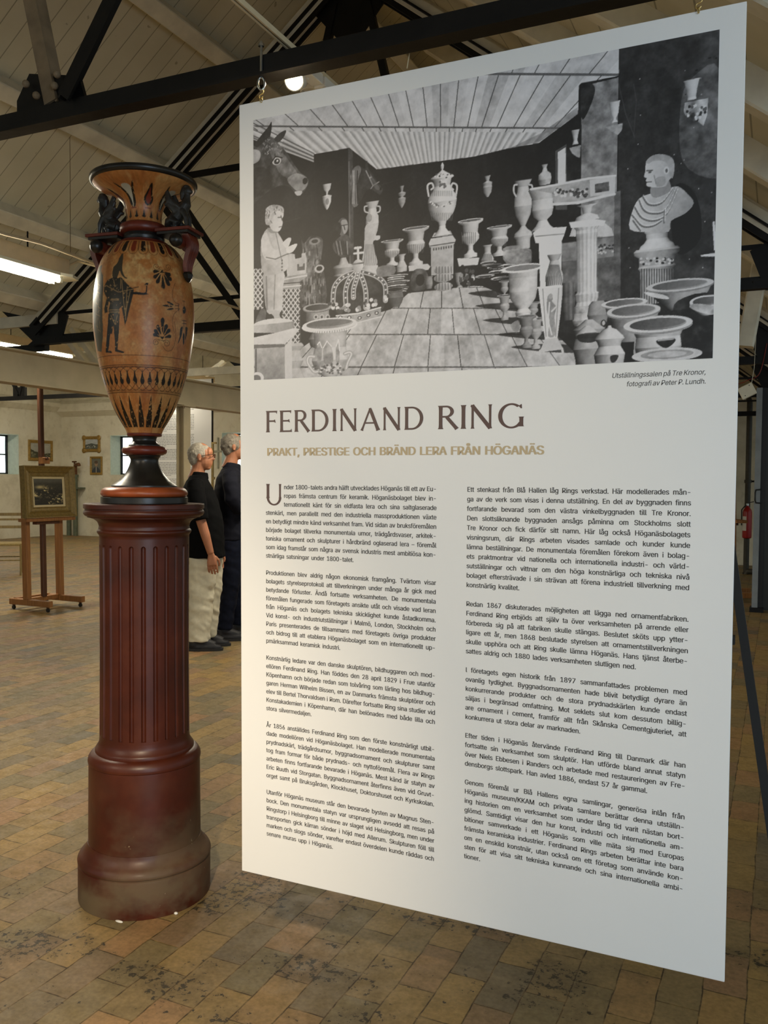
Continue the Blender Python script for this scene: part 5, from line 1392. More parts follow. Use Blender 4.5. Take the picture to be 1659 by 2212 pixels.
    petals(Z1, (828, 1100), [(748, 1108), (752, 1165), (782, 1216), (842, 1268), (895, 1238), (914, 1190), (908, 1142)], 17); g.px(Z1, [(808, 1118), (828, 1088), (848, 1118)], DARK)
    spiral(Z1, (778, 1060), 31, 1, .4); spiral(Z1, (880, 1066), 31, -1, 2.7); g.pline(Z1, [(800, 1085), (828, 1095), (856, 1090)], .0013, LINE, 3)
    petals(Z2, (830, 126), [(748, 88), (758, 48), (786, 6), (834, -62), (872, 0), (902, 44), (912, 106)], 17); g.px(Z2, [(808, 112), (830, 140), (852, 112)], DARK)
    spiral(Z2, (776, 165), 32, -1, -.6); spiral(Z2, (868, 175), 34, 1, 3.6); g.pline(Z2, [(800, 140), (830, 148), (850, 150)], .0013, LINE, 3)
    g.pline(Z1, [(945, 1210), (920, 1290), (935, 1370), (985, 1400)], .0012, LINE, 5); g.pline(Z1, [(985, 1440), (930, 1500), (925, 1600), (940, 1660)], .0012, LINE, 5); g.pline(Z2, [(940, -20), (950, 120), (920, 225), (870, 240), (836, 200)], .0012, LINE, 5)
    for q in ([(830, 1410), (880, 1402), (925, 1420), (880, 1424)], [(870, 1372), (910, 1385), (934, 1408), (900, 1402)], [(866, 1448), (905, 1432), (936, 1440), (905, 1450)]): g.px(Z1, q, DARK, 3)
    g.pline(Z1, [(945, 1412), (980, 1412)], .002, DARK); g.pline(Z1, [(945, 1438), (985, 1440)], .0016, DARK); g.pline(Z1, [(975, 1395), (977, 1462)], .0018, DARK)
    g.px(Z1, [(1012, 1450), (1025, 1415), (1042, 1440), (1036, 1478), (1018, 1480)], DARK, 3); g.pline(Z1, [(1012, 1368), (1035, 1378)], .0018, DARK); g.pline(Z1, [(1024, 1365), (1022, 1415)], .0012, LINE)
    for q in ([(1008, 1545), (1044, 1550)], [(1006, 1570), (1044, 1574)], [(1026, 1540), (1024, 1615)]): g.pline(Z1, q, .0022, DARK)
    for x in (1068, 1085): g.pline(Z1, [(x, 1455), (x - 2, 1495)], .0013, LINE, a=.7)
    for q in ([(990, 40), (1012, 25), (1008, 80), (985, 150), (966, 180), (985, 110)], [(1018, 85), (1030, 95), (1026, 160), (1018, 190), (1012, 140)], [(1036, 30), (1056, 35), (1050, 100), (1030, 150), (1038, 80)]): g.px(Z2, q, DARK, 3)
    # the same scene once more on the back
    ch = np.abs(g.C - n0).sum(-1) > 1e-4; ch[Z > 2.15] = False; sh = g.C.shape[1] // 2
    rolled = np.roll(g.C, sh, axis=1); rm = np.roll(ch, sh, axis=1) & ~ch; g.C[rm] = rolled[rm]
    # bands
    zc = lambda y: on_vase(150 + 660 / 4.1475, 700 + y / 4.1475)[1]
    for y in (280, 368, 384, 596, 612):
        z_ = zc(y); g.put(np.abs(Z - z_) < .0011, LINE, .85)
    zt, zb_ = zc(405), zc(540); h = zt - zb_
    def drop(c, k):
        p_ = 2 * math.pi / 36; w = .30 * p_
        g.poly(crom([(c, zt), (c + w * .45, zt - h * .45), (c + w, zt - h * .74), (c + w * .6, zb_ + h * .03), (c, zb_), (c - w * .6, zb_ + h * .03), (c - w, zt - h * .74), (c - w * .45, zt - h * .45)], 4), DARK)
        ztop, zlo = zc(386), zc(592)
        g.aline([(c + p_ * math.cos(t), ztop - h * .42 * math.sin(t) * .9 - .0) for t in np.linspace(math.pi, math.pi + 0, 2)], .001, LINE)
        g.aline([(c - p_ + 2 * p_ * t, ztop - h * .36 * (2 * abs(t - .5)) ** 2.2) for t in np.linspace(0, 1, 15)], .0016, LINE, .9)
        g.aline([(c - p_ + 2 * p_ * t, zlo + (zb_ - zlo) * 1.1 * (2 * abs(t - .5)) ** 1.8) for t in np.linspace(0, 1, 15)], .0016, LINE, .9)
    g.around(36, drop, .04)
    zt2, zb2 = zc(632), 1.588
    def rayd(c, k):
        w = math.pi / 20 * .80
        g.poly([(c, zt2), (c + w * .42, zt2 - (zt2 - zb2) * .40), (c + w * .86, zt2 - (zt2 - zb2) * .74), (c + w * .92, zb2), (c - w * .92, zb2), (c - w * .86, zt2 - (zt2 - zb2) * .74), (c - w * .42, zt2 - (zt2 - zb2) * .40)], DARK)
    g.around(20, rayd, .03)
    # worn flecks in the black paint
    dark = g.C.sum(-1) < .12; wear = dark & (vnoise((A + 4) * 26, Z * 170, 44, 4) > .735 - .085 * np.exp(-((Z - 1.64) / .05) ** 2) * (A > -.6)); g.C[wear] = base[wear] * .5 + PALE * .5
    C = g.C.reshape(NZ, 2, NT_, 2, 3).mean((1, 3)); a = a.reshape(NT_, 2).mean(1); z = z.reshape(NZ, 2).mean(1)
    r = rbody(z); A, R_ = np.meshgrid(a + FRONT, r)
    P = np.stack([CX + R_ * np.cos(A), CY + R_ * np.sin(A), np.repeat(z[:, None], NT_, 1)], -1)
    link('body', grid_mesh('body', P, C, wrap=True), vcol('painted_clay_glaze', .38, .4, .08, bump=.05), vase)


def paint_neck():
    N, M = 420, 90
    s_ = np.linspace(0, 1, M * 2); k = np.linspace(0, 1, len(_nz)); z = np.interp(s_, k, _nz[:, 0]); r = np.interp(s_, k, _nz[:, 1])
    a = np.arange(N * 2) / (N * 2) * 2 * np.pi - np.pi; A, S = np.meshgrid(a, s_)
    Z = np.repeat(z[:, None], N * 2, 1); g = Glaze(A, S); g.C, f, m = clay(A, Z, 31)
    WH = np.array(lin('b9b29b'))
    sz = lambda zz: float(np.interp(zz, z, s_))
    def motif(c, k_):
        c = c + .995
        y0, y1 = sz(2.318), sz(2.374)
        T = lambda q: crom([(c, y1), (c + .10 * q, y0 + (y1 - y0) * .62), (c + .22 * q, y0 + (y1 - y0) * .28), (c + .14 * q, y0 + .02), (c, y0), (c - .14 * q, y0 + .02), (c - .22 * q, y0 + (y1 - y0) * .28), (c - .10 * q, y0 + (y1 - y0) * .62)], 5)
        g.poly(T(1), DARK)
        y0 += .03; y1 -= .08; g.poly(T(.55), BRICK)
        c2 = c + math.pi / 4; lo, hi = sz(2.313), sz(2.372)
        g.poly(crom([(c2, lo), (c2 + .11, lo + .20), (c2 + .15, hi - .05), (c2, hi - .01), (c2 - .15, hi - .05), (c2 - .11, lo + .20)], 4), WH)
        for sg in (-1, 1): g.poly(crom([(c2 + sg * .02, lo), (c2 + sg * .16, lo + .05), (c2 + sg * .19, lo + .25), (c2 + sg * .30, hi + .03), (c2 + sg * .15, hi - .09), (c2 + sg * .07, lo + .18)], 4), DARK)
        for cc in (c, c2): g.poly([(cc - .16, sz(2.309)), (cc + .16, sz(2.309)), (cc + .16, sz(2.3115)), (cc - .16, sz(2.3115))], BRICK)
    g.around(4, motif)
    def small(c, k_):
        y0, y1 = sz(2.279), sz(2.303); g.poly(crom([(c, y1), (c + .07, y0 + (y1 - y0) * .4), (c + .11, y0 + .02), (c, y0), (c - .11, y0 + .02), (c - .07, y0 + (y1 - y0) * .4)], 4), DARK)
        for t in (-1, 1): g.poly([(c + t * .19, y0), (c + t * .20, y0), (c + t * .03, y1 + .01), (c + t * .02, y1 + .01)], LINE, .8)
    g.around(15, small)
    dark = g.C.sum(-1) < .12; g.C[dark & (f > .72)] = PALE * .8
    C = g.C.reshape(M, 2, N, 2, 3).mean((1, 3)); a = a.reshape(N, 2).mean(1); z = z.reshape(M, 2).mean(1); r = r.reshape(M, 2).mean(1)
    A, R_ = np.meshgrid(a + FRONT, r); P = np.stack([CX + R_ * np.cos(A), CY + R_ * np.sin(A), np.repeat(z[:, None], N, 1)], -1)
    link('neck', grid_mesh('neck', P, C, wrap=True), vcol('painted_clay_glaze'), vase)


paint_body(); paint_neck()
turn('rim', [(.1630, 2.3955)] + soft([(.166, 2.3955), (.1715, 2.398), (.1752, 2.404), (.1757, 2.410), (.1735, 2.4155), (.168, 2.4175)]) + [(.152, 2.4135), (.115, 2.388), (.072, 2.352), (.050, 2.30), (.001, 2.28)], M_VBLACK, vase)
turn('collar_ring', [(.055, 2.233)] + soft([(.066, 2.234), (.0765, 2.240), (.0795, 2.251), (.0765, 2.262), (.066, 2.2685)]) + [(.056, 2.269)], M_VRED, vase)
turn('neck_ring', [(.058, 2.212)] + soft([(.0655, 2.213), (.0675, 2.222), (.0655, 2.2335)]) + [(.057, 2.234)], M_VBLACK, vase)
turn('shoulder_flange', [(.079, 2.203), (.0785, 2.207), (.070, 2.211), (.062, 2.213), (.058, 2.2135)], M_VRED, vase)
turn('foot_plinth', [(.142, 1.3345), (.1432, 1.336), (.1432, 1.3545), (.1418, 1.3565), (.12, 1.357)], M_VBLACK, vase)
turn('foot_ring', [(.132, 1.3565)] + soft([(.1375, 1.358), (.1425, 1.364), (.1430, 1.372), (.138, 1.381), (.128, 1.3872), (.112, 1.390)]) + [(.10, 1.3905)], M_VORANGE, vase)
turn('foot_cone', [(.1085, 1.3895), (.1082, 1.3945)] + soft([(.103, 1.398), (.0935, 1.4045), (.0839, 1.412), (.0700, 1.427), (.0593, 1.442), (.0505, 1.461), (.0462, 1.476), (.0470, 1.485), (.0520, 1.4925)]) + [(.0530, 1.4965), (.04, 1.4975)], M_VBLACK, vase)
turn('stem_ring', [(.050, 1.4965)] + soft([(.061, 1.498), (.0715, 1.504), (.0745, 1.5125), (.0715, 1.521), (.061, 1.5275)]) + [(.050, 1.5285)], M_VRED, vase)
turn('stem', [(.0525, 1.5280)] + soft([(.0520, 1.531), (.0455, 1.536), (.0392, 1.545), (.0395, 1.553), (.0425, 1.560)]) + [(.036, 1.561)], M_VBLACK, vase)
turn('stem_lip', [(.046, 1.5595), (.054, 1.5605)] + soft([(.0568, 1.563), (.0578, 1.567), (.0565, 1.5705)]) + [(.0545, 1.5745)], M_VRED, vase)


def handle(ang):
    """winged sphinx on a stepped bracket that scrolls down onto the body"""
    ca, sa = math.cos(ang), math.sin(ang)
    W = lambda x, y, z: (CX + x * ca - y * sa, CY + x * sa + y * ca, z)
    def bx(x0, x1, y, z0, z1):
        m = MB().box(x0, x1, -y, y, z0, z1); m.v = [W(*p) for p in m.v]; return m
    pz = 2.2405
    br = bx(.070, .196, .050, pz - .010, pz).build('bracket_slab', M_VRED, vase, bev=.0015)
    m = bx(.074, .188, .044, pz - .019, pz - .0095); m.build('bracket_step', M_VBLACK, vase, bev=.001)
    # scroll bracket: three ridged ribs along an S curve
    path = crom([(.176, pz - .020), (.186, pz - .040), (.186, pz - .066), (.176, pz - .092), (.1685, pz - .118), (.168, pz - .140)], 5, False)
    for y in (-.020, 0, .020):
        rings = []
        for i, (x, z) in enumerate(path):
            w = .0105 * (1 - .40 * i / len(path)); yy = y * (1 - .45 * i / len(path)); th = .017 * (1 - .45 * i / len(path))
            rings.append([W(x - th, yy - w, z), W(x + th * .3, yy - w, z), W(x + th * .6, yy, z), W(x + th * .3, yy + w, z), W(x - th, yy + w, z)])
        MB().loft(rings).build('scroll_rib', M_VRED, vase, smooth=50)
    # side volutes (dark balls on a short roll)
    for s in (-1, 1):
        m = MB().cyl(W(.150, s * .018, pz - .044), W(.150, s * .046, pz - .044), .0215, 20); m.build('volute', M_VRED, vase, smooth=40)
        MB().sph(W(.150, s * .050, pz - .044), .0225, 20, 12).build('volute_ball', M_VBLACK, vase, smooth=60)
    m = MB().loft([[W(x + rx * math.cos(t), ry * math.sin(t), z) for t in [2 * math.pi * k / 6 for k in range(6)]] for x, rx, ry, z in ((.166, .012, .017, pz - .138), (.166, .017, .022, pz - .147), (.166, .013, .016, pz - .160), (.167, .004, .005, pz - .172))])
    m.build('pendant', M_VBLACK, vase)
    # sphinx
    b = MB()
    def t(pts, rs, n=12): b.tube([W(*p) for p in pts], list(rs), n)
    t([(.092, 0, pz + .016), (.105, 0, pz + .028), (.125, 0, pz + .046), (.145, 0, pz + .066), (.158, 0, pz + .086), (.161, 0, pz + .103), (.163, 0, pz + .116)], (.016, .023, .022, .020, .018, .0115, .010))
    for s in (-1, 1):
        t([(.150, s * .010, pz + .062), (.163, s * .012, pz + .040), (.166, s * .012, pz + .016), (.168, s * .012, pz + .003), (.180, s * .012, pz + .003)], (.0115, .0085, .0062, .0065, .0055))
        t([(.100, s * .012, pz + .026), (.118, s * .018, pz + .032), (.132, s * .018, pz + .022), (.124, s * .018, pz + .008)], (.016, .0155, .012, .007)); t([(.112, s * .018, pz + .005), (.146, s * .018, pz + .005)], (.0065, .006))
        # wings: broad feathered blades sweeping up and back
        for k in range(5):
            e = k / 4
            t([(.146 - .004 * k, s * .014, pz + .066 - .004 * k), (.132 - .008 * k, s * .021, pz + .078 + .002 * k), (.112 - .004 * k, s * .024, pz + .100 - .004 * k), (.098 - .001 * k + .003 * e, s * .023, pz + .132 - .013 * k), (.099 + .003 * k, s * .021, pz + .152 - .019 * k)], (.006, .0075, .007, .0055, .0025), 8)
    b.sph(W(.163, 0, pz + .128), .0155, 16, 12, (1.0, .85, 1.08)); b.sph(W(.175, 0, pz + .124), .0075, 10, 8); t([(.170, 0, pz + .132), (.1795, 0, pz + .127)], (.004, .003), 8)
    t([(.155, 0, pz + .136), (.148, 0, pz + .120), (.146, 0, pz + .100)], (.012, .012, .008)); b.sph(W(.160, 0, pz + .141), .0125, 14, 8, (1, 1, .5))
    t([(.090, 0, pz + .014), (.078, .010, pz + .010), (.074, .012, pz + .028), (.078, .012, pz + .042)], (.006, .004, .004, .005))
    me = remesh(b, .0021, 'sphinx', 2)
    link('sphinx', me, M_SPHX, vase)


M_SPHX = flat('worn_black_figure', '2a2824', 0.42, spec=0.5, var=0.5, scale=40, bump=0.15)
handle(math.radians(8)); handle(math.radians(188))
# little paper wads wedged under the plinth
tag(MB().sph((CX + .075, CY - .215, .003), .008, 12, 8, (1.9, .7, .4)).build('paper_wedge', M_WHITE, smooth=60), 'white wad of paper wedged under the front of the pedestal', 'paper wad')
tag(MB().sph((CX + .205, CY - .095, .003), .007, 12, 8, (1.0, .8, .6)).build('paper_wedge', M_WHITE, smooth=60), 'small white wad of paper under the right side of the pedestal', 'paper wad')


# ================================================================ EASEL WITH THE SEASCAPE
M_BEECH = wood('oiled_beech', 'a8743f', '86572f', .5)
M_BEECHD = wood('dark_stained_wood', '5e3820', '44260f', .5)
M_GILT = flat('old_gilt', '9a7a3a', 0.38, metal=0.35, var=0.3, scale=30, bump=0.2)
M_GILT2 = flat('dull_bronze_gilt', '8a7440', 0.45, metal=0.2, var=0.25, scale=40, bump=0.25)
M_LINEN = flat('cream_picture_slip', 'd9c9a0', 0.6, var=0.05)


def frame_bars(W_, H_, prof):
    """mitred picture frame lying in x-z, opening W_ x H_; prof rows of (outward, forward)"""
    rings = []
    for sx, sz in ((-1, -1), (1, -1), (1, 1), (-1, 1)):
        rings.append([(sx * (W_ / 2 + a), -b, sz * (H_ / 2 + a)) for a, b in prof])
    return MB().loft(rings, closed=True)


def place(mb, o, ux, uy, uz):
    M = Matrix(((ux[0], uy[0], uz[0], o[0]), (ux[1], uy[1], uz[1], o[1]), (ux[2], uy[2], uz[2], o[2]), (0, 0, 0, 1)))
    return mb.xf(M)


def canvas(name, W_, H_, fn, o, ux, uz, parent, fwd):
    nu, nv = 150, 110
    U, V = np.meshgrid(np.linspace(0, 1, nu), np.linspace(0, 1, nv)); C = fn(U, V)
    o, ux, uz, fwd = (np.array(v, float) for v in (o, ux, uz, fwd))
    P = o + (U[..., None] - .5) * W_ * ux + (V[..., None] - .5) * H_ * uz + fwd
    link(name, grid_mesh(name, P, C), vcol('oil_paint', .35, .4), parent)


def seascape(U, V):
    n = vnoise(U * 5, V * 7, 61); m = vnoise(U * 16, V * 22, 62); sky = np.clip((V - .80) * 8, 0, 1)
    base = lin('22201a') * np.ones(U.shape + (3,)); base = base * (1 - (np.clip((V - .5) * 2, 0, 1) * .6)[..., None]) + np.array(lin('3c3a2f')) * (np.clip((V - .5) * 2, 0, 1) * .6)[..., None]
    foam = np.clip((n * .6 + m * .5 - .56) * 6, 0, 1) * np.exp(-((V - .42 - .10 * np.sin(U * 5)) / .16) ** 2) + np.clip((m - .55) * 6, 0, 1) * np.exp(-((V - .16 - .25 * (U - .6)) / .14) ** 2) * (U > .45) * .8 + np.exp(-((U - .22) / .12) ** 2 - ((V - .68) / .05) ** 2) * .7
    C = base * (1 - foam[..., None]) + np.array(lin('b9a878')) * foam[..., None]
    C = C * (1 - sky[..., None]) + np.array(lin('45433a')) * sky[..., None]
    return np.clip(C * 1.9 * (.8 + .4 * m)[..., None], 0, .8)


pL, pR = atz(59, 1303, .075), atz(130, 1292, .075)
ew = (pR - pL); ew[2] = 0; ESP = float(np.hypot(ew[0], ew[1])); ew = ew / ESP
eu = np.array([ew[1], -ew[0], 0]); emid = (pL + pR) / 2; emid[2] = 0


def E(u, w, z): return tuple(emid + eu * u + ew * w + np.array([0, 0, z]))


easel = thing('easel', 'tall beech studio easel on casters holding the gilt framed seascape', 'easel', tuple(emid), 'studio easels')
hs = ESP / 2
for s in (-1, 1):
    MB().beam(E(-.24, s * hs, .085), E(.34, s * hs, .085), .055, .065, ch=.006).build('base_runner', M_BEECH, easel)
    MB().beam(E(0, s * hs, .118), E(-.03, s * hs, 1.42), .055, .075, up=tuple(eu), ch=.004).build('post', M_BEECH, easel)
    for u in (-.20, .30):
        c = MB().cyl(E(u, s * hs, .052), E(u, s * hs, .040), .016, 10); q = c.build('caster', M_BEECHD, easel)
        MB().cyl(E(u, s * hs - .010, .020), E(u, s * hs + .010, .020), .020, 14).build('wheel', M_BLACK, q)
MB().beam(E(-.02, -hs, .10), E(-.02, hs, .10), .05, .05, ch=.004).build('cross_bar', M_BEECH, easel)
MB().beam(E(-.18, -hs, .10), E(-.18, hs, .10), .05, .05, ch=.004).build('cross_bar', M_BEECH, easel)
MB().beam(E(.0, 0, .12), E(-.04, 0, 2.40), .055, .05, up=tuple(eu), ch=.008).build('mast', M_BEECHD, easel)
MB().beam(E(.06, -.34, .965), E(.06, .34, .965), .12, .035, ch=.004).build('picture_ledge', M_BEECH, easel)
MB().beam(E(.04, -.16, .93), E(.04, .16, .93), .06, .035).build('ledge_block', M_BEECHD, easel)
MB().beam(E(.015, -.05, 1.60), E(.015, .05, 1.60), .06, .07, ch=.006).build('clamp', M_BEECH, easel)
MB().cyl(E(.04, 0, 1.62), E(.065, 0, 1.62), .016, 12).build('clamp_knob', M_BEECHD, easel)
W_, H_ = .70, .555
tilt = math.radians(4)
uz = np.array([-eu[0] * math.sin(tilt), -eu[1] * math.sin(tilt), math.cos(tilt)]); fwd = np.cross(ew, uz); fwd = fwd if fwd @ eu > 0 else -fwd
oc = np.array(E(.09, 0, .985)) + uz * H_ / 2
seap = thing('framed_painting', 'gilt framed dark stormy seascape standing on the wooden easel', 'painting', tuple(oc), None)
iw, ih = .44, .325
prof = [(.0, .012), (.012, .018), (.025, .012), (.07, .018), (.085, .034), (.115, .020), (.16, .040), (.185, .060), (.20, .060), (.20, -.03), (.0, -.03)]
sc = [(a * (W_ - iw) / .4, b * .8) for a, b in prof]
fb = MB(); rings = []
for sx, sz in ((-1, -1), (1, -1), (1, 1), (-1, 1)): rings.append([(sx * (iw / 2 + a), -b, sz * (ih / 2 + a * (H_ - ih) / (W_ - iw))) for a, b in sc])
fb.loft(rings, closed=True); place(fb, oc, ew, -fwd, uz); fb.build('frame', M_GILT2, seap)
fb = frame_bars(iw - .044, ih - .044, [(0, .008), (.022, .014), (.022, .0), (0, 0)]); place(fb, oc, ew, -fwd, uz); fb.build('slip', M_LINEN, seap)
canvas('canvas', iw - .04, ih - .04, seascape, oc, ew, uz, seap, fwd * .004)


# ================================================================ PICTURES ON THE WALLS
def landscape(seed, sky, land, light):
    def f(U, V):
        n = vnoise(U * 4, V * 5, seed); m = vnoise(U * 14, V * 16, seed + 1); h = .45 + .12 * (n - .5) * 2 + .12 * np.sin(U * 4 + seed)
        C = np.where((V > h)[..., None], np.array(lin(sky)) * (.75 + .5 * n)[..., None], np.array(lin(land)) * (.6 + .8 * m)[..., None])
        l = np.clip((m - .58) * 7, 0, 1) * (np.abs(V - .25) < .16); return C * (1 - l[..., None]) + np.array(lin(light)) * l[..., None]
    return f


def portrait(U, V):
    n = vnoise(U * 6, V * 7, 81); C = np.array(lin('6b6a5c')) * (.7 + .6 * n)[..., None]
    hd = ((U - .5) / .17) ** 2 + ((V - .62) / .17) ** 2 < 1; sh = (V < .42 - 1.4 * (U - .5) ** 2) & (np.abs(U - .5) < .46)
    C[sh] = np.array(lin('3a3f45')) * 1.0; C[hd] = np.array(lin('a08468')) * (.75 + .5 * n[hd])[:, None]
    C[((U - .5) / .19) ** 2 + ((V - .74) / .11) ** 2 < 1] = lin('5a4936'); C[(np.abs(U - .5) < .035) & (V < .42)] = lin('b8b2a0')
    return C


def wall_picture(label, c, W_, H_, ux, n, b, fn, corners=False):
    t = thing('framed_painting', label, 'painting', c, 'small gilt framed pictures on the far walls')
    pr = [(0, .012), (b * .25, .018), (b * .55, .03), (b * .85, .024), (b, .010), (b, 0), (0, 0)]
    f = frame_bars(W_ - 2 * b, H_ - 2 * b, pr); place(f, c, ux, [-v for v in n], (0, 0, 1)); f.build('frame', M_GILT, t)
    if corners:
        for sx in (-1, 1):
            for sz in (-1, 1):
                m = MB().sph((sx * (W_ / 2 - b * .5), -.02, sz * (H_ / 2 - b * .5)), b * .85, 12, 8, (1, .3, 1)); place(m, c, ux, [-v for v in n], (0, 0, 1)); m.build('corner_ornament', M_GILT, t, smooth=60)
    canvas('canvas', W_ - 2 * b + .01, H_ - 2 * b + .01, fn, c, ux, (0, 0, 1), t, np.array(n) * .008)


wall_picture('gilt framed moorland landscape on the left wall, half hidden by the easel mast', (XW + .002, 15.52, 2.055), .76, .50, (0, 1, 0), (1, 0, 0), .075, landscape(71, 'a8a79c', '4a4a38', '8c8a70'))
wall_picture('ornate gilt framed coast picture, upper one of the pair right of the corner', (-15.195, YW - .002, 2.228), .54, .38, (1, 0, 0), (0, -1, 0), .075, landscape(75, 'b0b4b4', '50554e', 'd0cfc4'), True)
wall_picture('small upright gilt framed portrait, lower one of the pair right of the corner', (-15.053, YW - .002, 1.708), .385, .445, (1, 0, 0), (0, -1, 0), .055, portrait)
tag(MB().box(-15.33, -15.26, YW - .004, YW - .001, 1.70, 1.92).build('paper_label', M_WHITE), 'narrow white paper label on the wall left of the small portrait', 'label')

# ================================================================ STANDPIPES IN THE CORNER
M_PIPE = flat('green_grey_pipe_paint', '5d6450', 0.55, var=0.2, scale=12)
M_RUST = flat('rusty_brass', '6a4527', 0.55, metal=0.4, var=0.3, scale=20)
t = thing('standpipe', 'two green grey water pipes with rusty valve in the far corner', 'pipe', (-15.95, 16.03, 0))
MB().cyl((-15.84, 16.08, 0), (-15.84, 16.08, 1.16), .055, 14).build('pipe', M_PIPE, t, smooth=40)
MB().cyl((-15.60, 16.05, 0), (-15.60, 16.05, 1.42), .055, 14).build('pipe', M_PIPE, t, smooth=40)
MB().box(-15.7, -15.4, 16.0, 16.175, 1.14, 1.18).build('clamp', M_PIPE, t)
MB().cyl((-15.60, 16.05, 1.42), (-15.60, 16.05, 1.49), .075, 14).build('flange', M_PIPE, t)
MB().tube([(-15.60, 16.05, 1.49), (-15.60, 16.05, 1.66), (-15.57, 16.03, 1.72), (-15.42, 15.98, 1.74), (-15.40, 15.98, 1.70)], [.05, .045, .045, .04, .035], 12).build('valve', M_RUST, t, smooth=50)
MB().cyl((-15.66, 16.02, 1.80), (-15.54, 16.02, 1.80), .02, 10).build('valve_wheel', M_RUST, t); MB().cyl((-15.60, 16.05, 1.62), (-15.60, 16.02, 1.80), .02, 10).build('valve_stem', M_RUST, t)

# ================================================================ CHAIR
M_OAK = wood('pale_oak', '94804f', '705b34', .55)
M_SEAG = flat('woven_seat_cord', 'a08a55', 0.8, var=0.25, scale=60, bump=0.4)
cu = np.array([.63, -.777, 0]); cw = np.array([.777, .63, 0]); cc = atz(45, 1243, 0) - cu * .20 - cw * .21
cc[2] = 0
def Cc(u, w, z): return tuple(cc + cu * u + cw * w + np.array([0, 0, z]))
ch = thing('chair', 'pale oak ladder back chair cut off by the left picture edge beside the easel', 'chair', tuple(cc))
for s in (-1, 1):
    MB().tube([Cc(.20, s * .21, 0), Cc(.20, s * .215, .46)], [.013, .018], 10).build('leg', M_OAK, ch, smooth=40)
    MB().tube([Cc(-.235, s * .17, 0), Cc(-.20, s * .18, .44), Cc(-.215, s * .18, .66), Cc(-.27, s * .175, .90)], [.013, .018, .016, .013], 10).build('leg', M_OAK, ch, smooth=40)
    for z in (.17, .30): MB().tube([Cc(.20, s * .21, z), Cc(-.21, s * .175, z)], .009, 8).build('stretcher', M_OAK, ch, smooth=40)
for u, h, z in ((.20, .21, .22), (-.215, .175, .24)): MB().tube([Cc(u, -h, z), Cc(u, h, z)], .009, 8).build('stretcher', M_OAK, ch, smooth=40)
for u, z, hh in ((-.265, .865, .045), (-.245, .79, .03), (-.222, .68, .04)): MB().beam(Cc(u, -.17, z), Cc(u, .17, z), .014, hh, ch=.003).build('back_slat', M_OAK, ch)
pts = [(.215, -.225), (.215, .225), (-.205, .19), (-.205, -.19)]
MB().prism(pts, tuple(cc + np.array([0, 0, .430])), tuple(cu), tuple(cw), (0, 0, .035)).build('seat', M_SEAG, ch, bev=.01)

# ================================================================ TEXT PANEL BEHIND THE MEN
py_ = 9.6; pxr = aty(457, 960, py_)[0]; pw = 1.10
tp = thing('text_panel', 'white text panel standing behind the vase foot and the cream post', 'sign', (pxr - pw / 2, py_, 0))
MB().box(pxr - pw, pxr, py_, py_ + .02, .25, 2.75).build('panel', M_PANEL, tp, bev=.002)
MB().box(pxr, pxr + .012, py_ - .004, py_ + .024, .25, 2.75).build('edge_strip', M_BLACK, tp)
for s in (.12, pw - .12): MB().box(pxr - s - .03, pxr - s + .03, py_ - .12, py_ + .16, 0, .25).build('foot', M_BLACK, tp)
M_GREYINK = flat('grey_print', '9a9a9a', .6, var=.02)
RR = random.Random(3); z = 2.68
while z > .62:
    n = RR.choice([3, 7, 8, 9, 11]); para = MB()
    for k in range(n):
        x = pxr - pw + .10; xe = x + (.715 if k < n - 1 else RR.uniform(.2, .5))
        while x < xe - .01:
            w = min(RR.uniform(.015, .06), xe - x)
            para.add([(x, py_ - .0008, z), (x + w, py_ - .0008, z), (x + w, py_ - .0008, z + .0085), (x, py_ - .0008, z + .0085)], [(0, 1, 2, 3)]); x += w + .007
        z -= .0215
        if z < .6: break
    z -= .03
    para.build('paragraph', M_GREYINK, tp, recalc=False)

# slim brass stand and thin grey cross shape by the far window
q = aty(459, 1058, 8.6)
st = thing('display_stand', 'slim brass upright with short top arm beside the text panel, between the two men', 'stand', (q[0], 8.6, 0))
top = aty(459, 957, 8.6)[2]
MB().beam((q[0], 8.6, 0.012), (q[0], 8.6, top), .022, .022, up=(0, 1, 0)).build('upright', M_GILT2, st)
MB().beam((q[0] - .012, 8.6, top), (q[0] + .055, 8.6, top), .02, .022).build('arm', M_GILT2, st); MB().beam((q[0], 8.6, top - .42), (q[0] + .03, 8.6, top - .42), .02, .03).build('clip', M_GILT2, st)
MB().cyl((q[0], 8.6, 0), (q[0], 8.6, .012), .13, 20).build('base', M_BLACK, st)
M_GREYCROSS = flat('grey_cross', '9c9a86', 0.6)
a, b, c, d = aty(471, 945, YW - .01), aty(471, 1012, YW - .01), aty(461, 975, YW - .01), aty(478.5, 975, YW - .01)
tag(MB().box(a[0] - .02, a[0] + .02, YW - .02, YW - .001, b[2], a[2]).box(c[0], d[0], YW - .024, YW - .002, c[2] - .02, c[2] + .02).build('wall_cross', M_GREYCROSS), 'thin grey cross shape on the end wall left of the pale window', 'bars')

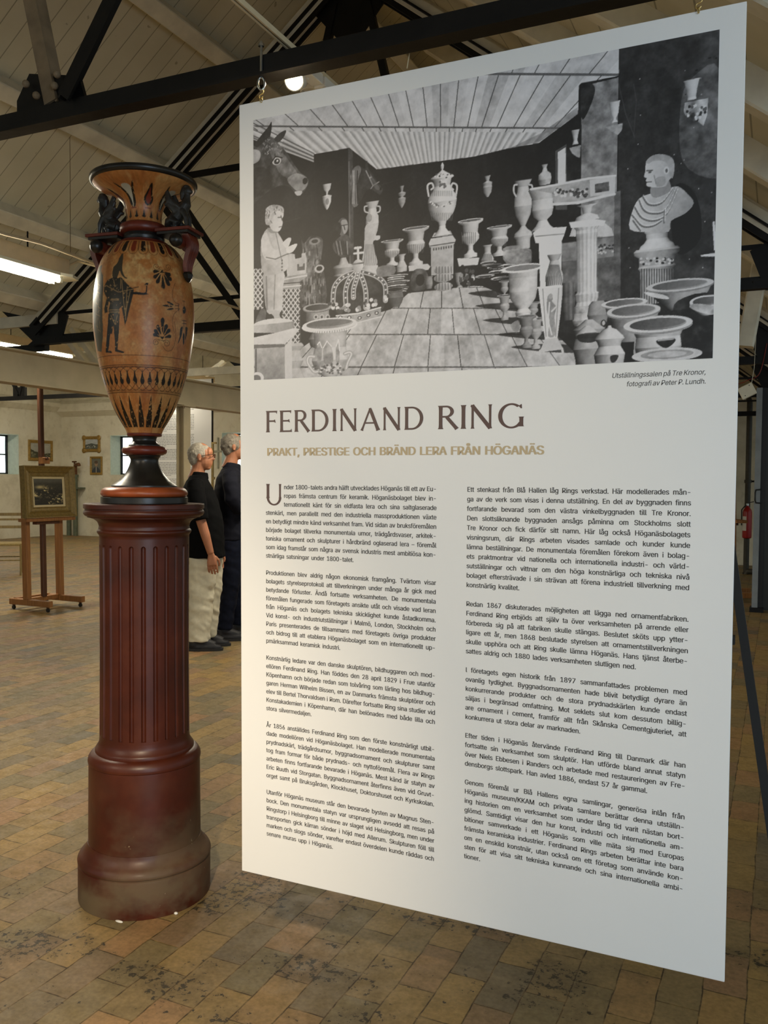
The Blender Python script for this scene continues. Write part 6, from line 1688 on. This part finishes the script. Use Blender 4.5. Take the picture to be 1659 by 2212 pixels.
# ================================================================ RIGHT EDGE: DOOR, PIPE, EXTINGUISHER, BOX
M_DOOR = flat('dark_green_black_steel', '1d211d', 0.45, var=0.3, scale=8); M_DOORG = flat('grey_door_edge', '858b8e', 0.45, var=0.15, scale=6)
yd = 10.4; xl = aty(1631, 1000, yd)[0]
d1 = struct(MB().box(xl + .105, xl + .95, yd, yd + .06, .02, 2.46).build('door_1', M_DOOR))
MB().box(xl, xl + .06, yd - .05, yd + .08, 0.05, 2.46).build('door_frame', M_DOORG, d1); MB().box(xl + .06, xl + .105, yd - .02, yd + .06, 0.05, 2.46).build('door_seal', M_BLACK, d1)
hz = aty(1636, 1072, yd)[2]
MB().tube([(xl + .07, yd - .06, hz + .075), (xl + .02, yd - .10, hz + .07), (xl + .012, yd - .115, hz + .04), (xl + .012, yd - .115, hz - .04), (xl + .02, yd - .10, hz - .07), (xl + .07, yd - .06, hz - .075)], .008, 8).build('door_handle', M_BLACK, d1, smooth=50)
MB().box(xl - .02, xl + .12, yd - .08, yd + .1, 0, .05).build('door_shoe', M_STEEL, d1)
yp = 14.6; p0, p1 = aty(1620, 862, yp), aty(1620, 1240, yp)
dp = thing('drain_pipe', 'dark grey pipe running up the end wall right of the banner', 'pipe', (p0[0], yp, 0))
M_PIPED = flat('dark_grey_pipe', '3b382f', 0.55, var=0.2)
ze = aty(1600, 846, yp)
MB().tube([(p0[0], yp, p1[2]), (p0[0], yp, p0[2] - .05), (p0[0] - .02, yp, p0[2] + .02), (p0[0] - .10, yp, ze[2]), (ze[0] - .6, yp, ze[2])], .042, 14).build('pipe', M_PIPED, dp, smooth=60)
MB().cyl((p0[0], yp, 1.42), (p0[0], yp, 1.47), .055, 14).build('pipe_collar', M_PIPED, dp); MB().cyl((p0[0], yp, 1.445), (p0[0] + .09, yp, 1.445), .014, 8).build('bracket', M_STEEL, dp)
MB().tube([(p0[0], yp, p1[2] + .02), (p0[0] - .01, yp, p1[2] - .05), (p0[0] + .02, yp - .02, max(.045, p1[2] - .12)), (p0[0] + .25, yp - .02, .05)], .045, 12).build('pipe_foot', M_PIPED, dp, smooth=60)
fe = aty(1617, 1128, yp - .12); fx, fz = fe[0] - .02, fe[2] - .25
ex = thing('fire_extinguisher', 'red fire extinguisher hanging in front of the grey pipe right of the banner', 'fire extinguisher', (fx, yp - .12, fz))
M_FIRE = flat('fire_red_paint', '9e1414', 0.3, var=0.05); yq = yp - .13
MB().lathe([(.05, fz), (.066, fz + .012), (.068, fz + .03), (.068, fz + .40), (.060, fz + .44), (.035, fz + .475), (.022, fz + .49), (.02, fz + .505)], 24, (fx, yq)).build('cylinder', M_FIRE, ex, smooth=40)
MB().cyl((fx, yq, fz + .50), (fx, yq, fz + .535), .02, 12).build('valve', M_CHROME, ex); MB().beam((fx + .02, yq, fz + .55), (fx + .12, yq, fz + .575), .02, .012).build('lever', M_BLACK, ex)
MB().tube([(fx - .02, yq - .02, fz + .52), (fx - .08, yq - .03, fz + .44), (fx - .078, yq - .03, fz + .2)], .009, 8).build('hose', M_BLACK, ex, smooth=60)
m = MB().loft([[(fx + .0695 * math.cos(a), yq + .0695 * math.sin(a), z) for a in np.radians(np.linspace(200, 262, 10))] for z in (fz + .12, fz + .34)], caps=False); m.build('label_strip', M_WHITE, ex, recalc=False)
MB().box(fx - .05, fx + .05, yq + .05, yp - .03, fz + .2, fz + .24).build('wall_bracket', M_BLACK, ex)
# tilted junction box with its red cable
jb = aty(1614, 845, 8.02)
t = thing('junction_box', 'tilted cream junction box dangling right of the banner under the black truss foot', 'electrical box', tuple(jb))
R_ = Matrix.Rotation(math.radians(-27), 4, Vector((0, 1, 0)))
m = MB().box(-.062, .062, -.025, .025, -.052, .052); m.xf(Matrix.Translation(jb) @ R_); m.build('box', M_LAMPW, t, bev=.006)
for sx in (-.03, .035): m = MB().cyl((sx, -.027, -.03 if sx < 0 else .035), (sx, -.024, -.03 if sx < 0 else .035), .004, 8); m.xf(Matrix.Translation(jb) @ R_); m.build('screw', M_STEEL, t)
M_REDC = flat('red_cable', '8a2a1e', 0.5)
j2 = aty(1641, 806, 8.04); j0 = aty(1596, 829, 8.06)
tag(MB().tube([tuple(p) for p in crom([j0 + np.array([-.25, 0, -.06]), j0, jb + np.array([.0, .03, .095]), j2, j2 + np.array([.05, .02, .25])], 6, False)], .003, 8).build('cable', M_REDC, smooth=60), 'thin red cable looping above the tilted junction box', 'cable')
tag(MB().tube([tuple(jb + np.array([.03, .01, .045])), tuple(jb + np.array([.05, .03, .2])), tuple(jb + np.array([.06, .05, .55]))], .0022, 8).build('cable', M_LAMPW, smooth=60), 'short pale cable the tilted junction box dangles from', 'cable')

# black folding easel in front of the door, mostly behind the banner
A0, B0 = np.array([.035, 3.157, .0]), aty(1561, 1060, 3.40)
te = thing('folding_easel', 'black folding easel whose slanting leg shows right of the banner', 'easel', (-.28, 3.3, 0))
MB().beam(A0 + (A0 - B0) * 0, B0 + (B0 - A0) * .25, .030, .022, up=(0, 1, 0)).build('leg', M_BLACK, te)
A1 = np.array([-.62, 3.157, 0]); B1 = np.array([B0[0] - .22, B0[1], B0[2]])
MB().beam(A1, B1 + (B1 - A1) * .25, .030, .022, up=(0, 1, 0)).build('leg', M_BLACK, te)
MB().beam((-.30, 3.95, 0), ((B0[0] + B1[0]) / 2, B0[1] + .06, B0[2] + .2), .028, .022, up=(0, 1, 0)).build('leg', M_BLACK, te)
MB().beam(tuple(A1 + (B1 - A1) * .62), tuple(A0 + (B0 - A0) * .62 - np.array([.03, 0, 0])), .04, .03).build('picture_ledge', M_BLACK, te)

# a second studio easel stands behind the banner
e2 = dup(easel, (0, 0, 0), 'second studio easel behind the banner, only its base showing at the right edge', 'studio easels')
tgt = atz(1612, 1291, 0.0)
e2.rotation_euler = (0, 0, math.radians(20))
loc_end = Vector(E(.30, hs, 0)) - Vector(easel.location)
e2.location = Vector(tgt) - Matrix.Rotation(math.radians(20), 4, 'Z') @ loc_end
e2.location.z = 0


# ================================================================ VISITORS
M_SKIN = flat('weathered_skin', 'a86f50', 0.5, var=0.1, scale=25)
M_HAIRW = flat('white_grey_hair', '9d9587', 0.7, var=0.35, scale=70, bump=0.6)
M_HAIRG = flat('grey_brown_hair', '7d7467', 0.7, var=0.4, scale=70, bump=0.6)
M_POLO = flat('black_polo_cotton', '070708', 0.9, spec=0.12, var=0.2)
M_CHINO = flat('cream_linen', 'd0c8b0', 0.85, var=0.08, scale=30, bump=0.2)
M_JACKET = flat('navy_overshirt', '14151f', 0.85, spec=0.2, var=0.2, scale=20, bump=0.1)
M_JEANS = flat('dark_blue_denim', '0b1020', 0.85, spec=0.2, var=0.3, scale=40)
M_SHOE = flat('black_trainer', '17161a', 0.6, var=0.2)
M_SOLE = flat('dark_grey_sole', '2b2a2a', 0.8)


class Figure:
    def __init__(s, base, face, name, label, body_mat):
        s.b = np.array([base[0], base[1], 0.0]); s.u = np.array([math.cos(face), math.sin(face), 0]); s.s = np.array([-math.sin(face), math.cos(face), 0])
        s.t = thing(name, label, 'person', tuple(s.b)); s.body = MB(); s.bm = body_mat
    def W(s, u, w, z): return s.b + s.u * u + s.s * w + np.array([0, 0, z])
    def rings(s, mb, rows, n=20, sq=1.0):
        """rows of (u, w, z, half depth, half width)"""
        rg = []
        for u, w, z, ru, rw in rows:
            r = []
            for k in range(n):
                a = 2 * math.pi * k / n; c, d = math.cos(a), math.sin(a)
                r.append(tuple(s.W(u + ru * math.copysign(abs(c) ** sq, c), w + rw * math.copysign(abs(d) ** sq, d), z)))
            rg.append(r)
        mb.loft(rg)
    def limb(s, mb, pts, rs, n=12): mb.tube([tuple(s.W(*p)) for p in pts], list(rs), n)
    def ball(s, mb, c, r, sc=(1, 1, 1), n=14):
        rg = []
        for i in range(11):
            t = -math.pi / 2 + math.pi * i / 10; rr = max(math.cos(t), .01) * r
            rg.append([tuple(s.W(c[0] + sc[0] * rr * math.cos(2 * math.pi * k / n), c[1] + sc[1] * rr * math.sin(2 * math.pi * k / n), c[2] + sc[2] * math.sin(t) * r)) for k in range(n)])
        mb.loft(rg)
    def piece(s, name, mb, vox, mat, it=4, crease=0.0, seed=0):
        me = remesh(mb, vox, name, it)
        if crease:
            n = len(me.vertices); co = np.zeros(n * 3, np.float32); no = np.zeros(n * 3, np.float32)
            me.vertices.foreach_get('co', co); me.vertices.foreach_get('normal', no); co = co.reshape(-1, 3); no = no.reshape(-1, 3)
            w = np.array([noise.noise(Vector((p[0] * 7 + seed, p[1] * 7, p[2] * 13 + 6 * p[0]))) + .5 * noise.noise(Vector((p[0] * 16, p[1] * 16 + seed, p[2] * 26 + 14 * p[1]))) for p in co])
            co += no * (w * crease)[:, None]; me.vertices.foreach_set('co', co.reshape(-1)); me.update()
        return link(name, me, mat, s.t)
    def head(s, u, w, z, tilt=0.0):
        """skull, face, ears and neck; z is the chin-to-crown middle"""
        b = s.body
        s.ball(b, (u - .012, w, z + .022), .098, (1.0, .80, .98)); s.ball(b, (u + .030, w, z - .035), .068, (.98, .86, 1.12)); s.ball(b, (u + .052, w, z - .088), .027, (1.1, 1.2, .8))
        s.ball(b, (u + .068, w, z + .040), .040, (.7, 1.35, 1)); s.limb(b, [(u + .084, w, z + .018), (u + .104, w, z - .022), (u + .088, w, z - .028)], (.009, .0125, .010), 8)
        s.limb(b, [(u + .080, w - .022, z - .052), (u + .089, w, z - .050), (u + .080, w + .022, z - .052)], (.006, .0075, .006), 8); s.limb(b, [(u + .078, w - .02, z - .064), (u + .086, w, z - .063), (u + .078, w + .02, z - .064)], (.006, .0075, .006), 8)
        for sg in (-1, 1):
            s.limb(b, [(u + .083, w + sg * .012, z + .026), (u + .080, w + sg * .034, z + .029), (u + .066, w + sg * .052, z + .022)], (.008, .008, .006), 8); s.ball(b, (u + .074, w + sg * .031, z + .008), .0125)
            s.ball(b, (u - .004, w + sg * .080, z - .004), .026, (.72, .35, 1.2)); s.ball(b, (u - .002, w + sg * .084, z - .026), .011)
        s.limb(b, [(u - .010, w, z - .03), (u - .022, w, z - .10), (u - .045, w, z - .19)], (.058, .056, .070), 16)
    def hand(s, wr, d, out, sgn):
        """relaxed hand below the wrist: palm, four unequal curled fingers, thumb from the side of the palm"""
        b = s.body; wr = np.array(wr, float); d = np.array(d, float); d /= np.linalg.norm(d); f = np.array([d[2] * -1, 0, d[0]]); f /= np.linalg.norm(f)
        P = lambda a, q, o: tuple(s.W(*(wr + d * a + f * q + np.array([0, sgn * o, 0]))))
        b.loft([[P(a, q * wd, o * th) for q, o in ((-1, -.5), (-.6, -1), (.6, -1), (1, -.5), (1, .5), (.6, 1), (-.6, 1), (-1, .5))] for a, wd, th in ((-.01, .024, .018), (.02, .032, .016), (.06, .040, .015), (.085, .038, .013))])
        for k, (q, L) in enumerate(((.034, .078), (.0115, .090), (-.0115, .084), (-.034, .066))):
            b.tube([P(.075, q, 0), P(.085 + L * .40, q * 1.02, -.004), P(.085 + L * .75, q, -.020), P(.085 + L * .85, q * .96, -.040)], [.0090, .0084, .0078, .0062], 8)
        b.tube([P(.015, .028, -.006), P(.045, .050, -.018), P(.075, .055, -.026), P(.098, .048, -.030)], [.0125, .011, .0098, .008], 8)
    def shoe(s, u, w, toe=.19, heel=-.095):
        m = MB(); s.rings(m, [(u + (toe + heel) / 2, w, .012, (toe - heel) / 2, .046), (u + (toe + heel) / 2, w, .030, (toe - heel) / 2, .047)], 24, .8)
        sole = s.piece('shoe', self_shoe(s, u, w, toe, heel), .007, M_SHOE, 4)
        m2 = MB(); s.rings(m2, [(u + (toe + heel) / 2, w, .0, (toe - heel) / 2 + .006, .047), (u + (toe + heel) / 2, w, .022, (toe - heel) / 2 + .008, .050)], 24, .8); me = m2.build('sole', M_SOLE, sole)
        return sole
    def done(s, vox=.0046): link('body', remesh(s.body, vox, 'body', 2), s.bm, s.t)


def self_shoe(s, u, w, toe, heel):
    m = MB(); s.rings(m, [(u + (toe + heel) / 2, w, .018, (toe - heel) / 2, .045), (u + (toe + heel) / 2 - .005, w, .045, (toe - heel) / 2 - .012, .043)], 24, .8)
    s.limb(m, [(u + toe - .06, w, .042), (u + .06, w, .062), (u, w, .082), (u - .035, w, .098)], (.030, .040, .046, .046), 14); s.limb(m, [(u - .04, w, .04), (u - .04, w, .10)], (.045, .045), 14)
    return m


FACE = _yaw + math.radians(4)
# ---- man in the black polo shirt and cream trousers
base = atz(440, 1400, 0)
P1 = Figure(base + np.array([0, 0, 0]), FACE, 'person', 'white haired man with glasses in black polo shirt and cream trousers behind the pedestal', M_SKIN)
P1.head(-.022, 0, 1.600)
P1.rings(P1.body, [(-.015, 0, .86, .11, .155), (-.02, 0, .95, .125, .165), (-.015, 0, 1.05, .14, .17), (-.03, 0, 1.20, .125, .175), (-.045, 0, 1.32, .105, .17), (-.048, 0, 1.40, .075, .13), (-.045, 0, 1.45, .055, .06)], 24)
for sg in (-1, 1):
    P1.limb(P1.body, [(-.01 + (.03 if sg > 0 else -.01), sg * .08, .86), (.005 + (.03 if sg > 0 else 0), sg * .095, .50), (-.03 + (.05 if sg > 0 else 0), sg * .10, .09)], (.076, .056, .040), 16)
    P1.limb(P1.body, [(-.045, sg * .17, 1.38), (-.02, sg * .215, 1.25), (.005, sg * .225, 1.09), (.045, sg * .225, .96), (.085, sg * .215, .815)], (.052, .048, .041, .038, .028), 14)
    P1.hand((.090, sg * .215, .80), (.10, 0, -.99), 0, sg)
P1.done()
m = MB(); P1.rings(m, [(.016, 0, .765, .163, .200), (.014, 0, .80, .162, .199), (.006, 0, .90, .163, .197), (.0, 0, 1.02, .166, .192), (-.012, 0, 1.13, .160, .195), (-.030, 0, 1.25, .143, .198), (-.045, 0, 1.34, .122, .19), (-.050, 0, 1.40, .092, .150), (-.046, 0, 1.445, .070, .085)], 28)
for sg in (-1, 1): P1.limb(m, [(-.05, sg * .150, 1.385), (-.035, sg * .205, 1.30), (-.010, sg * .232, 1.18), (.010, sg * .236, 1.085)], (.072, .074, .069, .066), 16)
polo = P1.piece('polo_shirt', m, .010, M_POLO, 4, .006, 3)
m = MB(); P1.limb(m, [(-.040, 0, 1.425), (-.034, 0, 1.475)], (.082, .068), 24); P1.piece('collar', m, .008, M_POLO, 2)
m = MB(); P1.rings(m, [(0, 0, .98, .120, .155), (.0, 0, .90, .128, .162), (.008, 0, .83, .130, .165)], 24)
for sg, du in ((-1, 0.0), (1, .035)):
    P1.rings(m, [(.012 + du * .3, sg * .078, .86, .122, .090), (.008 + du * .6, sg * .086, .70, .116, .096), (.000 + du, sg * .092, .52, .108, .088), (-.012 + du, sg * .096, .34, .098, .080), (-.020 + du, sg * .10, .18, .092, .074), (-.022 + du, sg * .10, .075, .088, .070)], 20)
P1.piece('trousers', m, .010, M_CHINO, 3, .012, 9)
P1.shoe(-.022, -.10); P1.shoe(.020, .10)
m = MB(); P1.ball(m, (-.042, 0, 1.627), .098, (.96, .88, .93)); P1.ball(m, (-.070, 0, 1.585), .066, (.8, 1.12, 1.05)); P1.ball(m, (-.03, 0, 1.650), .082, (1.05, .9, .75))
for k in range(60):
    a = random.uniform(0, 6.28); e = random.uniform(-.5, 1.2); r = .091; P1.ball(m, (-.046 + r * math.cos(a) * math.cos(e) * .9, r * math.sin(a) * math.cos(e) * .88, 1.620 + r * math.sin(e) * .93), .011, n=8) if math.cos(a) < .55 else None
P1.piece('hair', m, .006, M_HAIRW, 2, .003)
gl = MB(); P1.limb(gl, [(-.010, -.083, 1.604), (.030, -.078, 1.612), (.076, -.062, 1.616), (.084, -.050, 1.616)], (.003, .003, .003, .003), 6); g_ = gl.build('glasses', M_BEECHD, P1.t)
gl = MB(); P1.limb(gl, [(-.010, .083, 1.604), (.076, .062, 1.616), (.084, .05, 1.616)], (.003, .003, .003), 6); P1.limb(gl, [(.086, -.05, 1.622), (.093, 0, 1.620), (.086, .05, 1.622)], (.003, .003, .003), 6); gl.build('glasses_bridge', M_BEECHD, g_)
for sg in (-1, 1):
    gl = MB(); gl.tube([tuple(P1.W(.089, sg * (.030 + .021 * math.cos(a)), 1.607 + .015 * math.sin(a))) for a in np.linspace(0, 6.28, 15)[:-1]], .0022, 6, closed=True); gl.build('lens_rim', M_BEECHD, g_)

# ---- man in the navy overshirt, arms folded
base = atz(490, 1379, 0)
P2 = Figure(base, FACE + math.radians(6), 'person', 'grey haired man in navy overshirt and jeans with folded arms, cut by the banner edge', M_SKIN)
P2.head(.062, 0, 1.668)
P2.rings(P2.body, [(.05, 0, .90, .09, .135), (.045, 0, 1.05, .105, .15), (.035, 0, 1.22, .12, .175), (.03, 0, 1.36, .105, .175), (.03, 0, 1.45, .075, .13), (.035, 0, 1.50, .055, .06)], 24)
legs = {-1: [(.045, -.09, .92), (.035, -.10, .52), (-.015, -.105, .09)], 1: [(.055, .09, .92), (.085, .11, .52), (.095, .13, .09)]}
for sg in (-1, 1):
    P2.limb(P2.body, legs[sg], (.076, .056, .040), 16)
    P2.limb(P2.body, [(.03, sg * .175, 1.43), (.045, sg * .225, 1.28), (.085, sg * .22, 1.17), (.17, sg * .12, 1.20), (.20, sg * -.02, 1.215)], (.052, .048, .044, .038, .028), 14)
    P2.hand((.20, sg * -.03, 1.21 + .03 * sg), (.25, 0, .35), 0, -sg)
P2.done()
m = MB(); P2.rings(m, [(.040, 0, .865, .150, .185), (.040, 0, .90, .150, .186), (.038, 0, 1.02, .145, .185), (.035, 0, 1.16, .148, .19), (.028, 0, 1.30, .138, .198), (.026, 0, 1.40, .118, .185), (.030, 0, 1.455, .09, .14), (.035, 0, 1.495, .07, .08)], 28)
for sg in (-1, 1): P2.limb(m, [(.03, sg * .155, 1.43), (.035, sg * .215, 1.35), (.050, sg * .238, 1.22), (.090, sg * .225, 1.155), (.17, sg * .12, 1.19), (.205, sg * .02, 1.205)], (.072, .074, .068, .064, .058, .048), 16)
P2.piece('overshirt', m, .010, M_JACKET, 4, .008, 5)
m = MB(); P2.limb(m, [(.036, 0, 1.475), (.046, 0, 1.53)], (.086, .070), 24); P2.piece('collar', m, .008, M_JACKET, 2)
m = MB(); P2.rings(m, [(.045, 0, 1.0, .12, .16), (.045, 0, .92, .13, .17), (.045, 0, .86, .13, .168)], 24)
for sg in (-1, 1):
    a, b_, c_ = legs[sg]; P2.rings(m, [(a[0], a[1] * .92, .88, .118, .094), ((a[0] + b_[0]) / 2, b_[1] * .95, .70, .100, .088), (b_[0], b_[1], .52, .080, .075), ((b_[0] + c_[0]) / 2, (b_[1] + c_[1]) / 2, .30, .070, .066), (c_[0], c_[1], .10, .064, .060)], 20)
P2.piece('jeans', m, .010, M_JEANS, 3, .008, 2)
P2.shoe(-.015, -.105); P2.shoe(.095, .13)
m = MB(); P2.ball(m, (.040, 0, 1.692), .100, (.98, .88, .95)); P2.ball(m, (.012, 0, 1.650), .066, (.8, 1.12, 1.05)); P2.ball(m, (.065, 0, 1.722), .076, (1.05, .9, .72))
for k in range(70):
    a = random.uniform(0, 6.28); e = random.uniform(-.5, 1.3); r = .094; P2.ball(m, (.036 + r * math.cos(a) * math.cos(e) * .95, r * math.sin(a) * math.cos(e) * .88, 1.688 + r * math.sin(e) * .95), .012, n=8) if math.cos(a) < .6 else None
P2.piece('hair', m, .006, M_HAIRG, 2, .003)
MB().sph(tuple(P2.W(.14, -.15, 1.335)), .006, 10, 6).build('button', M_WHITE, P2.t)

P2.t.scale = (1.02, 1.02, 1.02)
